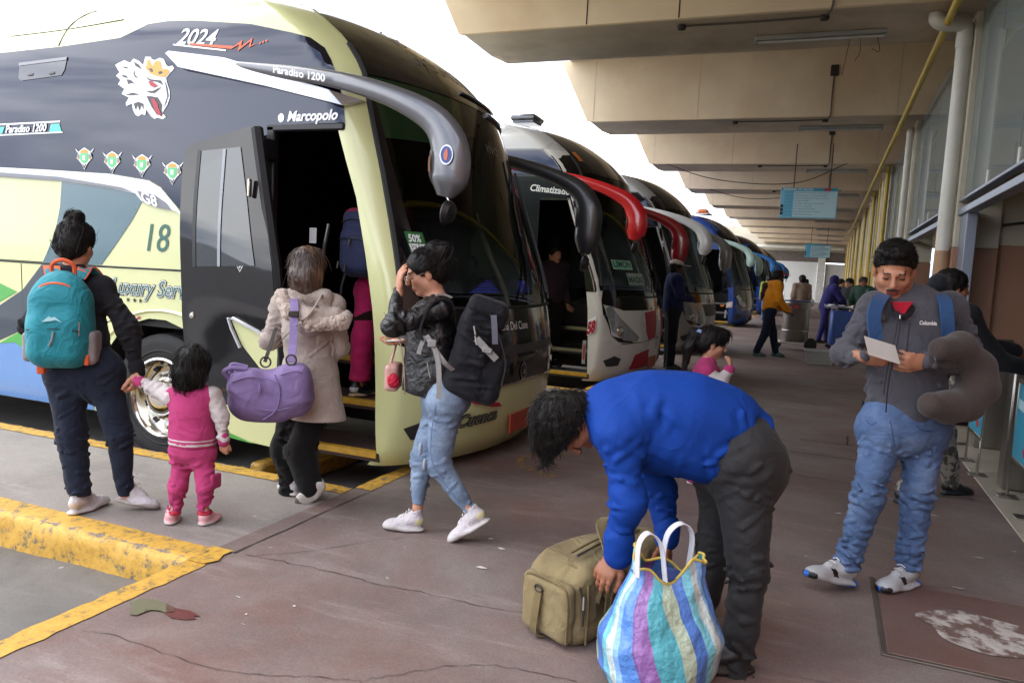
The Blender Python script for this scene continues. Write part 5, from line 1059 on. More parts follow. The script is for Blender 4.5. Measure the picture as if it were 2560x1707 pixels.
# ---------------------------------------------------------------- people
def skinmat(n, c): return mat(n, c, .5, var=.1, vs=14, spec=.4)
SK1, SK2, SK3, SK4 = skinmat('skin_tan', '#a8755a'), skinmat('skin_brown', '#8a5840'), skinmat('skin_light', '#bd8a70'), skinmat('skin_dark', '#4a3026')
def hairmat(n, c, c2): return mat(n, c, .55, var=.5, vs=30, stretch=(1, 1, .2), spec=.25, col2=c2, c2s=7, c2a=.5, c2b=.75)
HB, HBR = hairmat('black_hair', '#0f0c0a', '#1d1814'), hairmat('brown_hair', '#3a281c', '#7a5232')
M_lip, M_brow = mat('lip', '#7e4038', .5), mat('brow_hair', '#1a1411', .7)
def up_of(v, up=(0, 0, 1)): v = nrm(v); u = np.asarray(up, float) - v * (np.asarray(up) @ v); return nrm(u)
class Head:
    def __init__(s, c, f, up=(0, 0, 1), k=1.):
        s.c, s.f, s.k = np.asarray(c, float), nrm(f), k; s.u = up_of(f, up); s.r = np.cross(s.f, s.u); s.M = np.stack([s.r, s.f, s.u])
    def p(s, r, f, u): return s.c + s.k * (r * s.r + f * s.f + u * s.u)
    def loc(s, P): return (np.asarray(P) - s.c) @ s.M.T / s.k
    def prims(s, female=False):
        k, p, M = s.k, s.p, s.M; E = lambda a, b: el(p(*a), np.array(b) * k, M)
        L = [(E((0, -.014, .036), (.075, .094, .080)), .02), (E((0, .028, -.042), (.059, .060, .074)), .03), (E((0, .058, -.096), (.026, .022, .020)), .02), (rc(p(-.033, .080, .020), p(.033, .080, .020), .012 * k), .014)]
        L += [(rc(p(0, .088, .012), p(0, .108, -.026), .0085 * k, .0125 * k), .008), (E((0, .104, -.032), (.016, .011, .008)), .006)]
        L += [(rc(p(-.018, .084, -.060), p(.018, .084, -.060), .0085 * k), .008), (rc(p(-.014, .083, -.071), p(.014, .083, -.071), .0085 * k), .008)]
        for q in (-1, 1): L += [(E((q * .038, .050, -.028), (.026, .030, .026)), .02), (E((q * .077, -.008, -.008), (.010, .020, .031)), .008), (E((q * .031, .077, .0), (.0135, .013, .0115)), .006), (E((q * .055, .0, -.065), (.016, .035, .03)), .03)]
        return L
    def subs(s): return [(el(s.p(q * .032, .100, .001), np.array((.018, .013, .010)) * s.k, s.M), .012) for q in (-1, 1)]
    def zones(s, P):
        """0 skin, 1 lips, 2 brows and lashes"""
        q = s.loc(P); r, f, u = np.abs(q[:, 0]), q[:, 1], q[:, 2]; z = np.zeros(len(P), int)
        near = np.linalg.norm(q, axis=1) < .16
        z[near & (f > .07) & (r < .024) & (np.abs(u + .066) < .0105)] = 1
        z[near & (f > .055) & (r > .015) & (r < .046) & (u > .020) & (u < .028)] = 2
        z[near & (f > .058) & (r > .019) & (r < .044) & (np.abs(u + .003) < .0032)] = 2
        return z
    def hair(s, t=.012, line=.03, sides=-.05):
        k, p, M = s.k, s.p, s.M
        L = [(el(p(0, -.018, .042), np.array((.079 + t, .096 + t, .080 + t * 1.1)) * k, M), .02), (el(p(0, -.055, -.02), np.array((.068 + t, .055 + t, .07)) * k, M), .03)]
        return L, [(p(0, .055 + line, .055), nrm(-.78 * s.f + .62 * s.u)), ] if line is not None else []
def hand(W, d, n, side, curl=.5, k=1., spread=.16, thumb=.6):
    """palm and five bent fingers. W wrist, d toward the knuckles, n palm normal (fingers curl toward it), side = thumb side sign along cross(n, d)"""
    d, n = nrm(d), up_of(d, n); t = np.cross(n, d) * side; W = np.asarray(W, float); L = [(rc(W, W + d * .035 * k, .022 * k, .027 * k, flat=(n, .62)), .012), (rc(W + d * .035 * k - t * .012 * k, W + d * .08 * k - t * .010 * k, .026 * k, .024 * k, flat=(n, .5)), .012), (rc(W + d * .035 * k + t * .014 * k, W + d * .078 * k + t * .016 * k, .022 * k, .020 * k, flat=(n, .55)), .012)]
    for i, (off, ln) in enumerate(((.030, .068), (.010, .078), (-.011, .073), (-.031, .058))):
        a = W + d * (.082 - .006 * abs(i - 1)) * k + t * off * k; dd = nrm(d + t * off * spread * 12 * .2); ang = 0
        for j, fr in enumerate((.45, .32, .23)):
            ang += curl * (.55, .75, .55)[j]; b = a + (dd * math.cos(ang) + n * math.sin(ang)) * ln * fr * k; L.append((rc(a, b, (.0092 - .0009 * j) * k, (.0085 - .0009 * j) * k), .006)); a = b
    a = W + d * .028 * k + t * .024 * k; e = nrm(d * .7 + t * .75 * thumb + n * .35)
    for j, ln in enumerate((.040, .032, .024)):
        b = a + e * ln * k; L.append((rc(a, b, (.013 - .0016 * j) * k, (.0115 - .0016 * j) * k), .008)); a = b; e = nrm(e + d * .35 + n * .25 * curl - t * .25)
    return L
def shoe(name, heel, toe, parent, mats, k=1., up=(0, 0, 1), h=.006, style='trainer', w=1.):
    """heel, toe: points on the underside of the sole. mats: upper, sole, accent"""
    heel, toe = np.asarray(heel, float), np.asarray(toe, float); d = toe - heel; L = np.linalg.norm(d); d = d / L; u = up_of(d, up); r = np.cross(d, u); q = lambda a, b, c: heel + d * a * L + r * b + u * (c * 1.22 if c > .02 * k else c); W = .043 * k * w
    M = np.stack([r, d, u])
    sole = [(rc(q(.13, 0, .014 * k), q(.45, .003 * k, .012 * k), W * .82, W * .80, flat=(u, .36)), .015), (rc(q(.45, .003 * k, .012 * k), q(.87, .0, .015 * k), W * .85, W * .86, flat=(u, .33)), .02)]
    upper = [(rc(q(.15, 0, .05 * k), q(.30, 0, .055 * k), W * .72, W * .68), .02), (rc(q(.3, 0, .05 * k), q(.80, 0, .028 * k), W * .70, W * .72, flat=(u, .75)), .03), (rc(q(.78, 0, .024 * k), q(.88, 0, .022 * k), W * .76, W * .66, flat=(u, .62)), .02), (rc(q(.2, 0, .06 * k), q(.22, 0, .088 * k), W * .66, W * .70), .015), (rc(q(.3, 0, .075 * k), q(.6, 0, .058 * k), W * .34, W * .34), .02)]
    def mf(P):
        x = (P - heel); a, c = x @ d / L, x @ u; m = np.where(c < .022 * k + .008 * np.sin(a * 9) * k, 1, 0)
        if style == 'trainer': m[(c > .03 * k) & (c < .062 * k) & (np.abs(a - .42 - c * 2.2) < .055)] = 2; m[(a > .90) & (c < .03 * k)] = 2
        elif style == 'plain2': m[(a < .2) & (c > .04 * k) & (c < .075 * k)] = 2
        return m
    cuts = [(heel, u)]
    s_ = softmk(name, [(p, kk) for p, kk in sole + upper], h, mats, parent, matfn=mf, cuts=cuts, subs=[(rc(q(.22, 0, .078 * k), q(.24, 0, .14 * k), W * .50, W * .6), .006)])
    if style != 'bare':
        for i in range(4): mk('lace', tube(spline([q(.40 + .07 * i, -.019 * k, (.092 - .011 * i) * k), q(.405 + .07 * i, 0, (.099 - .012 * i) * k), q(.40 + .07 * i, .019 * k, (.092 - .011 * i) * k)], 5), .0028, 4), mats[2] if len(mats) > 3 else MATS['lace_white'], s_)
    return s_
mat('lace_white', '#dcd9d6', .7)
# ================================================================ people near the camera
CR, CF, UZ = nrm((.923, .381, 0)), nrm((-.376, .926, 0)), np.array((0, 0, 1.))
_Rm = np.array([tuple(r2), tuple(-u2), tuple(fwd)])
def PX(x, y, d):
    """point of the place seen at photograph position x, y at distance d along the view axis"""
    return np.array((0, 0, 1.45)) + d * (_Rm.T @ np.array(((x - 1280) / 1904.5, (y - 853.5) / 1904.5, 1.)))
def joints(d0, **k): return {n: PX(x, y, d0 + dd) for n, (x, y, dd) in k.items()}
mid = lambda a, b, t=.5: np.asarray(a) * (1 - t) + np.asarray(b) * t
def torso(J, fr, rs, rc_, rw, rh, flat=.72, k=.05):
    S = mid(J['shA'], J['shB']); C_ = J['chest']; P_ = J['pel']; W_ = mid(C_, P_, .55)
    return [(rc(J['shA'], J['shB'], rs), k), (rc(mid(S, C_, .25), C_, rc_ * .95, rc_, flat=(fr, flat)), k), (rc(C_, W_, rc_, rw, flat=(fr, flat)), k), (rc(W_, P_, rw, rh, flat=(fr, flat + .06)), k)]
def arm(J, s, a, b, c, k=.03): return [(rc(J['sh' + s], J['el' + s], a, b), k), (rc(J['el' + s], J['wr' + s], b, c), k)]
def leg(J, s, a, b, c, k=.03): return [(rc(J['hip' + s], J['kn' + s], a, b), k), (rc(J['kn' + s], J['an' + s], b, c), k)]
def body(root, J, hd, fr, skin, hands=(), k=1., h=.007, feet=True):
    L = hd.prims() + [(rc(hd.p(0, -.02, -.06), mid(J['neck'], mid(J['shA'], J['shB']), .6), .050 * k, .056 * k), .03)]
    L += torso(J, fr, .05 * k, .105 * k, .10 * k, .11 * k) + [(rc(J['hipA'], J['hipB'], .07 * k), .04)]
    for s in 'AB': L += arm(J, s, .036 * k, .030 * k, .024 * k) + leg(J, s, .052 * k, .036 * k, .029 * k)
    for hnd in hands: L += hnd
    return softmk('body', L, h, [skin, M_lip, M_brow], root, matfn=hd.zones, subs=hd.subs())
def person(name_loc, label, group=None): return empty('person', (name_loc[0], name_loc[1], 0), label, 'person', group)
def strands(hd, amp=.004, f=(45, 45, 14)): return lambda P: -amp * (1 - 2 * np.abs(vnoise(hd.loc(P) * (1, 1, 1), f))) - amp * .6 * vnoise(P, (110, 110, 30))
def trim(name, pts, r, m, parent, n=20, k=6): return mk(name, tube(spline(pts, n), r, k), m, parent)
def cloth(n, c, rough=.85, var=.1, bump=.25, bs=160, sheen=.06, wr=.16, **k): return mat(n, c, rough, var=var, vs=9, bump=bump, bs=bs, sheen=sheen, spec=.2, wr=wr, **k)
W_shoe, W_sole = mat('white_shoe', '#bdb8bc', .6, var=.06, wr=.3, wrs=30), mat('white_sole', '#b5b1ad', .6, var=.08)
# ---------------------------------------------------------------- woman with the teal backpack
J = joints(4.17, head=(191, 614, 0), neck=(186, 668, 0), shA=(130, 724, 0), shB=(258, 720, 0), elA=(76, 815, .06), wrA=(100, 890, .28), elB=(322, 825, 0), wrB=(343, 925, .02), pel=(210, 915, 0), hipA=(165, 940, 0), hipB=(258, 940, 0), knA=(180, 1085, 0), knB=(300, 1090, .03), anA=(200, 1248, -.03), anB=(314, 1236, .06), chest=(196, 775, 0))
fr = nrm(CF * .9 + CR * .35); hd = Head(J['head'], nrm(CF + CR * .05 - UZ * .2), k=.98)
P = person(J['pel'], 'woman in black hoodie and navy joggers with hair bun, holding a toddler by the hand')
body(P, J, hd, fr, SK3, [hand(J['wrA'], fr, -UZ, 1, .5), hand(J['wrB'], PX(338, 962, 4.19) - J['wrB'], -CR, 1, .9)])
HD = cloth('black_fleece', '#1b1b1f', .9); NV = cloth('navy_jersey', '#1c2231', .9)
def hem_top(*a): return
L = torso(J, fr, .068, .16, .16, .165, .78, .05) + [(rc(J['shA'], J['elA'], .068, .068), .04), (rc(J['elA'], J['wrA'], .068, .045), .04), (rc(J['shB'], J['elB'], .072, .074), .04), (rc(J['elB'], J['wrB'], .074, .042), .04), (rc(J['neck'] - UZ * .02, J['neck'] - UZ * .09, .075, .10, flat=(fr, .9)), .05), (rc(J['neck'] - fr * .05 - UZ * .03 - CR * .07, J['neck'] - fr * .05 - UZ * .03 + CR * .07, .05), .03)]
softmk('hoodie', L, .0065, HD, P, shrink=.011, disp=folds(.009, (7, 7, 11), seg=arm_creases(J, .072) + torso_creases(J)), cuts=[(J['pel'] + UZ * .02, UZ + CR * .05)])
for s in 'AB': softmk('cuff', [(rc(mid(J['el' + s], J['wr' + s], .88), mid(J['el' + s], J['wr' + s], 1.06), .043, .040), .01)], .007, HD, P)
L = [(rc(J['hipA'] + UZ * .03, J['hipB'] + UZ * .03, .13, flat=(fr, .95)), .06), (rc(J['pel'] + UZ * .05, J['pel'] - UZ * .05, .165, .17, flat=(fr, .8)), .06)] + leg(J, 'A', .115, .095, .072, .05) + leg(J, 'B', .112, .085, .060, .05)
for s in 'AB': L += [(rc(mid(J['kn' + s], J['an' + s], .8), J['an' + s] + UZ * .055, .066, .060), .03)]
softmk('joggers', L, .0065, NV, P, shrink=.017, cuts=[(mid(J['anA'], J['anB']) + UZ * .012, nrm(UZ + CR * .08))], disp=folds(.009, (6, 6, 10), base=.35, seg=leg_creases(J, .09)))
L, _ = hd.hair(.014, None)
hairmk(hd, L + [(el(hd.p(.0, -.055, .135), (.045, .045, .042)), .02), (el(hd.p(.02, -.045, .158), (.03, .03, .028)), .02), (rc(hd.p(0, -.07, -.03), hd.p(0, -.075, -.075), .045, .025), .03)], .006, HB, P, comb=lambda p: hd.p(0, -.06, .14) - p, n=1100, L=.045, lift=.003, cuts=[(hd.p(0, .045, 0), -hd.f * .9 + hd.u * .45)])
for i in range(14): trim('stray_hair', [hd.p(RNG.uniform(-.07, .07), RNG.uniform(-.09, -.02), RNG.uniform(-.08, .1)), hd.p(RNG.uniform(-.10, .10), RNG.uniform(-.12, -.04), RNG.uniform(-.09, .12)), hd.p(RNG.uniform(-.11, .11), RNG.uniform(-.12, -.05), RNG.uniform(-.12, .14))], .0011, HB, P, 6, 3)
shoe('shoe', PX(172, 1291, 4.08), PX(266, 1256, 4.33) * (1, 1, 0) + UZ * .004, P, [W_shoe, W_sole, mat('beige_patch', '#bcb0a4', .7)], style='plain2')
shoe('shoe', PX(288, 1254, 4.22), PX(392, 1273, 4.27), P, [W_shoe, mat('worn_sole', '#9c948d', .7, var=.1), MATS['beige_patch']], style='plain2', up=(-.1, .2, 1))
# her teal backpack
T1, T2 = cloth('teal_nylon', '#257f8c', .6, bump=.1, wr=.4, wrs=8), cloth('orange_piping', '#d8603a', .6); GR = cloth('grey_mesh', '#8b8586', .8)
bp = empty('backpack', PX(152, 905, 4.0), 'teal backpack with orange piping on the back of the woman in the black hoodie', 'backpack')
bx, by = nrm(CR * .95 + CF * .2), nrm(CF * .95 - CR * .2); Mb = np.stack([bx, by, UZ])
q = lambda a, b, c: PX(154, 800, 4.01) + bx * a + by * b + UZ * c
softmk('bag', [(rbx(q(0, 0, -.03), (.150, .105, .215), .085, Mb), .03), (rbx(q(0, -.03, -.09), (.135, .105, .14), .08, Mb), .05), (el(q(0, .0, .16), (.115, .085, .10), Mb), .05)], .007, T1, bp, disp=folds(.006, (8, 8, 7)))
softmk('side_pocket', [(rbx(q(.145, .01, -.14), (.035, .07, .09), .03, Mb), .02)], .007, GR, bp); softmk('side_pocket', [(rbx(q(-.145, .01, -.14), (.03, .07, .08), .028, Mb), .02)], .007, GR, bp)
trim('piping', [q(-.135, -.05, .0), q(-.12, -.065, .10), q(-.07, -.075, .175), q(0, -.08, .195), q(.07, -.075, .175), q(.12, -.065, .10), q(.138, -.05, .0)], .007, T2, bp); trim('zip', [q(-.125, -.118, -.045), q(0, -.135, -.035), q(.12, -.118, -.045)], .003, M_ink, bp)
trim('grab_loop', [q(-.055, .03, .235), q(-.05, .02, .29), q(0, .01, .315), q(.05, .02, .29), q(.055, .03, .235)], .011, T2, bp)
for sg, tp in ((-1, J['shA']), (1, J['shB'])):
    pth = spline([q(sg * .06, .06, .22), q(sg * .085, .11, .27), tp * .35 + q(sg * .10, .16, .26) * .65, q(sg * .12, .24, .15)], 12); st = mk('strap', ribbon(pth, .065, .012, side=bx), T1, bp); mk('strap_edge', ribbon(pth + (0, 0, .004), .078, .006, side=bx), T2, st)
mk('logo', (lambda V, F: (q(-.0, -.142, 0)[None] + V[:, :1] * bx + V[:, 1:2] * UZ, F))(*tri2d([(-.045, .0), (-.01, .03), (.0, .022), (.015, .028), (.05, .0), (.02, .012), (.0, .006)])), mat('pale_logo', '#a9d4da', .5), bp)
trim('zip_pull', [q(.01, -.145, -.05), q(.005, -.15, -.09), q(-.01, -.148, -.12)], .005, GR, bp, 8); trim('toggle', [q(.115, -.10, .0), q(.115, -.105, -.07)], .007, GR, bp, 4)
softmk('pull_tab', [(rbx(q(.14, -.06, -.20), (.012, .012, .03), .008, Mb), .01)], .005, T2, bp); softmk('pull_tab', [(rbx(q(-.09, -.02, -.255), (.02, .02, .03), .01, Mb), .01)], .005, T2, bp)
# ---------------------------------------------------------------- toddler in pink
Jm = J
J = joints(4.06, head=(481, 922, 0), neck=(481, 972, 0), shA=(430, 990, 0), shB=(530, 994, 0), elA=(388, 972, .03), wrA=(350, 954, .06), elB=(553, 1045, 0), wrB=(559, 1098, -.01), pel=(481, 1128, 0), hipA=(458, 1142, 0), hipB=(505, 1142, 0), knA=(446, 1215, -.02), knB=(515, 1215, -.02), anA=(434, 1284, 0), anB=(511, 1284, .01), chest=(481, 1035, 0))
fr = nrm(CF * .97 + CR * .1); hd = Head(J['head'], nrm(fr - CR * .15 - UZ * .2), k=.82)
P = person(J['pel'], 'toddler in a pink varsity jacket with white sleeves and pink trousers, seen from behind')
body(P, J, hd, fr, SK3, [hand(J['wrA'], J['wrA'] - J['elA'], fr, 1, .8, .55), hand(J['wrB'], -UZ, fr, -1, .5, .6)], k=.66, h=.006)
PK, PKW, PKD = cloth('pink_jersey', '#a8386a'), cloth('white_sleeve', '#bdb6b4'), cloth('pink_trouser', '#a93a6b')
softmk('jacket', torso(J, fr, .055, .112, .11, .112, .85, .04) + [(rc(J['neck'] - UZ * .0, J['neck'] - UZ * .05, .045, .07), .03), (rc(J['pel'] + UZ * .07, J['pel'] + UZ * .05, .122, .124, flat=(fr, .85)), .01)], .006, [PK, PKW], P, disp=folds(.005, (10, 10, 16), base=.6, seg=torso_creases(J, .10, .7, 18)), cuts=[(J['pel'] + UZ * .035, UZ)],
       matfn=lambda C: np.where((np.abs(C[:, 2] - J['pel'][2] - .052) < .004) | (np.abs(C[:, 2] - J['pel'][2] - .073) < .004), 1, 0))
for s in 'AB':
    softmk('sleeve', [(rc(mid(J['sh' + s], J['el' + s], -.05), J['el' + s], .058, .046), .03), (rc(J['el' + s], J['wr' + s], .046, .034), .03)], .006, PKW, P, disp=folds(.004, (14, 14, 14), base=.7, seg=arm_creases(J, .044, .6, s)))
    e = nrm(J['wr' + s] - J['el' + s]); softmk('cuff', [(rc(J['wr' + s] - e * .012, J['wr' + s] + e * .012, .032, .030), .01)], .005, PK, P)
softmk('trousers', [(rc(J['hipA'] + UZ * .03, J['hipB'] + UZ * .03, .078, flat=(fr, 1.05)), .05), (rc(J['pel'] + UZ * .06, J['pel'], .105, .11, flat=(fr, .85)), .05)] + leg(J, 'A', .074, .056, .044, .03) + leg(J, 'B', .074, .056, .044, .03), .0055, PKD, P, shrink=.006, cuts=[(mid(J['anA'], J['anB']) + UZ * .01, UZ)], disp=folds(.006, (9, 9, 16), base=.5, seg=leg_creases(J, .058, .7)))
for s in 'AB': softmk('frill', [(rc(J['an' + s] + UZ * .016, J['an' + s] + UZ * .010, .036, .038), .005)], .005, mat('red_frill', '#b0283f', .8), P, disp=folds(.004, (60, 60, 20), base=1.), cuts=[(J['an' + s] + UZ * .0, UZ), (J['an' + s] + UZ * .022, -UZ)])
softmk('pocket', [(rbx(mid(J['hipB'], J['knB'], .8) + CR * .055, (.012, .035, .04), .01), .01)], .006, PKD, P)
L, _ = hd.hair(.022, None)
hairmk(hd, L + [(rc(hd.p(-.05, -.06, -.05), hd.p(-.05, -.05, -.10), .045, .03), .03), (rc(hd.p(.05, -.06, -.05), hd.p(.055, -.05, -.10), .045, .03), .03), (rc(hd.p(0, -.07, -.04), hd.p(0, -.07, -.11), .05, .035), .03), (el(hd.p(.01, -.02, .125), (.028, .028, .035)), .02), (rc(hd.p(-.03, 0, .10), hd.p(-.085, -.02, .09), .012, .006), .02)], .0055, HB, P, n=900, L=.06, lift=.01, cuts=[(hd.p(0, .055, 0), -hd.f * .9 + hd.u * .4)])
for i in range(16): trim('curl', [hd.p(RNG.uniform(-.09, .09), -.08, RNG.uniform(-.06, .08)), hd.p(RNG.uniform(-.1, .1), -.10, RNG.uniform(-.10, .06)), hd.p(RNG.uniform(-.09, .09), -.085, RNG.uniform(-.14, -.04))], .0016, HB, P, 6, 3)
PS = mat('pink_shoe', '#d9a3a8', .6, var=.06)
shoe('shoe', J['anA'] * (1, 1, 0) - fr * .035, J['anA'] * (1, 1, 0) + nrm(CF - CR * .45) * .105, P, [PS, W_sole, PS], k=.72, h=.005, style='p'); shoe('shoe', J['anB'] * (1, 1, 0) - fr * .035, J['anB'] * (1, 1, 0) + nrm(CF + CR * .25) * .105, P, [PS, W_sole, PS], k=.72, h=.005, style='p')
# ---------------------------------------------------------------- woman in the pale wool coat
J = joints(4.62, head=(771, 674, 0), neck=(770, 730, 0), shA=(708, 762, 0), shB=(836, 764, 0), elA=(674, 850, .06), wrA=(712, 846, .3), elB=(850, 868, .04), wrB=(815, 862, .3), pel=(776, 975, 0), hipA=(745, 988, 0), hipB=(806, 988, 0), knA=(728, 1118, .03), knB=(762, 1125, -.03), anA=(724, 1222, .06), anB=(782, 1212, -.04), chest=(772, 825, 0))
fr = nrm(CF * .95 - CR * .2); hd = Head(J['head'], nrm(fr + CR * .12 - UZ * .15), k=.97)
P = person(J['pel'], 'woman in a cream wool coat with fur-trimmed hood and wide black trousers boarding the coach')
body(P, J, hd, fr, SK3, [hand(J['wrA'], fr, UZ, 1, .8), hand(J['wrB'], fr, UZ, -1, .8)])
WC, FUR = cloth('cream_wool', '#a89c93', .95, bump=.3, bs=110, sheen=.1, wr=.3), mat('pale_fur', '#b3a396', 1., var=.25, vs=40, bump=.9, bs=140, sheen=.5); BK = cloth('black_cloth', '#131314', .9)
L = torso(J, fr, .070, .155, .145, .155, .78, .06) + [(rc(J['shA'], J['elA'], .070, .068), .05), (rc(J['elA'], J['wrA'], .068, .05), .04), (rc(J['shB'], J['elB'], .068, .066), .05), (rc(J['elB'], J['wrB'], .066, .05), .04), (rc(J['pel'] + UZ * .06, PX(792, 1062, 4.58), .165, .185, flat=(fr, .82)), .06)]
softmk('coat', L, .007, WC, P, shrink=.006, disp=folds(.006, (6, 6, 9), base=.5, seg=arm_creases(J, .068) + torso_creases(J, .15, .8, 10)), cuts=[(PX(790, 1043, 4.6), UZ + CR * .03)])
softmk('hood', [(rc(PX(715, 755, 4.52), PX(775, 805, 4.46), .05, .075), .05), (rc(PX(775, 805, 4.46), PX(838, 790, 4.50), .075, .062), .05), (rc(PX(735, 742, 4.55), PX(810, 745, 4.55), .06, .06), .06)], .008, WC, P, disp=folds(.010, (8, 8, 10), base=.8))
softmk('fur_trim', [(rc(PX(705, 738, 4.5), PX(722, 782, 4.45), .042, .040), .02), (rc(PX(722, 782, 4.45), PX(775, 812, 4.40), .034, .036), .02), (rc(PX(775, 812, 4.40), PX(855, 806, 4.44), .036, .040), .02), (rc(PX(855, 806, 4.44), PX(866, 790, 4.5), .042, .035), .02)], .007, FUR, P, disp=lambda p: -.008 * vnoise(p, 70) - .006 * vnoise(p, 130))
mk('coat_seam', tube(spline([PX(796, 830, 4.45), PX(790, 880, 4.45), PX(775, 940, 4.45)], 8), .0025, 4), WC, P)
L = [(rc(J['hipA'], J['hipB'], .10, flat=(fr, .9)), .05), (rc(J['hipA'], PX(716, 1120, 4.66), .095, .088), .05), (rc(PX(716, 1120, 4.66), PX(728, 1222, 4.68), .088, .078), .04), (rc(J['hipB'], PX(752, 1125, 4.56), .092, .095), .05), (rc(PX(752, 1125, 4.56), PX(775, 1212, 4.55), .095, .085), .04)]
softmk('trousers', L, .008, BK, P, disp=folds(.008, (7, 7, 6), base=.6, seg=leg_creases(J, .09)))
L, _ = hd.hair(.012, None)
hairmk(hd, L + [(rc(hd.p(0, -.065, .05), hd.p(0, -.085, -.07), .075, .075, flat=(hd.f, .75)), .04), (rc(hd.p(-.03, -.085, -.06), hd.p(-.035, -.09, -.17), .062, .03, flat=(hd.f, .7)), .04), (rc(hd.p(.03, -.085, -.06), hd.p(.03, -.09, -.165), .062, .03, flat=(hd.f, .7)), .04)], .006, mat('hair_ombre', '#3c2a1e', .4, var=.45, vs=22, stretch=(1, 1, .15), bump=.6, bs=80, spec=.6, col2='#8a5f38', c2s=5, c2a=.46, c2b=.7), P, n=1700, L=.10, lift=.003, comb=lambda p: np.repeat(-hd.u[None], len(p), 0) + .4 * (p - hd.p(0, 0, .05)), cuts=[(hd.p(0, .045, 0), -hd.f * .9 + hd.u * .35)])
for i in range(26): a = RNG.uniform(-.07, .07); trim('lock', [hd.p(a, -.10, .05), hd.p(a * 1.1, -.125 + abs(a) * .4, -.05), hd.p(a * .95 + RNG.normal(0, .01), -.12 + abs(a) * .3, RNG.uniform(-.20, -.15))], [.003, .006, .0015], MATS['hair_ombre'], P, 8, 4)
RS = mat('runner_grey', '#b9b5ae', .6, var=.15, vs=30)
shoe('shoe', PX(808, 1213, 4.5), PX(748, 1262, 4.5), P, [W_shoe, RS, mat('runner_dark', '#5e5a57', .6)], up=(.3, .5, .6)); shoe('shoe', PX(742, 1240, 4.62) * (1, 1, 0), PX(705, 1224, 4.78) * (1, 1, 0), P, [W_shoe, RS, MATS['runner_dark']])
# purple holdall on its strap
PU, PUD = cloth('lilac_canvas', '#7c6a96', .7, bump=.15, bs=220, wr=.35, wrs=7), cloth('lilac_webbing', '#7f6f9c', .6)
du = empty('duffel_bag', PX(680, 1045, 4.35), 'lilac holdall hanging by a shoulder strap from the woman in the cream coat', 'bag')
a1, a2 = nrm(PX(745, 965, 4.35) - PX(612, 975, 4.28)), None; a3 = UZ; a2 = np.cross(a3, a1); Md = np.stack([a1, nrm(a2), nrm(np.cross(a1, nrm(a2)))])
q = lambda a, b, c: PX(680, 980, 4.31) + Md[0] * a + Md[1] * b + Md[2] * c
softmk('bag', [(rbx(q(0, 0, -.01), (.225, .12, .135), .09, Md), .03), (rbx(q(-.13, -.01, .02), (.09, .11, .12), .06, Md), .04), (rbx(q(.12, -.02, .03), (.09, .11, .12), .06, Md), .04), (el(q(0, 0, -.08), (.20, .11, .09), Md), .04)], .007, PU, du, disp=folds(.009, (6, 6, 7), base=.8, amp2=.5))
for pts in ([q(-.20, -.11, .09), q(-.1, -.125, .115), q(.0, -.13, .09), (q(.06, -.13, .05))], [q(.03, -.135, .12), q(.05, -.14, .02), q(.02, -.14, -.08), q(-.05, -.125, -.13)], [q(.06, -.13, .115), q(.14, -.135, .13), q(.2, -.11, .09), q(.215, -.08, .0)], [q(-.22, -.08, .0), q(-.1, -.125, -.05), q(.0, -.135, -.08), q(.1, -.13, -.07), q(.21, -.09, -.03)]): trim('seam', pts, .004, PUD, du)
trim('zip_pull', [q(-.05, -.135, .075), q(-.055, -.145, .04), q(-.06, -.14, .02)], .006, PUD, du, 6)
trim('handle', [q(-.22, -.05, .10), q(-.24, -.06, .14), q(-.2, -.06, .16), q(-.12, -.06, .15)], .014, PUD, du); trim('handle', [q(-.21, .0, .12), q(-.2, .0, .17), q(-.12, 0, .15)], .014, PUD, du)
st = spline([PX(728, 905, 4.26), PX(733, 850, 4.33), PX(735, 800, 4.36), PX(736, 765, 4.40), PX(733, 742, 4.50), PX(732, 735, 4.60), PX(725, 780, 4.78)], 22); mk('strap', ribbon(st, .045, .006, side=CR), PUD, du)
for x, y, d in ((728, 900, 4.25), (664, 905, 4.28)): mk('clip', tube([PX(x + 13 * math.cos(t), y + 13 * math.sin(t), d) for t in np.linspace(0, 6.28, 13)], .005, 6), M_dark, du)
mk('buckle', xf(box((-.03, -.006, -.018), (.03, .006, .018), .005), frame(PX(734, 785, 4.35), CR, CF, UZ)), M_dark, du); mk('strap_end', ribbon(spline([PX(662, 905, 4.28), PX(672, 875, 4.30), PX(682, 845, 4.40), PX(690, 820, 4.6)], 10), .02, .005, side=CR), MATS['dark_fitting'], du)
st = spline([PX(692, 862, 4.50), PX(740, 815, 4.36), PX(770, 790, 4.36), PX(800, 745, 4.46), PX(806, 735, 4.58)], 18)
mk('crossbody_strap', ribbon(st, .022, .005, side=nrm(CR + UZ)), cloth('taupe_strap', '#8d7f76'), None, label='thin taupe cross-body strap over the back of the cream coat', cat='strap')
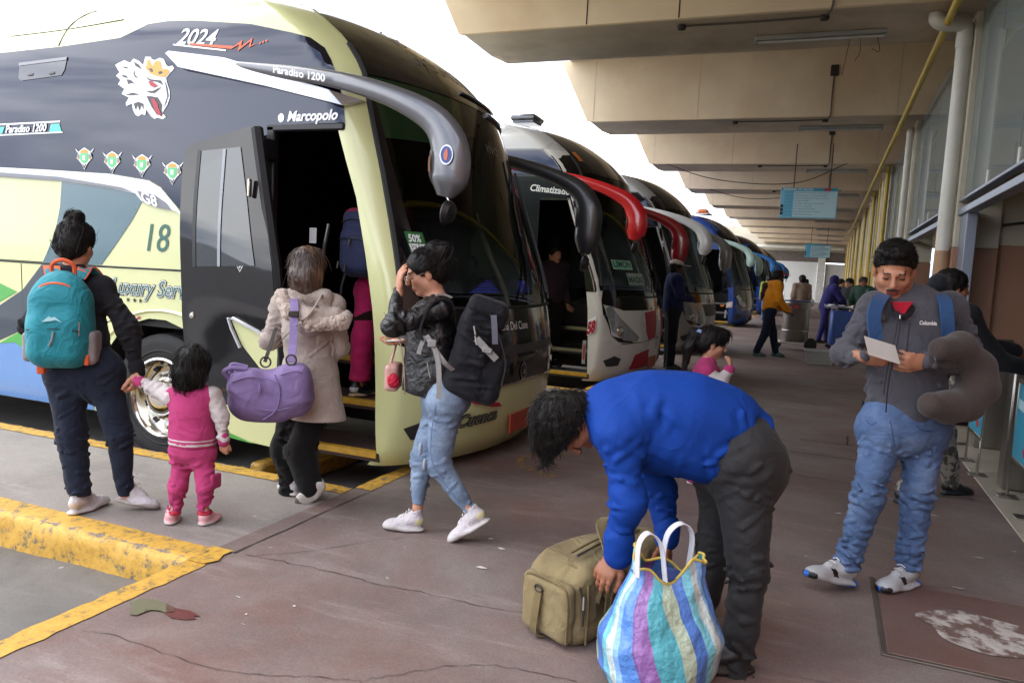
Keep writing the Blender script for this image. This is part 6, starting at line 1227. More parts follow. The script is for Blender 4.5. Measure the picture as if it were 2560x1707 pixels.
# ---------------------------------------------------------------- woman in the leather jacket
J = joints(4.10, head=(1062, 682, 0), neck=(1090, 742, 0), shA=(1100, 774, -.12), shB=(1094, 774, .13), elA=(982, 815, -.2), wrA=(997, 728, -.12), elB=(1085, 872, .2), wrB=(1012, 852, .1), pel=(1112, 985, 0), hipA=(1117, 1004, -.075), hipB=(1104, 1004, .075), knA=(1096, 1160, -.06), knB=(1054, 1150, .06), anA=(1180, 1284, -.08), anB=(1044, 1272, .05), chest=(1090, 840, 0))
fr = -nrm(CR * .96 + CF * .1); hd = Head(J['head'], nrm(fr - UZ * .38 - CF * .12), k=.98)
P = person(J['pel'], 'woman in black leather jacket and ripped light jeans with a hand at her forehead')
body(P, J, hd, fr, SK3, [hand(J['wrA'], PX(1000, 680, 3.97) - J['wrA'], nrm(CR + CF * .5), -1, .45, .95), hand(J['wrB'], fr - UZ * .2, UZ, -1, .6, .95)], h=.0055)
LE, JN = mat('black_leather', '#0f1013', .36, var=.15, vs=8, bump=.25, bs=90, spec=.5, wr=.28, wrs=15), mat('light_denim', '#6a7c94', .85, var=.12, vs=7, bump=.25, bs=190, col2='#8fa2b8', c2s=4, c2a=.48, c2b=.7, wr=.2, wrs=20, stretch=(1, 1, 1.6))
L = torso(J, fr, .068, .13, .13, .135, .85, .05) + [(rc(J['shA'], J['elA'], .070, .062), .04), (rc(J['elA'], J['wrA'], .062, .042), .04), (rc(J['shB'], J['elB'], .075, .065), .04), (rc(J['elB'], J['wrB'], .065, .045), .04), (rc(J['neck'] - UZ * .01, J['neck'] - UZ * .06, .062, .085), .03), (rc(PX(1065, 800, 4.1), PX(1060, 970, 4.1), .11, .125), .05)]
softmk('jacket', L, .006, LE, P, shrink=.008, disp=folds(.006, (8, 8, 12), base=.5, seg=arm_creases(J, .066, 1.1) + torso_creases(J, .14, 1., 14)), cuts=[(PX(1060, 985, 4.1), UZ * 1 + CR * .18)])
trim('zip', [PX(1000, 850, 3.98), PX(1010, 920, 3.96), PX(1012, 985, 3.95)], .004, M_steel, P); trim('pocket_zip', [PX(1068, 905, 3.94), PX(1076, 945, 3.94)], .004, M_steel, P, 6)
L = [(rc(J['hipA'], J['hipB'], .115), .05), (rc(J['pel'] + UZ * .05, J['pel'], .125, .135, flat=(CF, 1.0)), .05), (el(PX(1145, 995, 4.08), (.075, .09, .085)), .05)] + leg(J, 'A', .105, .074, .050, .04) + leg(J, 'B', .103, .072, .048, .04)
softmk('jeans', L, .0055, JN, P, shrink=.010, disp=folds(.004, (8, 8, 16), base=.4, seg=leg_creases(J, .07, .7)), cuts=[(J['anA'] * .5 + J['anB'] * .5 + UZ * .0, nrm(UZ + CR * .1))])
for x, y, w_, h_ in ((1052, 1122, .022, .045), (1062, 1160, .02, .04)): softmk('rip', [(el(PX(x, y, 4.005), (.010, .016, h_ * .8)), .01)], .004, mat('ripped_threads', '#9aa4b0', .9, var=.35, vs=60, stretch=(1, 1, 9)), P)
for c in ([PX(1090, 1010, 3.93), PX(1078, 1090, 3.95), PX(1085, 1165, 3.96), PX(1150, 1260, 3.96)], [PX(1105, 985, 3.95), PX(1130, 1015, 3.94), PX(1160, 1010, 3.97)]): trim('denim_seam', c, .0025, mat('seam_denim', '#5f7897', .9), P)
L, _ = hd.hair(.010, None)
hairmk(hd, L + [(el(hd.p(.0, -.085, .095), (.058, .056, .052)), .015), (el(hd.p(-.02, -.13, .085), (.045, .045, .045)), .015), (el(hd.p(0, -.075, .0), (.07, .05, .07)), .03)], .0055, HB, P, n=1200, L=.06, lift=.003, keep=lambda p: hd.loc(p)[:, 1] < .05, comb=lambda p: hd.p(0, -.10, .08) - p, cuts=[(hd.p(0, .048, .0), -hd.f * .88 + hd.u * .5)])
for i in range(30): a = RNG.uniform(-.08, .0); trim('stray_hair', [hd.p(a, -.09, RNG.uniform(0, .1)), hd.p(a, -.15, RNG.uniform(0, .12)), hd.p(a + RNG.normal(0, .03), -.17 - RNG.random() * .03, RNG.uniform(-.06, .11))], .0013, HB, P, 6, 3)
gl = empty('glasses', hd.p(0, .09, 0), 'clear-framed spectacles worn by the woman in the leather jacket', 'glasses')
for s_ in (-1, 1):
    mk('lens_rim', tube([hd.p(s_ * .034 + .024 * math.cos(t), .108 - .006 * math.cos(t) * s_, -.006 + .019 * math.sin(t)) for t in np.linspace(0, 6.283, 17)], .0022, 5), M_chrome, gl)
    mk('temple', tube([hd.p(s_ * .062, .10, 0), hd.p(s_ * .083, .02, .004), hd.p(s_ * .084, -.02, .0)], .0024, 5), M_chrome, gl)
shoe('shoe', PX(1058, 1330, 4.14) * (1, 1, 0), PX(963, 1318, 4.15) * (1, 1, 0) + UZ * .006, P, [W_shoe, W_sole, mat('pale_heel', '#c9c29a', .6)], style='plain2'); shoe('shoe', PX(1228, 1303, 4.0), PX(1128, 1357, 4.02), P, [W_shoe, W_sole, MATS['pale_heel']], style='plain2', up=(-.3, 0, 1))
tk = mk('ticket', xf(box((-.05, -.03, -.0006), (.05, .03, .0006)), frame(PX(985, 851, 4.17), nrm(CR + UZ * .1), nrm(CF), UZ)), M_white, label='small white slip held out by the woman in the leather jacket', cat='paper')
hb = empty('handbag', PX(985, 975, 4.25), 'small pink handbag with a red pompom hanging in front of the leather jacket', 'handbag')
softmk('bag', [(rbx(PX(984, 940, 4.22), (.04, .09, .075), .025, np.stack([CR, CF, UZ])), .02)], .006, mat('rose_leather', '#b98f86', .4, var=.1), hb); softmk('pompom', [(el(PX(984, 952, 4.10), (.035, .03, .04)), .01)], .005, mat('red_fluff', '#a8132f', .9, var=.2, vs=40), hb, disp=lambda p: -.006 * vnoise(p, 110))
trim('strap', [PX(975, 915, 4.22), PX(990, 860, 4.22), PX(1000, 800, 4.2)], .008, MATS['rose_leather'], hb)
# black rucksack on her back
RB = cloth('black_nylon', '#17181d', .65, bump=.15); GW = cloth('grey_webbing', '#8f8e8c', .7)
rk = empty('backpack', PX(1215, 995, 4.05), 'large black rucksack with grey straps on the back of the woman in the leather jacket', 'backpack')
Mr = np.stack([nrm(CR + UZ * -.25), CF, nrm(UZ + CR * .25)]); q = lambda a, b, c: PX(1200, 870, 4.05) + Mr[0] * a + Mr[1] * b + Mr[2] * c
RSEG = [(q(RNG.uniform(-.12, .05), -.15, c_), q(RNG.uniform(.05, .18), -.14, c_ + RNG.normal(0, .05)), .014, .014) for c_ in np.linspace(-.24, .22, 22)]
softmk('bag', [(rbx(q(-.03, 0, -.03), (.11, .15, .22), .06, Mr), .03), (rbx(q(-.05, 0, .17), (.075, .13, .07), .04, Mr), .03), (rbx(q(.03, 0, -.20), (.13, .14, .07), .05, Mr), .04)], .007, RB, rk, disp=folds(.010, (8, 8, 7), base=.8, seg=RSEG))
softmk('front_pocket', [(rbx(q(.095, 0, -.13), (.07, .12, .12), .04, Mr), .02), (rbx(q(.075, 0, .05), (.05, .11, .07), .03, Mr), .02)], .007, RB, rk, disp=folds(.009, (9, 9, 9), base=.9))
softmk('lid', [(rbx(q(-.02, 0, .225), (.10, .145, .04), .03, Mr), .02), (rbx(q(.06, 0, .18), (.03, .13, .05), .02, Mr), .03)], .007, RB, rk, disp=folds(.007, (9, 9, 9), base=.9))
trim('zip', [q(.0, -.162, .2), q(.08, -.155, .1), q(.15, -.135, -.02), q(.165, -.12, -.14)], .004, M_steel if False else M_dark, rk); mk('reflective_strap', ribbon([q(-.03, -.165, .06), q(.04, -.165, .02), q(.10, -.15, -.015)], .035, .006, side=Mr[2]), GW, rk)
mk('side_panel', ribbon(spline([q(.02, -.163, .2), q(.05, -.165, .12), q(.07, -.16, .06)], 8), .03, .005, side=Mr[0]), mat('slate_panel', '#5a5a66', .6), rk); mk('buckle', xf(box((-.025, -.008, -.014), (.025, .008, .014), .004), frame(q(.04, -.173, .02), Mr[0], CF, Mr[2])), GW, rk)
for x, y, d in ((1185, 815, 3.88), (1188, 840, 3.88)): mk('zip_pull', tube([PX(x, y, d), PX(x + 4, y + 22, d)], .005, 6), M_steel, rk)
st = spline([PX(1128, 755, 3.98), PX(1105, 748, 3.95), PX(1075, 765, 3.92), PX(1052, 820, 3.90), PX(1058, 850, 3.90)], 14); mk('shoulder_strap', ribbon(st, .055, .012, side=CF), RB, rk); mk('strap_binding', ribbon(spline([PX(1130, 744, 3.99), PX(1110, 736, 3.98), PX(1090, 738, 3.96)], 8), .02, .01, side=CF), GW, rk)
for pts, w_ in (([PX(1066, 838, 3.88), PX(1085, 870, 3.88), PX(1110, 905, 3.88), PX(1132, 925, 3.92)], .026), ([PX(1085, 865, 3.875), PX(1095, 905, 3.87), PX(1098, 960, 3.87), PX(1097, 997, 3.87)], .026), ([PX(1062, 840, 3.89), PX(1052, 865, 3.885), PX(1046, 885, 3.885)], .022)): mk('webbing', ribbon(spline(pts, 10), w_, .005, side=CR), GW, rk)
mk('buckle', xf(box((-.022, -.008, -.02), (.022, .008, .02), .004), frame(PX(1080, 858, 3.87), CR, CF, UZ)), GW, rk)
# ---------------------------------------------------------------- man in blue bending over the bags
J = joints(2.92, head=(1424, 1062, .0), neck=(1492, 1058, 0), shA=(1552, 1092, -.14), shB=(1575, 1085, .17), elA=(1570, 1250, -.17), wrA=(1550, 1378, -.10), elB=(1652, 1225, .2), wrB=(1667, 1345, .17), pel=(1850, 1112, 0), hipA=(1862, 1160, -.09), hipB=(1815, 1172, .10), knA=(1868, 1420, -.09), knB=(1790, 1350, .13), anA=(1838, 1690, -.08), anB=(1748, 1560, .18), chest=(1600, 1048, 0))
fr = -UZ; hd = Head(J['head'], nrm(-UZ * .93 - CR * .12 + CR * .25), up=-CR - UZ * .15, k=1.0)
P = person(PX(1838, 1700, 2.84), 'man in a bright blue shirt and dark grey trousers bending down to the luggage')
hn = nrm(PX(1512, 1430, 2.80) - J['wrA'])
body(P, J, hd, fr, SK2, [hand(J['wrA'], hn, nrm(CF * .6 + CR * .6), -1, .6, 1.12), hand(J['wrB'], -UZ, -CR, -1, .6, 1.05)], k=1.05, h=.006)
BL = mat('blue_jersey', '#0a388a', .75, var=.06, vs=5, spec=.2, bump=.15, bs=200, wr=.25, wrs=6, stretch=(1, 1, .8)); GT = cloth('charcoal_wool', '#29292b', .75, bump=.12, wr=.25, wrs=9)
back = [PX(1535, 1035, 2.92), PX(1620, 1040, 2.92), PX(1720, 1050, 2.93), PX(1800, 1075, 2.93)]
L = [(rc(J['shA'], J['shB'], .095), .08), (rc(back[0], back[1], .14, .165, flat=(CF, 1.15)), .08), (rc(back[1], back[2], .165, .172, flat=(CF, 1.12)), .08), (rc(back[2], back[3], .172, .165, flat=(CF, 1.1)), .08), (rc(back[3], PX(1865, 1110, 2.93), .165, .15, flat=(CF, 1.1)), .06), (rc(PX(1640, 1115, 2.9), PX(1800, 1150, 2.9), .10, .10, flat=(CF, 1.5)), .08),
     (rc(J['shA'], J['elA'], .090, .070), .05), (rc(J['elA'], PX(1545, 1350, 2.8), .070, .056), .05), (rc(J['shB'], J['elB'], .085, .068), .05), (rc(J['elB'], J['wrB'], .068, .052), .05), (rc(J['neck'] + CR * .03, J['neck'] + CR * .08, .068, .09), .04)]
BSEG = arm_creases(J, .075, .75) + crease_ring(PX(1840, 1130, 2.9), CR, .16, 26, .10, .018, wd=.014, tilt=1.3, ln=1.) + crease_ring(PX(1640, 1080, 2.9), CR, .17, 18, .12, .013, wd=.016, tilt=1.6, ln=1.)
BSEG += [(PX(x0, y0, d_), PX(x1, y1, d_ + .01), w_, .016) for x0, y0, x1, y1, d_, w_ in ((1620, 1050, 1640, 1000, 2.74, .016), (1850, 1020, 1862, 1080, 2.76, .014), (1790, 1140, 1860, 1110, 2.74, .014), (1760, 1165, 1800, 1150, 2.74, .012), (1830, 1180, 1850, 1120, 2.74, .012), (1500, 1100, 1540, 1060, 2.74, .012), (1510, 1130, 1580, 1075, 2.72, .012), (1530, 1160, 1600, 1100, 2.70, .012))]
def bfold(p):
    a = folds(.008, (6, 6, 8), base=.4, seg=BSEG)(p); s_ = (p - PX(1560, 1100, 2.75)); t = s_ @ nrm(CR * .6 - UZ * .8)
    return a
softmk('shirt', L, .0065, BL, P, shrink=.008, disp=bfold, cuts=[(PX(1858, 1165, 2.92), nrm(-CR * 1.0 + UZ * .48))])
softmk('cuff', [(rc(PX(1548, 1345, 2.79), PX(1546, 1385, 2.80), .058, .055), .01)], .007, BL, P); softmk('cuff', [(rc(J['wrB'] + UZ * .05, J['wrB'] + UZ * .0, .052, .05), .01)], .007, BL, P)
L = [(rc(J['hipA'] - CR * .02, J['hipB'], .15), .08), (rc(PX(1850, 1105, 2.92), PX(1885, 1165, 2.9), .15, .15, flat=(CF, 1.15)), .08), (rc(J['hipA'], J['knA'], .128, .090), .06), (rc(J['knA'], J['anA'] - UZ * .05, .090, .08), .05), (rc(J['hipB'], J['knB'], .118, .088), .06), (rc(J['knB'], J['anB'], .088, .076), .05)]
softmk('trousers', L, .0065, GT, P, shrink=.014, disp=folds(.008, (6, 6, 13), base=.3, seg=leg_creases(J, .095, 1.15) + leg_creases(J, .10, .8, 'A') + crease_ring(J['hipA'] + CR * .03, UZ, .17, 24, .14, .008, wd=.014, tilt=1.2, ln=.9)))
L, _ = hd.hair(.018, None)
hairmk(hd, L + [(rc(hd.p(-.03, .05, .085), hd.p(-.03, .12, .07), .035, .018), .03), (rc(hd.p(.03, .05, .09), hd.p(.035, .13, .08), .035, .014), .03), (rc(hd.p(0, .06, .095), hd.p(0, .15, .09), .04, .012), .03)], .005, HB, P, n=1600, L=.06, lift=.012, amp=.005, comb=lambda p: np.repeat((hd.f + hd.u * .1)[None], len(p), 0) + 1.2 * (p - hd.p(0, -.05, .08)), cuts=[(hd.p(0, .045, .02), -hd.f * .7 + hd.u * .72)])
SHB = mat('black_shoe', '#1a1a1c', .4, var=.1)
shoe('shoe', J['anA'] * (1, 1, 0) + CR * .07, J['anA'] * (1, 1, 0) - CR * .22, P, [SHB, SHB, SHB], style='p', k=1.1); shoe('shoe', J['anB'] * (1, 1, 0) + CR * .07, J['anB'] * (1, 1, 0) - CR * .22, P, [SHB, SHB, SHB], style='p', k=1.1)
# khaki holdall
KH, KHD = cloth('khaki_canvas', '#7f7152', .85, bump=.2, bs=200, wr=.35, wrs=7), cloth('khaki_dark', '#6f6143', .85)
kb = empty('holdall', PX(1440, 1560, 3.02), 'khaki canvas holdall with end pocket, standing open under the bending man', 'bag')
e1 = nrm(PX(1690, 1350, 3.55) - PX(1400, 1450, 3.0)); e1 = nrm(e1 * (1, 1, 0)); e2 = np.cross(UZ, e1); Mk = np.stack([e1, e2, UZ]); q = lambda a, b, c: PX(1400, 1545, 3.06) * (1, 1, 0) + e1 * a + e2 * b + UZ * c
softmk('bag', [(rbx(q(.26, .0, .16), (.30, .155, .155), .06, Mk), .03), (rbx(q(.0, .0, .145), (.07, .15, .145), .05, Mk), .02), (rc(q(0, 0, .23), q(.5, 0, .24), .09, .085, flat=(e2, 1.3)), .06)], .007, KH, kb, disp=folds(.015, (6, 6, 7), base=1., seg=[(q(x_, -.165, RNG.uniform(.05, .12)), q(x_ + RNG.uniform(-.05, .05), -.16, RNG.uniform(.2, .3)), .016, .016) for x_ in np.linspace(0, .5, 14)] + [(q(-.07, y_, .03), q(-.08, y_ + RNG.normal(0, .05), .24), .014, .012) for y_ in np.linspace(-.12, .12, 5)]), cuts=[(q(0, 0, .002), UZ)])
softmk('end_pocket', [(rbx(q(-.075, .0, .135), (.03, .125, .115), .028, Mk), .02)], .006, KH, kb, disp=folds(.005, (9, 9, 9), base=.9))
for pts in ([q(-.02, -.155, .02), q(-.02, -.155, .2), q(-.01, -.12, .285), q(-.01, .0, .30), q(-.01, .12, .285)], [q(-.095, -.12, .03), q(-.10, -.12, .2), q(-.10, -.08, .25), q(-.10, .08, .25), q(-.1, .12, .2)], [q(.10, -.165, .05), q(.12, -.165, .22), q(.2, -.16, .28)], [q(.02, -.02, .335), q(.2, -.01, .352), q(.45, -.0, .35)]): trim('piping', pts, .005, KHD, kb)
trim('zip', [q(.02, -.05, .33), q(.2, -.04, .345), q(.45, -.03, .34)], .006, M_steel, kb); trim('zip', [q(-.05, -.135, .25), q(-.04, -.15, .18), q(-.04, -.152, .1)], .004, M_dark, kb)
mk('strap', ribbon(spline([q(-.112, .02, .21), q(-.125, .02, .12), q(-.12, .03, .03), q(-.08, .02, .008)], 10), .035, .005, side=e2), KHD, kb); mk('ring', tube([q(-.115, .02 + .02 * math.cos(t), .21 + .014 * math.sin(t)) for t in np.linspace(0, 6.28, 11)], .004, 5), M_dark, kb)
mk('carry_strap', ribbon(spline([q(.10, -.16, .12), q(.11, -.155, .28), q(.14, -.10, .36), q(.22, .0, .41), q(.36, .05, .40), q(.45, .0, .36)], 22), .042, .006, side=e1), KH, kb)
for z in (.20,): mk('zip_pull', tube([q(-.045, -.155, z + .02), q(-.05, -.16, z - .03)], .006, 6), M_steel, kb)
# striped woven shopping bag, sagging
def stripe_mat():
    m = bpy.data.materials.new('striped_woven_plastic'); m.use_nodes = True; n, l = m.node_tree.nodes, m.node_tree.links; b = n['Principled BSDF']
    uv = n.new('ShaderNodeUVMap'); uv.uv_map = 'wrap'; sp = n.new('ShaderNodeSeparateXYZ'); l.new(uv.outputs['UV'], sp.inputs['Vector'])
    fr_ = n.new('ShaderNodeMath'); fr_.operation = 'FRACT'; l.new(sp.outputs['X'], fr_.inputs[0])
    r = n.new('ShaderNodeValToRGB'); r.color_ramp.interpolation = 'CONSTANT'; e = r.color_ramp.elements; l.new(fr_.outputs[0], r.inputs['Fac'])
    cols = [(0, '#4a7cc4'), (.15, '#6d5290'), (.17, '#8a62a3'), (.29, '#4a9fae'), (.44, '#9fae9a'), (.55, '#4470b8'), (.68, '#6db4c6'), (.80, '#b9c8c8'), (.92, '#79a5d8')]
    e[0].position, e[0].color = 0, lin(cols[0][1]) + (1,); e[1].position, e[1].color = cols[1][0], lin(cols[1][1]) + (1,)
    for p_, c_ in cols[2:]: k = e.new(p_); k.color = lin(c_) + (1,)
    l.new(r.outputs['Color'], b.inputs['Base Color']); b.inputs['Roughness'].default_value = .3; b.inputs['Coat Weight'].default_value = .25
    ck = n.new('ShaderNodeTexChecker'); ck.inputs['Scale'].default_value = 130; l.new(uv.outputs['UV'], ck.inputs['Vector'])
    bp_ = n.new('ShaderNodeBump'); bp_.inputs['Strength'].default_value = .35; bp_.inputs['Distance'].default_value = .004; l.new(ck.outputs['Fac'], bp_.inputs['Height'])
    z = n.new('ShaderNodeTexNoise'); z.inputs['Scale'].default_value = 16; z.inputs['Detail'].default_value = 5; tcn = n.new('ShaderNodeTexCoord'); l.new(tcn.outputs['Object'], z.inputs['Vector'])
    bp2 = n.new('ShaderNodeBump'); bp2.inputs['Strength'].default_value = .9; bp2.inputs['Distance'].default_value = .03; l.new(z.outputs['Fac'], bp2.inputs['Height']); l.new(bp_.outputs['Normal'], bp2.inputs['Normal']); l.new(bp2.outputs['Normal'], b.inputs['Normal'])
    return m
SB = stripe_mat(); sb = empty('shopping_bag', PX(1640, 1690, 2.72) * (1, 1, 0), 'bulging striped blue and purple woven shopping bag with white handles beside the khaki holdall', 'bag')
c0 = PX(1640, 1660, 2.66) * (1, 1, 0); NU, NT = 96, 40; V, UV = [], []
for i in range(NT + 1):
    t = i / NT; z = .012 + .455 * t; w_ = np.interp(t, [0, .06, .2, .45, .7, .9, 1], [.14, .175, .205, .205, .165, .128, .125]); dp = np.interp(t, [0, .06, .2, .45, .7, .9, 1], [.12, .15, .17, .165, .12, .075, .06])
    for j in range(NU):
        a = 2 * np.pi * j / NU; cr = 1 + .035 * math.sin(a * 3 + t * 2) + .09 * math.exp(-((t - .22) / .2) ** 2) * max(0, -math.cos(a - .4)) + (.05 * max(0, t - .45)) * math.sin(a * 14 + 3 * math.sin(a * 2)) * 1.2
        p = c0 + CR * (w_ * cr * np.sign(math.cos(a)) * abs(math.cos(a)) ** .85 - .05 * t * 0 + .015 * t) + CF * (dp * cr * np.sign(math.sin(a)) * abs(math.sin(a)) ** .85) + UZ * (z + (.035 * math.cos(2 * a + .6) * max(0, t - .8) * 5 + .02 * math.sin(5 * a) * max(0, t - .8) * 5))
        p = p + .016 * np.array([vnoise(p[None], (6, 6, 9))[0], vnoise(p[None] + 4, (6, 6, 9))[0], 0]) + .006 * np.array([vnoise(p[None], (17, 17, 22))[0], vnoise(p[None] + 4, (17, 17, 22))[0], 0]); V.append(p)
F, FU = [], []
for i in range(NT):
    for j in range(NU): F.append((i * NU + j, i * NU + (j + 1) % NU, (i + 1) * NU + (j + 1) % NU, (i + 1) * NU + j)); tw = lambda i_: .30 * (i_ / NT); u0, u1 = j / NU * 3, (j + 1) / NU * 3; FU.append([(u0 + tw(i), i / NT), (u1 + tw(i), i / NT), (u1 + tw(i + 1), (i + 1) / NT), (u0 + tw(i + 1), (i + 1) / NT)])
F.append(tuple(range(NU))[::-1]); FU.append([(0, 0)] * NU)
so = mk('bag', (V, F), SB, sb, sharp=0); uvl = so.data.uv_layers.new(name='wrap'); uvl.data.foreach_set('uv', np.array([c for f in FU for c in f]).ravel())
rim = [np.array(V[NT * NU + j]) for j in range(NU)]; trim('rim_tape', rim + [rim[0]], .005, mat('yellow_thread', '#b7a24a', .6), sb, 120)
inn = c0 + UZ * .42; mk('contents', patch([(.11 * math.cos(a), .055 * math.sin(a)) for a in np.linspace(0, 6.0, 20)], lambda p: inn + p[:, :1] * CR + p[:, 1:2] * CF + UZ * (.015 * np.sin(p[:, :1] * 40)), .03), mat('bag_contents', '#28386b', .7, var=.3, vs=20), sb)
for off in (-.055, .055):
    hp = spline([c0 + CR * (off * 1.0 - .045) - CF * .07 * np.sign(off) * -1 + UZ * .44, c0 + CR * (off * 1.1 - .04) + CF * .06 * np.sign(off) + UZ * .55, c0 + CR * (off * 1.25) + CF * .06 * np.sign(off) + UZ * .592, c0 + CR * (off * 1.2 + .04) + CF * .06 * np.sign(off) + UZ * .55, c0 + CR * (off * 1.0 + .05) + CF * .07 * np.sign(off) + UZ * .43], 24)
    mk('handle', ribbon(hp, .028, .003, side=nrm(CR * .4 - CF)), mat('white_webbing', '#c4c6cf', .6, var=.1), sb)
# ---------------------------------------------------------------- man in the grey fleece
J = joints(3.70, head=(2236, 674, -.03), neck=(2264, 748, .04), shA=(2188, 768, .0), shB=(2372, 768, .05), elA=(2112, 884, .02), wrA=(2158, 892, -.2), elB=(2436, 905, .03), wrB=(2318, 905, -.22), pel=(2256, 1050, 0), hipA=(2206, 1080, 0), hipB=(2308, 1080, .02), knA=(2172, 1230, -.06), knB=(2292, 1240, 0), anA=(2118, 1408, -.03), anB=(2272, 1400, .02), chest=(2278, 850, 0))
fr = -nrm(CF * .93 + CR * .3); hd = Head(J['head'], nrm(-CF * .80 - CR * .38 - UZ * .48), k=1.10)
P = person(J['pel'], 'man in charcoal fleece and blue jeans looking down at a card in his hands')
body(P, J, hd, fr, SK1, [hand(J['wrA'], nrm(CR * .95 - UZ * .02 - CF * .25), nrm(-CF * -.6 + UZ * .35), 1, .75, 1.08), hand(J['wrB'], nrm(-CR * .97 - CF * .1), nrm(CF * .75 + UZ * .2), -1, .75, 1.08)], k=1.08, h=.0055)
FL, FLD, JB = cloth('charcoal_fleece', '#4b4a50', .97, var=.14, bump=.4, bs=120, sheen=.12, wr=.25, wrs=10), cloth('dark_zip_tape', '#2d2c31', .8), mat('mid_denim', '#4a6288', .85, var=.14, vs=6, bump=.25, bs=190, col2='#7a8fae', c2s=3.2, c2a=.5, c2b=.75, wr=.25, wrs=14, stretch=(1, 1, 1.5))
L = torso(J, fr, .078, .190, .185, .18, .74, .05) + [(rc(J['shA'], J['elA'], .082, .072), .04), (rc(J['elA'], J['wrA'], .072, .05), .04), (rc(J['shB'], J['elB'], .084, .078), .04), (rc(J['elB'], J['wrB'], .078, .052), .04), (rc(J['neck'] - UZ * .05 + CF * .04, J['neck'] - UZ * .10, .07, .10), .04), (rc(J['shA'], J['neck'] - UZ * .06 + CF * .03, .08, .065), .04), (rc(J['shB'], J['neck'] - UZ * .06 + CF * .03, .08, .065), .04)]
softmk('fleece', L, .0065, FL, P, shrink=.013, disp=folds(.008, (7, 7, 13), base=.4, seg=arm_creases(J, .074, 1.1) + torso_creases(J, .19, 1., 16)), cuts=[(PX(2240, 1050, 3.6), UZ - CR * .02)])
softmk('collar', [(rc(J['neck'] - CR * .07 + UZ * .0 + CF * .05, J['neck'] + CR * .085 + UZ * .03 + CF * .05, .032, .04), .02), (rc(J['neck'] + CR * .085 + UZ * .03, J['neck'] + CR * .08 + CF * .06 + UZ * .02, .04, .04), .02), (rc(PX(2252, 792, 3.55), J['neck'] - CR * .075 + UZ * .005, .014, .032), .02), (rc(PX(2258, 792, 3.55), J['neck'] + CR * .08 + UZ * .01, .014, .035), .02)], .007, cloth('black_fleece_collar', '#222126', .95), P)
mk('tee_neck', prism([PX(2240, 755, 3.575), PX(2284, 755, 3.585), PX(2268, 775, 3.55), PX(2257, 790, 3.535), PX(2248, 772, 3.55)], CF * .05), cloth('red_tee', '#a8152c'), P, smooth=False)
trim('zip', [PX(2254, 785, 3.53), PX(2245, 850, 3.49), PX(2226, 930, 3.49), PX(2218, 985, 3.525), PX(2215, 1030, 3.55)], .0035, FLD, P); trim('zip', [PX(2246, 790, 3.53), PX(2236, 850, 3.495), PX(2217, 930, 3.495), PX(2209, 985, 3.53)], .0025, FLD, P)
trim('chest_zip', [PX(2274, 798, 3.475), PX(2270, 840, 3.45), PX(2266, 880, 3.44)], .005, FLD, P, 8); mk('zip_pull', tube([PX(2250, 788, 3.52), PX(2250, 797, 3.515)], .003, 6), M_steel, P); mk('zip_pull', tube([PX(2275, 797, 3.485), PX(2275, 806, 3.48)], .003, 6), M_steel, P)
mk('lettering', lettering('Columbia', plane_fn(PX(2298, 811, 3.47), nrm(CR + CF * .22), UZ), .024, bold=.001), M_white, P, smooth=False)
L = [(rc(J['hipA'] + UZ * .03, J['hipB'] + UZ * .03, .13), .06), (rc(J['pel'] + UZ * .06, J['pel'] - UZ * .03, .165, .17, flat=(fr, .76)), .06)] + leg(J, 'A', .112, .080, .068, .05) + leg(J, 'B', .112, .080, .068, .05) + [(rc(J['anA'] + UZ * .06, J['anA'] + UZ * .0, .072, .070), .03), (rc(J['anB'] + UZ * .06, J['anB'] + UZ * .0, .072, .068), .03)]
softmk('jeans', L, .0065, JB, P, shrink=.007, disp=folds(.008, (6, 6, 14), base=.35, seg=leg_creases(J, .085, 1.1) + leg_creases(J, .08, .8)), cuts=[(J['anA'] - UZ * .03, UZ)])
for pts in ([PX(2226, 1050, 3.50), PX(2232, 1085, 3.50), PX(2238, 1120, 3.53)], [PX(2290, 1060, 3.53), PX(2305, 1075, 3.54), PX(2335, 1078, 3.58)], [PX(2165, 1050, 3.56), PX(2178, 1062, 3.54), PX(2192, 1056, 3.53)]): trim('denim_seam', pts, .003, mat('dark_seam', '#34507f', .9), P, 10)
L, _ = hd.hair(.005, None)
hairmk(hd, L + [(el(hd.p(0, .03, .100), np.array((.06, .055, .03)), hd.M), .02)], .005, HB, P, n=1500, L=.016, lift=.004, comb=lambda p: np.repeat((hd.f * .6 + hd.u * .5)[None], len(p), 0), cuts=[(hd.p(0, .078, .062), -hd.f * .62 + hd.u * .78), (hd.p(0, 0, -.005), nrm(hd.u * .9 + hd.f * -.45))])
softmk('moustache', [(rc(hd.p(-.022, .098, -.050), hd.p(.022, .098, -.050), .005), .004)], .004, M_brow, P)
REB, REB2 = mat('trainer_grey', '#aeb2b6', .6, var=.06), mat('trainer_blue', '#2b6bd0', .5, var=.1)
for a_, b_ in ((PX(2134, 1466, 3.68), PX(2014, 1442, 3.60)), (PX(2290, 1464, 3.76) * (1, 1, 0), PX(2200, 1474, 3.62) * (1, 1, 0) + UZ * .008)):
    s_ = shoe('shoe', a_, b_, P, [REB, mat('trainer_sole', '#b9bcc4', .6), M_ink], k=1.12, up=(.1, .2, 1)); d_ = nrm(b_ - a_)
    softmk('heel_unit', [(rc(a_ + d_ * .02 + UZ * .016, a_ + d_ * .09 + UZ * .014, .034, .036, flat=(UZ, .5)), .01)], .006, REB2, P); softmk('toe_cap', [(el(b_ - d_ * .012 + UZ * .022, (.022, .022, .018)), .01)], .006, REB2, P)
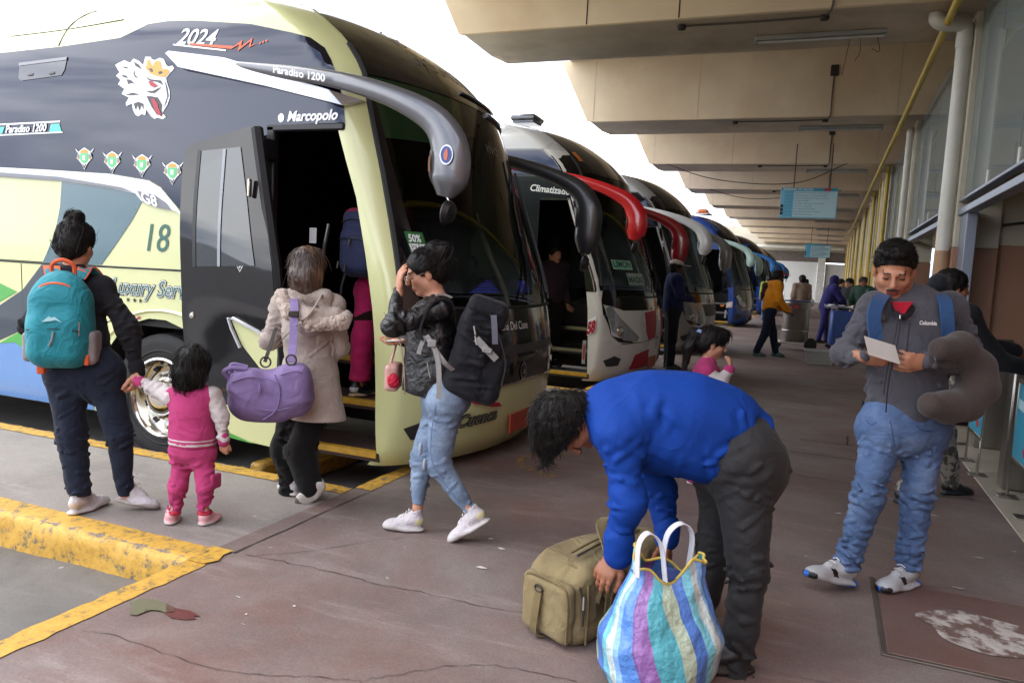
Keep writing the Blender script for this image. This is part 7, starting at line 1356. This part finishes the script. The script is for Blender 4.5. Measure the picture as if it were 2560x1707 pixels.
mk('ring', tube([PX(2246, 916 + 3 * math.sin(t), 3.415 + .008 * math.cos(t)) for t in np.linspace(0, 6.28, 11)], .0025, 5), M_chrome, P)
cd_ = mk('card', xf(box((-.075, -.05, -.0005), (.075, .05, .0005)), frame(PX(2205, 875, 3.42), nrm(CR + UZ * -.25), nrm(CF * .6 + UZ * .75), nrm(UZ * .6 - CF * .75))), mat('card_grey', '#b9b5b0', .6), label='folded pale card held in both hands by the man in the fleece', cat='paper')
bs_ = empty('backpack', PX(2330, 800, 3.95), 'navy backpack whose blue straps show over the shoulders of the man in the fleece', 'backpack')
DB = cloth('navy_strap', '#2c4a72', .7)
for pts in ([PX(2212, 738, 3.66), PX(2196, 755, 3.57), PX(2184, 790, 3.53), PX(2190, 850, 3.53)], [PX(2345, 735, 3.68), PX(2362, 752, 3.585), PX(2368, 800, 3.555), PX(2372, 860, 3.57)]): mk('strap', ribbon(spline(pts, 14), .06, .014, side=CR), DB, bs_)
softmk('bag', [(rbx(PX(2300, 850, 3.98), (.15, .10, .22), .07, np.stack([CR, CF, UZ])), .02), (el(PX(2345, 712, 3.93), (.05, .06, .06)), .03)], .009, cloth('black_pack', '#1b1d24', .8), bs_)
# neck pillow hanging under his arm
NP = mat('brown_plush', '#3d322e', .95, var=.15, vs=12, bump=.4, bs=150, sheen=.15)
np_ = [PX(2352, 872, 3.46), PX(2400, 868, 3.55), PX(2440, 920, 3.60), PX(2448, 970, 3.58), PX(2415, 1010, 3.55), PX(2370, 1018, 3.50), PX(2330, 1012, 3.46)]
softmk('neck_pillow', [(rc(a, b, r_, r2_), .04) for a, b, r_, r2_ in zip(np_[:-1], np_[1:], (.070, .085, .095, .095, .09, .085), (.085, .095, .095, .09, .085, .075))], .007, NP, None, shrink=.016, disp=folds(.004, (9, 9, 9)), label='brown plush U-shaped neck pillow tucked under the arm of the man in the fleece', cat='pillow')
# ---------------------------------------------------------------- girl with the ponytail
J = joints(5.33, head=(1782, 858, 0), neck=(1770, 903, 0), shA=(1766, 928, -.10), shB=(1762, 928, .1), elA=(1800, 958, -.13), wrA=(1824, 922, -.1), elB=(1765, 985, .1), wrB=(1775, 1040, .08), pel=(1755, 1050, 0), hipA=(1757, 1062, -.05), hipB=(1753, 1062, .05), knA=(1757, 1130, -.05), knB=(1745, 1130, .05), anA=(1757, 1198, -.05), anB=(1732, 1196, .05), chest=(1762, 970, 0))
fr = nrm(CR); hd = Head(J['head'], nrm(CR * .95 - UZ * .22 - CF * .1), k=.90)
P = person(J['pel'], 'girl with long ponytail in pink and white varsity jacket, hand at her mouth')
body(P, J, hd, fr, SK3, [hand(J['wrA'], UZ, nrm(-CR + CF * .3), 1, .9, .68), hand(J['wrB'], -UZ, -CF, 1, .5, .68)], k=.72, h=.007)
softmk('jacket', torso(J, fr, .062, .105, .10, .105, .85, .05) + [(rc(J['neck'] - UZ * .02, J['neck'] - UZ * .05, .06, .08), .03)], .008, PK, P, disp=folds(.006, (10, 10, 14)), cuts=[(J['pel'] + UZ * .03, UZ)])
for s in 'AB':
    softmk('sleeve', [(rc(J['sh' + s], J['el' + s], .055, .048), .03), (rc(J['el' + s], J['wr' + s], .048, .036), .03)], .008, PKW, P, disp=folds(.006, (12, 12, 12))); e = nrm(J['wr' + s] - J['el' + s])
    for o_ in (-.03, -.01): softmk('cuff_band', [(rc(J['wr' + s] + e * o_, J['wr' + s] + e * (o_ + .006), .039, .038), .01)], .006, PK, P)
softmk('trousers', [(rc(J['hipA'], J['hipB'], .075), .04)] + leg(J, 'A', .075, .055, .045) + leg(J, 'B', .075, .055, .045), .009, PKD, P, disp=folds(.007, (9, 9, 14)))
L, _ = hd.hair(.013, None)
hairmk(hd, L + [(rc(hd.p(0, .06, .085), hd.p(0, .086, .045), .045, .03, flat=(hd.r, 1.4)), .03), (rc(hd.p(0, -.10, .05), hd.p(0, -.145, .03), .035, .035), .03), (rc(hd.p(0, -.145, .03), hd.p(0, -.165, -.08), .038, .036), .03), (rc(hd.p(0, -.165, -.08), hd.p(0, -.15, -.24), .036, .015), .03)], .006, HB, P, n=700, L=.06, cuts=[(hd.p(0, .075, .0), nrm(-hd.f * .92 + hd.u * .38))])
softmk('hair_bow', [(el(hd.p(.03, -.13, .055), (.03, .02, .02)), .01), (el(hd.p(-.03, -.12, .075), (.03, .02, .02)), .01)], .005, mat('bow_blue', '#7f95c4', .6), P, disp=folds(.004, (30, 30, 30), base=1))
for s in 'AB': shoe('shoe', J['an' + s] * (1, 1, 0) - CR * .04, J['an' + s] * (1, 1, 0) + CR * .12, P, [PS, W_sole, PS], k=.78, style='p', h=.007)
# ---------------------------------------------------------------- legs and rucksack of the passenger climbing into the first coach
J = dict(head=np.array((-2.98, 5.05, 2.02)), neck=np.array((-2.99, 5.03, 1.86)), shA=np.array((-3.14, 4.98, 1.78)), shB=np.array((-2.86, 5.02, 1.78)), elA=np.array((-3.17, 5.1, 1.52)), elB=np.array((-2.84, 5.15, 1.52)), wrA=np.array((-3.12, 5.3, 1.45)), wrB=np.array((-2.88, 5.3, 1.45)), pel=np.array((-3.02, 4.98, 1.28)), hipA=np.array((-3.10, 4.95, 1.22)), hipB=np.array((-2.94, 5.0, 1.22)), knA=np.array((-3.10, 4.88, .86)), knB=np.array((-2.96, 5.2, .95)), anA=np.array((-3.09, 4.84, .50)), anB=np.array((-2.97, 5.2, .78)), chest=np.array((-3.0, 5.0, 1.6)))
J = {k_: v_ + np.array((-.095, 0, 0)) for k_, v_ in J.items()}
fr = nrm((0, 1, 0)); hd = Head(J['head'], fr, k=1.)
P = empty('person', (-3.0, 4.85, .42), 'passenger in raspberry trousers climbing the steps into the coach', 'person')
body(P, J, hd, fr, SK1, [], h=.01)
RP = cloth('raspberry_twill', '#9c1a4c', .8); softmk('trousers', [(rc(J['hipA'], J['hipB'], .12), .05), (rc(J['pel'] + UZ * .1, J['pel'], .13, .14), .05)] + leg(J, 'A', .105, .085, .085, .04) + leg(J, 'B', .105, .085, .075, .04), .008, RP, P, disp=folds(.008, (8, 8, 16), base=.5), cuts=[(J['anA'] + UZ * .045, UZ)])
softmk('top', torso(J, fr, .08, .15, .15, .15) + arm(J, 'A', .075, .065, .05) + arm(J, 'B', .075, .065, .05), .011, RP, P, cuts=[(J['pel'] - UZ * .10, UZ)]); L, _ = hd.hair(.012, None); softmk('hair', L, .01, HB, P)
shoe('shoe', J['anA'] * (1, 1, 0) + np.array((-.03, -.09, .425)), J['anA'] * (1, 1, 0) + np.array((.04, .17, .425)), P, [mat('green_black_shoe', '#1d2320', .5), mat('gum_sole', '#b59a78', .7), W_shoe], style='plain2')
pk = empty('backpack', (-3.02, 4.74, 1.30), 'navy and maroon rucksack on the passenger climbing into the coach', 'backpack'); NVB = cloth('navy_nylon', '#222742', .7, bump=.1)
q = lambda a, b, c: np.array((-3.125, 4.74, 1.57)) + np.array((a, b, c))
softmk('bag', [(rbx(q(0, 0, 0), (.155, .10, .25), .08), .03), (rbx(q(0, -.05, -.06), (.135, .09, .16), .06), .04)], .008, [NVB, cloth('maroon_nylon', '#7d1636', .7)], pk, matfn=lambda C: np.where((C[:, 2] > 1.72) & (C[:, 1] > 4.66), 1, 0))
for pts in ([q(-.12, -.145, .02), q(0, -.155, .03), q(.12, -.145, .02)], [q(-.14, -.09, .14), q(0, -.115, .17), q(.14, -.09, .14)]): trim('zip', pts, .004, M_ink, pk, 10)
for x, z in ((-.02, .0), (-.11, -.16), (-.05, -.18)): mk('zip_pull', tube([q(x, -.155, z + .02), q(x - .005, -.16, z - .03)], .006, 6), M_steel, pk)
trim('grab_loop', [q(-.05, 0, .23), q(0, -.02, .30), q(.05, 0, .23)], .012, M_black, pk, 10); mk('strap_tail', ribbon(spline([q(-.13, -.02, -.2), q(-.15, -.05, -.35), q(-.14, -.03, -.55)], 8), .02, .004, side=(1, 0, 0)), M_black, pk)
# ================================================================ people further along the platform
def stand(base, hgt, face, label, top, legs, skin=SK2, hair=HB, lean=0., stride=0., armsA=None, armsB=None, headdir=None, h=.012, cap=None, hood=None, hairlen=0, tops=1., shoes=None, group=None, bend=None):
    """upright adult built from body proportions; face = walking direction"""
    b = np.asarray(base, float) * (1, 1, 0); f = nrm(face); r = np.cross(f, UZ); s = hgt / 1.68; ln = f * lean; q = lambda a, c, z: b + r * a * s + f * c * s + UZ * z * s
    J = dict(pel=q(0, 0, .92), chest=q(0, lean * .5, 1.22), neck=q(0, lean * 1.0, 1.45), head=q(0, lean * 1.12 + .02, 1.56), shA=q(-.18, lean * .9, 1.38), shB=q(.18, lean * .9, 1.38), hipA=q(-.09, 0, .88), hipB=q(.09, 0, .88), knA=q(-.09, stride * .6, .48), knB=q(.09, -stride * .3, .47), anA=q(-.09, stride, .09), anB=q(.09, -stride, .10))
    for k_, sg, ar in (('A', -1, armsA), ('B', 1, armsB)):
        e_, w_ = ar or ((sg * .22, lean * .7 - .02, 1.10), (sg * .22, lean * .7 + .1, .88)); J['el' + k_] = q(*e_); J['wr' + k_] = q(*w_)
    hd = Head(J['head'], headdir if headdir is not None else f, k=1.02 * min(1, s + .05)); P = empty('person', tuple(b), label, 'person', group)
    body(P, J, hd, f, skin, [hand(J['wr' + k_], nrm(J['wr' + k_] - J['el' + k_]), f, 1 if k_ == 'A' else -1, .6) for k_ in 'AB'], k=s, h=h)
    softmk('jacket', torso(J, f, .085 * s * tops, .165 * s * tops, .16 * s * tops, .165 * s * tops, .76, .06) + arm(J, 'A', .080 * s * tops, .070 * s * tops, .055 * s, .04) + arm(J, 'B', .080 * s * tops, .070 * s * tops, .055 * s, .04) + [(rc(J['neck'] - UZ * .02, J['neck'] - UZ * .08, .065, .09), .04)], h, top, P, disp=folds(.012, (7, 7, 12), at=(J['elA'], J['elB'], J['pel']), base=.5), cuts=[(J['pel'] - UZ * .03, UZ)])
    softmk('trousers', [(rc(J['hipA'] + UZ * .02, J['hipB'] + UZ * .02, .12 * s), .05), (rc(J['pel'], J['pel'] - UZ * .05, .15 * s, .15 * s, flat=(f, .8)), .05)] + leg(J, 'A', .105 * s, .078 * s, .065 * s, .04) + leg(J, 'B', .105 * s, .078 * s, .065 * s, .04), h, legs, P, disp=folds(.010, (7, 7, 13), base=.5))
    if hood is None:
        L, _ = hd.hair(.012, None)
        if hairlen: L += [(rc(hd.p(0, -.07, .04), hd.p(0, -.09, -hairlen), .075, .05, flat=(hd.f, .7)), .04)]
        softmk('hair', L, h * .8, hair, P, disp=strands(hd, .005), cuts=[(hd.p(0, .06, .02), -hd.f * .8 + hd.u * .6)])
    else: softmk('hood', [(el(hd.p(0, -.03, .02), (.11, .12, .125), hd.M), .03), (rc(hd.p(0, -.05, -.06), J['neck'] - UZ * .06, .10, .12), .04)], h, hood, P, disp=folds(.01, (9, 9, 9)), cuts=[(hd.p(0, .06, -.02), -hd.f)])
    if cap is not None:
        c1, c2 = cap if isinstance(cap, tuple) else (cap, cap)
        softmk('cap', [(el(hd.p(0, -.01, .065), np.array((.092, .112, .075)) * hd.k, hd.M), .02)], .008, [c1, c2], P, cuts=[(hd.p(0, 0, .045), hd.u)], matfn=lambda C: np.where(hd.loc(C)[:, 1] > .045, 1, 0) if isinstance(cap, tuple) else np.zeros(len(C), int))
        softmk('cap_peak', [(rc(hd.p(0, .085, .052), hd.p(0, .165, .040), .075 * hd.k, .055 * hd.k, flat=(hd.u, .14)), .01)], .006, c2, P)
    sm = shoes or [SHB, SHB, SHB]
    for k_ in 'AB': a_ = J['an' + k_] * (1, 1, 0); shoe('shoe', a_ - f * .08, a_ + f * .18, P, sm, style='p', h=.010, k=s * 1.05)
    return P, J, hd
g0 = lambda x, y, d: PX(x, y, d) * (1, 1, 0)
NVB2, CAPW = cloth('deep_navy_cloth', '#1a2046', .85), cloth('cream_cap', '#b9b0a4', .85)
stand((-2.19, 12.0, 0), 1.70, CR, 'man in navy clothes and a cream cap standing by the coach numbered 58', NVB2, cloth('black_trousers', '#15161c'), SK4, cap=CAPW, armsA=((-.24, .05, 1.14), (-.12, .22, 1.12)), armsB=((.24, .05, 1.14), (.1, .24, 1.1)), tops=1.12)
P, J, hd = stand((-.98, 15.6, 0), 1.66, nrm(CR * .95 - CF * .1), 'man in an orange hoodie and black and orange cap pushing a steel bin cart', cloth('orange_fleece', '#d98a1e', .9), cloth('indigo_jeans', '#1a1f33'), SK4, cap=(cloth('black_cap', '#191919'), cloth('orange_peak', '#d8491a')), stride=.20, lean=.10, armsA=((-.22, .08, 1.12), (-.18, .30, .92)), armsB=((.22, .12, 1.12), (.16, .34, .90)), shoes=[mat('teal_shoe', '#4a6664', .6), mat('teal_sole', '#3a4a4a', .7), MATS['teal_shoe'] if 'teal_shoe' in MATS else SHB], tops=1.08)
softmk('hood', [(rc(J['neck'] - CR * .10 - UZ * .02 + CF * .06, J['neck'] - CR * .10 - UZ * .02 - CF * .06, .06), .03), (rc(J['neck'] - CR * .07 - UZ * .08, J['neck'] - CR * .05 - UZ * .15, .09, .08), .03)], .012, MATS['orange_fleece'], P)
stand((-1.75, 27.0, 0), 1.60, CF, 'person in a brown coat with a black pack walking away behind the orange hoodie', cloth('brown_coat', '#6d4b3c'), cloth('blue_grey_jeans', '#2c3550'), h=.02, tops=1.1)
stand((-2.0, 29.9, 0), 1.64, CF, 'person in a lime green jacket beside the dark navy coach', cloth('lime_jacket', '#9cb53e'), cloth('light_blue_jeans', '#4f6f9c'), SK3, h=.02)
stand((-.62, 22.5, 0), 1.66, CF, 'person in a beige shirt seen behind the steel bin cart', cloth('beige_shirt', '#8a7766'), cloth('dark_jeans', '#20242c'), SK1, h=.018)
stand((-.83, 36.3, 0), 1.62, CF, 'woman in a red top with long dark hair walking towards the far wall', cloth('red_top', '#b3202c'), cloth('black_jeans', '#1a1a1e'), SK1, hairlen=.22, h=.02)
mk('carrier_bag', soft([(el((-.55, 35.9, .62), (.14, .12, .18)), .02), (rc((-.57, 35.95, .78), (-.6, 36.1, .92), .03, .015), .05)], .02), cloth('white_plastic', '#b9bcb9', .4), sharp=0, label='pale plastic carrier bag held by the woman in red', cat='bag')
NU_ = cloth('purple_navy_overall', '#2a2760', .8)
stand((.02, 20.4, 0), 1.66, nrm(CR * .9 - CF * .1), 'worker in hooded navy overalls leaning over the tall blue suitcase', NU_, NU_, SK4, hood=NU_, lean=.16, stride=.12, armsA=((-.22, .30, 1.12), (-.12, .45, .98)), armsB=((.22, .30, 1.12), (.12, .48, .98)), h=.014, tops=1.12)
stand((.35, 22.0, 0), 1.60, nrm(CR * .5 - CF * .8), 'person in navy with dark hair just behind the hooded worker', NVB2, NVB2, SK1, h=.02)
GJ = cloth('green_bomber', '#1f3a2e', .6)
stand((.82, 20.1, 0), 1.66, nrm(-CR * .8 - CF * .6), 'man in a dark green jacket and flat black cap facing the blue suitcase', GJ, cloth('brown_trousers', '#3a302a'), SK2, cap=cloth('dark_cap', '#2a2826'), headdir=nrm(-CR * .3 - CF), armsA=((-.22, .15, 1.12), (-.12, .40, 1.02)), armsB=((.22, .12, 1.12), (.12, .35, 1.02)), h=.014, tops=1.15)
stand((.55, 21.2, 0), 1.62, nrm(-CR * .9 - CF * .3), 'person in a black knit cap beside the man in the green jacket', cloth('grey_dark_jacket', '#2a2c30'), cloth('black_pants', '#18181a'), SK3, cap=cloth('black_knit', '#17171a'), headdir=nrm(-CR * .8 - CF * .5), h=.014)
Pn, Jn, hn_ = stand((1.02, 17.6, 0), 1.62, nrm(CF), 'person carrying a big navy rucksack between the man in the fleece and the columns', GJ, cloth('black_pants2', '#1a1a1d'), SK2, h=.014)
mk('rucksack', soft([(rbx(Jn['chest'] - CF * .22 + UZ * .12, (.17, .13, .27), .10, np.stack([CR, CF, UZ])), .03), (el(Jn['neck'] - CF * .2 + UZ * .10, (.12, .11, .1)), .06)], .012), NVB, sharp=0, label='big navy rucksack on the person between the fleece man and the columns', cat='backpack')
# passenger standing inside the doorway of the coach numbered 58
stand((-3.42, 9.75, 0), 1.62, nrm((1, -.6, 0)), 'woman with dark hair looking out of the doorway of the coach numbered 58', cloth('plum_top', '#3a2c3c'), cloth('black_pants3', '#18181a'), SK3, h=.014)[0].location.z = .15
# someone behind the man in the fleece, one arm reaching to the turnstiles
P, J, hd = stand((.78, 5.95, 0), 1.58, nrm(CR * .9 + CF * .2), 'person in dark sweater behind the man in the fleece, reaching towards the turnstiles', cloth('dark_sweater', '#17171a'), cloth('patterned_skirt', '#4b4842', col2='#8f8a80', c2s=16, c2a=.48, c2b=.52), SK2, stride=.28, armsA=((-.1, .32, 1.18), (.0, .62, 1.12)), armsB=((.2, .30, 1.06), (.18, .55, 1.02)), h=.009, headdir=nrm(CR), tops=.9)
# ================================================================ luggage and carts further along
ct = empty('bin_cart', (-.45, 18.0, 0), 'round stainless steel bin on a wheeled trolley in front of the man in orange', 'cart')
cc = np.array((-.55, 17.7, 0)); mk('bin', lathe([(.0, .20), (.27, .20), (.28, .22), (.28, 1.0), (.292, 1.02), (.28, 1.04), (.265, 1.02), (.265, .4)], 36, o=cc), M_steel, ct)
for z in (.42, .9): mk('hoop', lathe([(.28, z - .012), (.288, z), (.28, z + .012)], 36, o=cc), M_steel, ct)
mk('chassis', join(box(cc + (-.36, -.20, .13), cc + (.36, -.16, .17), .01), box(cc + (-.36, .16, .13), cc + (.36, .20, .17), .01), box(cc + (-.30, -.16, .14), cc + (-.26, .16, .17), .005), box(cc + (.26, -.16, .14), cc + (.30, .16, .17), .005)), M_steel, ct)
for x, r_ in ((.34, .13), (-.34, .07)):
    for y in (-.22, .22): mk('wheel', lathe([(0, -.03), (r_ * .5, -.03), (r_ * .9, -.025), (r_, 0), (r_ * .9, .025), (r_ * .5, .03), (0, .03)], 20, (0, 1, 0), cc + np.array((x, y, r_))), M_rub, ct)
mk('lid_frame', tube([cc + np.array((.27 * math.cos(t), .27 * math.sin(t), 1.05)) for t in np.linspace(0, 6.28, 24)], .018, 6), mat('navy_rim', '#2b3a70', .5), ct); mk('label', box(cc + (-.10, -.30, .90), cc + (.06, -.285, .97), .003), M_red, ct)
sc = empty('suitcase', (.45, 18.9, 0), 'tall hard-sided blue suitcase on castors with white papers on top', 'suitcase')
SBl, SDk = mat('blue_hardshell', '#33559c', .45, var=.08, vs=5), mat('dark_side_shell', '#15161c', .5)
Msc = frame((.38, 18.85, 0), nrm((1, .12, 0)), nrm((-.12, 1, 0)), UZ)
mk('shell', xf(box((-.24, -.18, .09), (.24, .0, .88), .04), Msc), SBl, sc); mk('back_shell', xf(box((-.23, .003, .09), (.27, .3, .87), .05), Msc), SDk, sc)
for i in range(5): mk('rib', xf(box((-.19 + .09 * i, -.188, .15), (-.175 + .09 * i, -.176, .82), .004), Msc), SBl, sc)
for x in (-.22, .24):
    for y in (-.12, .24): mk('castor', xf(lathe([(0, -.02), (.045, -.02), (.045, .02), (0, .02)], 14, (0, 1, 0), (x, y, .045)), Msc), M_rub, sc)
mk('top_handle', xf(tube(spline([(-.1, .05, .87), (-.09, .05, .91), (.09, .05, .91), (.1, .05, .87)], 10), .014, 6), Msc), M_black, sc)
def crumple(c, n, k):
    V = [(c[0] + (i / n - .5) * k[0], c[1] + (j / n - .5) * k[1], c[2] + k[2] * RNG.random()) for i in range(n + 1) for j in range(n + 1)]; return np.array(V), [(i * (n + 1) + j, (i + 1) * (n + 1) + j, (i + 1) * (n + 1) + j + 1, i * (n + 1) + j + 1) for i in range(n) for j in range(n)]
mk('papers', crumple((.30, 18.8, .895), 6, (.6, .42, .12)), M_white, smooth=False, label='crumpled white papers lying on top of the tall blue suitcase', cat='paper')
# grey plastic crate basket
bk = empty('basket', (.0, 14.9, 0), 'grey perforated plastic basket standing on the platform floor', 'basket'); BG = mat('grey_plastic', '#9b9b97', .5, var=.06)
Mb_ = frame((.0, 14.95, 0), nrm((1, .1, 0)), nrm((-.1, 1, 0)), UZ); bw, bd, bh = .21, .15, .24
def wall(a, b, n):
    """one slatted side between two floor corners, leaning outward"""
    a, b = np.array(a), np.array(b); o = nrm(np.cross(b - a, UZ)) * .05; vf = [prism([a, b, b + UZ * .05 + o * .2, a + UZ * .05 + o * .2], nrm(o) * -.006), prism([a + UZ * (bh - .05) + o * .8, b + UZ * (bh - .05) + o * .8, b + UZ * bh + o, a + UZ * bh + o], nrm(o) * -.006), prism([a + UZ * .13 + o * .5, b + UZ * .13 + o * .5, b + UZ * .145 + o * .56, a + UZ * .145 + o * .56], nrm(o) * -.006)]
    for i in range(n + 1): p = a + (b - a) * i / n; e = nrm(b - a) * .006; vf.append(prism([p - e + UZ * .045 + o * .19, p + e + UZ * .045 + o * .19, p + e + UZ * (bh - .045) + o * .82, p - e + UZ * (bh - .045) + o * .82], nrm(o) * -.005))
    return join(*vf)
for a, b, n in (((-bw, -bd, .004), (bw, -bd, .004), 16), ((bw, -bd, .004), (bw, bd, .004), 11), ((bw, bd, .004), (-bw, bd, .004), 16), ((-bw, bd, .004), (-bw, -bd, .004), 11)): mk('side', xf(wall(a, b, n), Mb_), BG, bk, smooth=False)
mk('floor', xf(box((-bw, -bd, .004), (bw, bd, .012)), Mb_), BG, bk, smooth=False); mk('rim', xf(tube([(-bw - .05, -bd - .05, bh), (bw + .05, -bd - .05, bh), (bw + .05, bd + .05, bh), (-bw - .05, bd + .05, bh), (-bw - .05, -bd - .05, bh)], .014, 6), Mb_), BG, bk)
# a pair of dark trainers' owner hidden further back: bag on the floor by the column
mk('tote', soft([(rbx((.62, 8.9, .13), (.16, .10, .125), .05), .02), (el((.62, 8.9, .24), (.12, .07, .07)), .05)], .012, disp=folds(.01, (8, 8, 8))), cloth('black_tote', '#1a1a1d'), sharp=0, label='small black bag left on the floor behind the man in the fleece', cat='bag')
# yellow wheel stop under the first coach
mk('wheel_stop', join(box((-3.75, 4.30, -.155), (-3.62, 4.9, -.05), .02), box((-3.45, 4.30, -.155), (-3.32, 5.4, -.02), .02)), M_yel, label='yellow wheel stop in the bay under the first coach', cat='wheel stop')
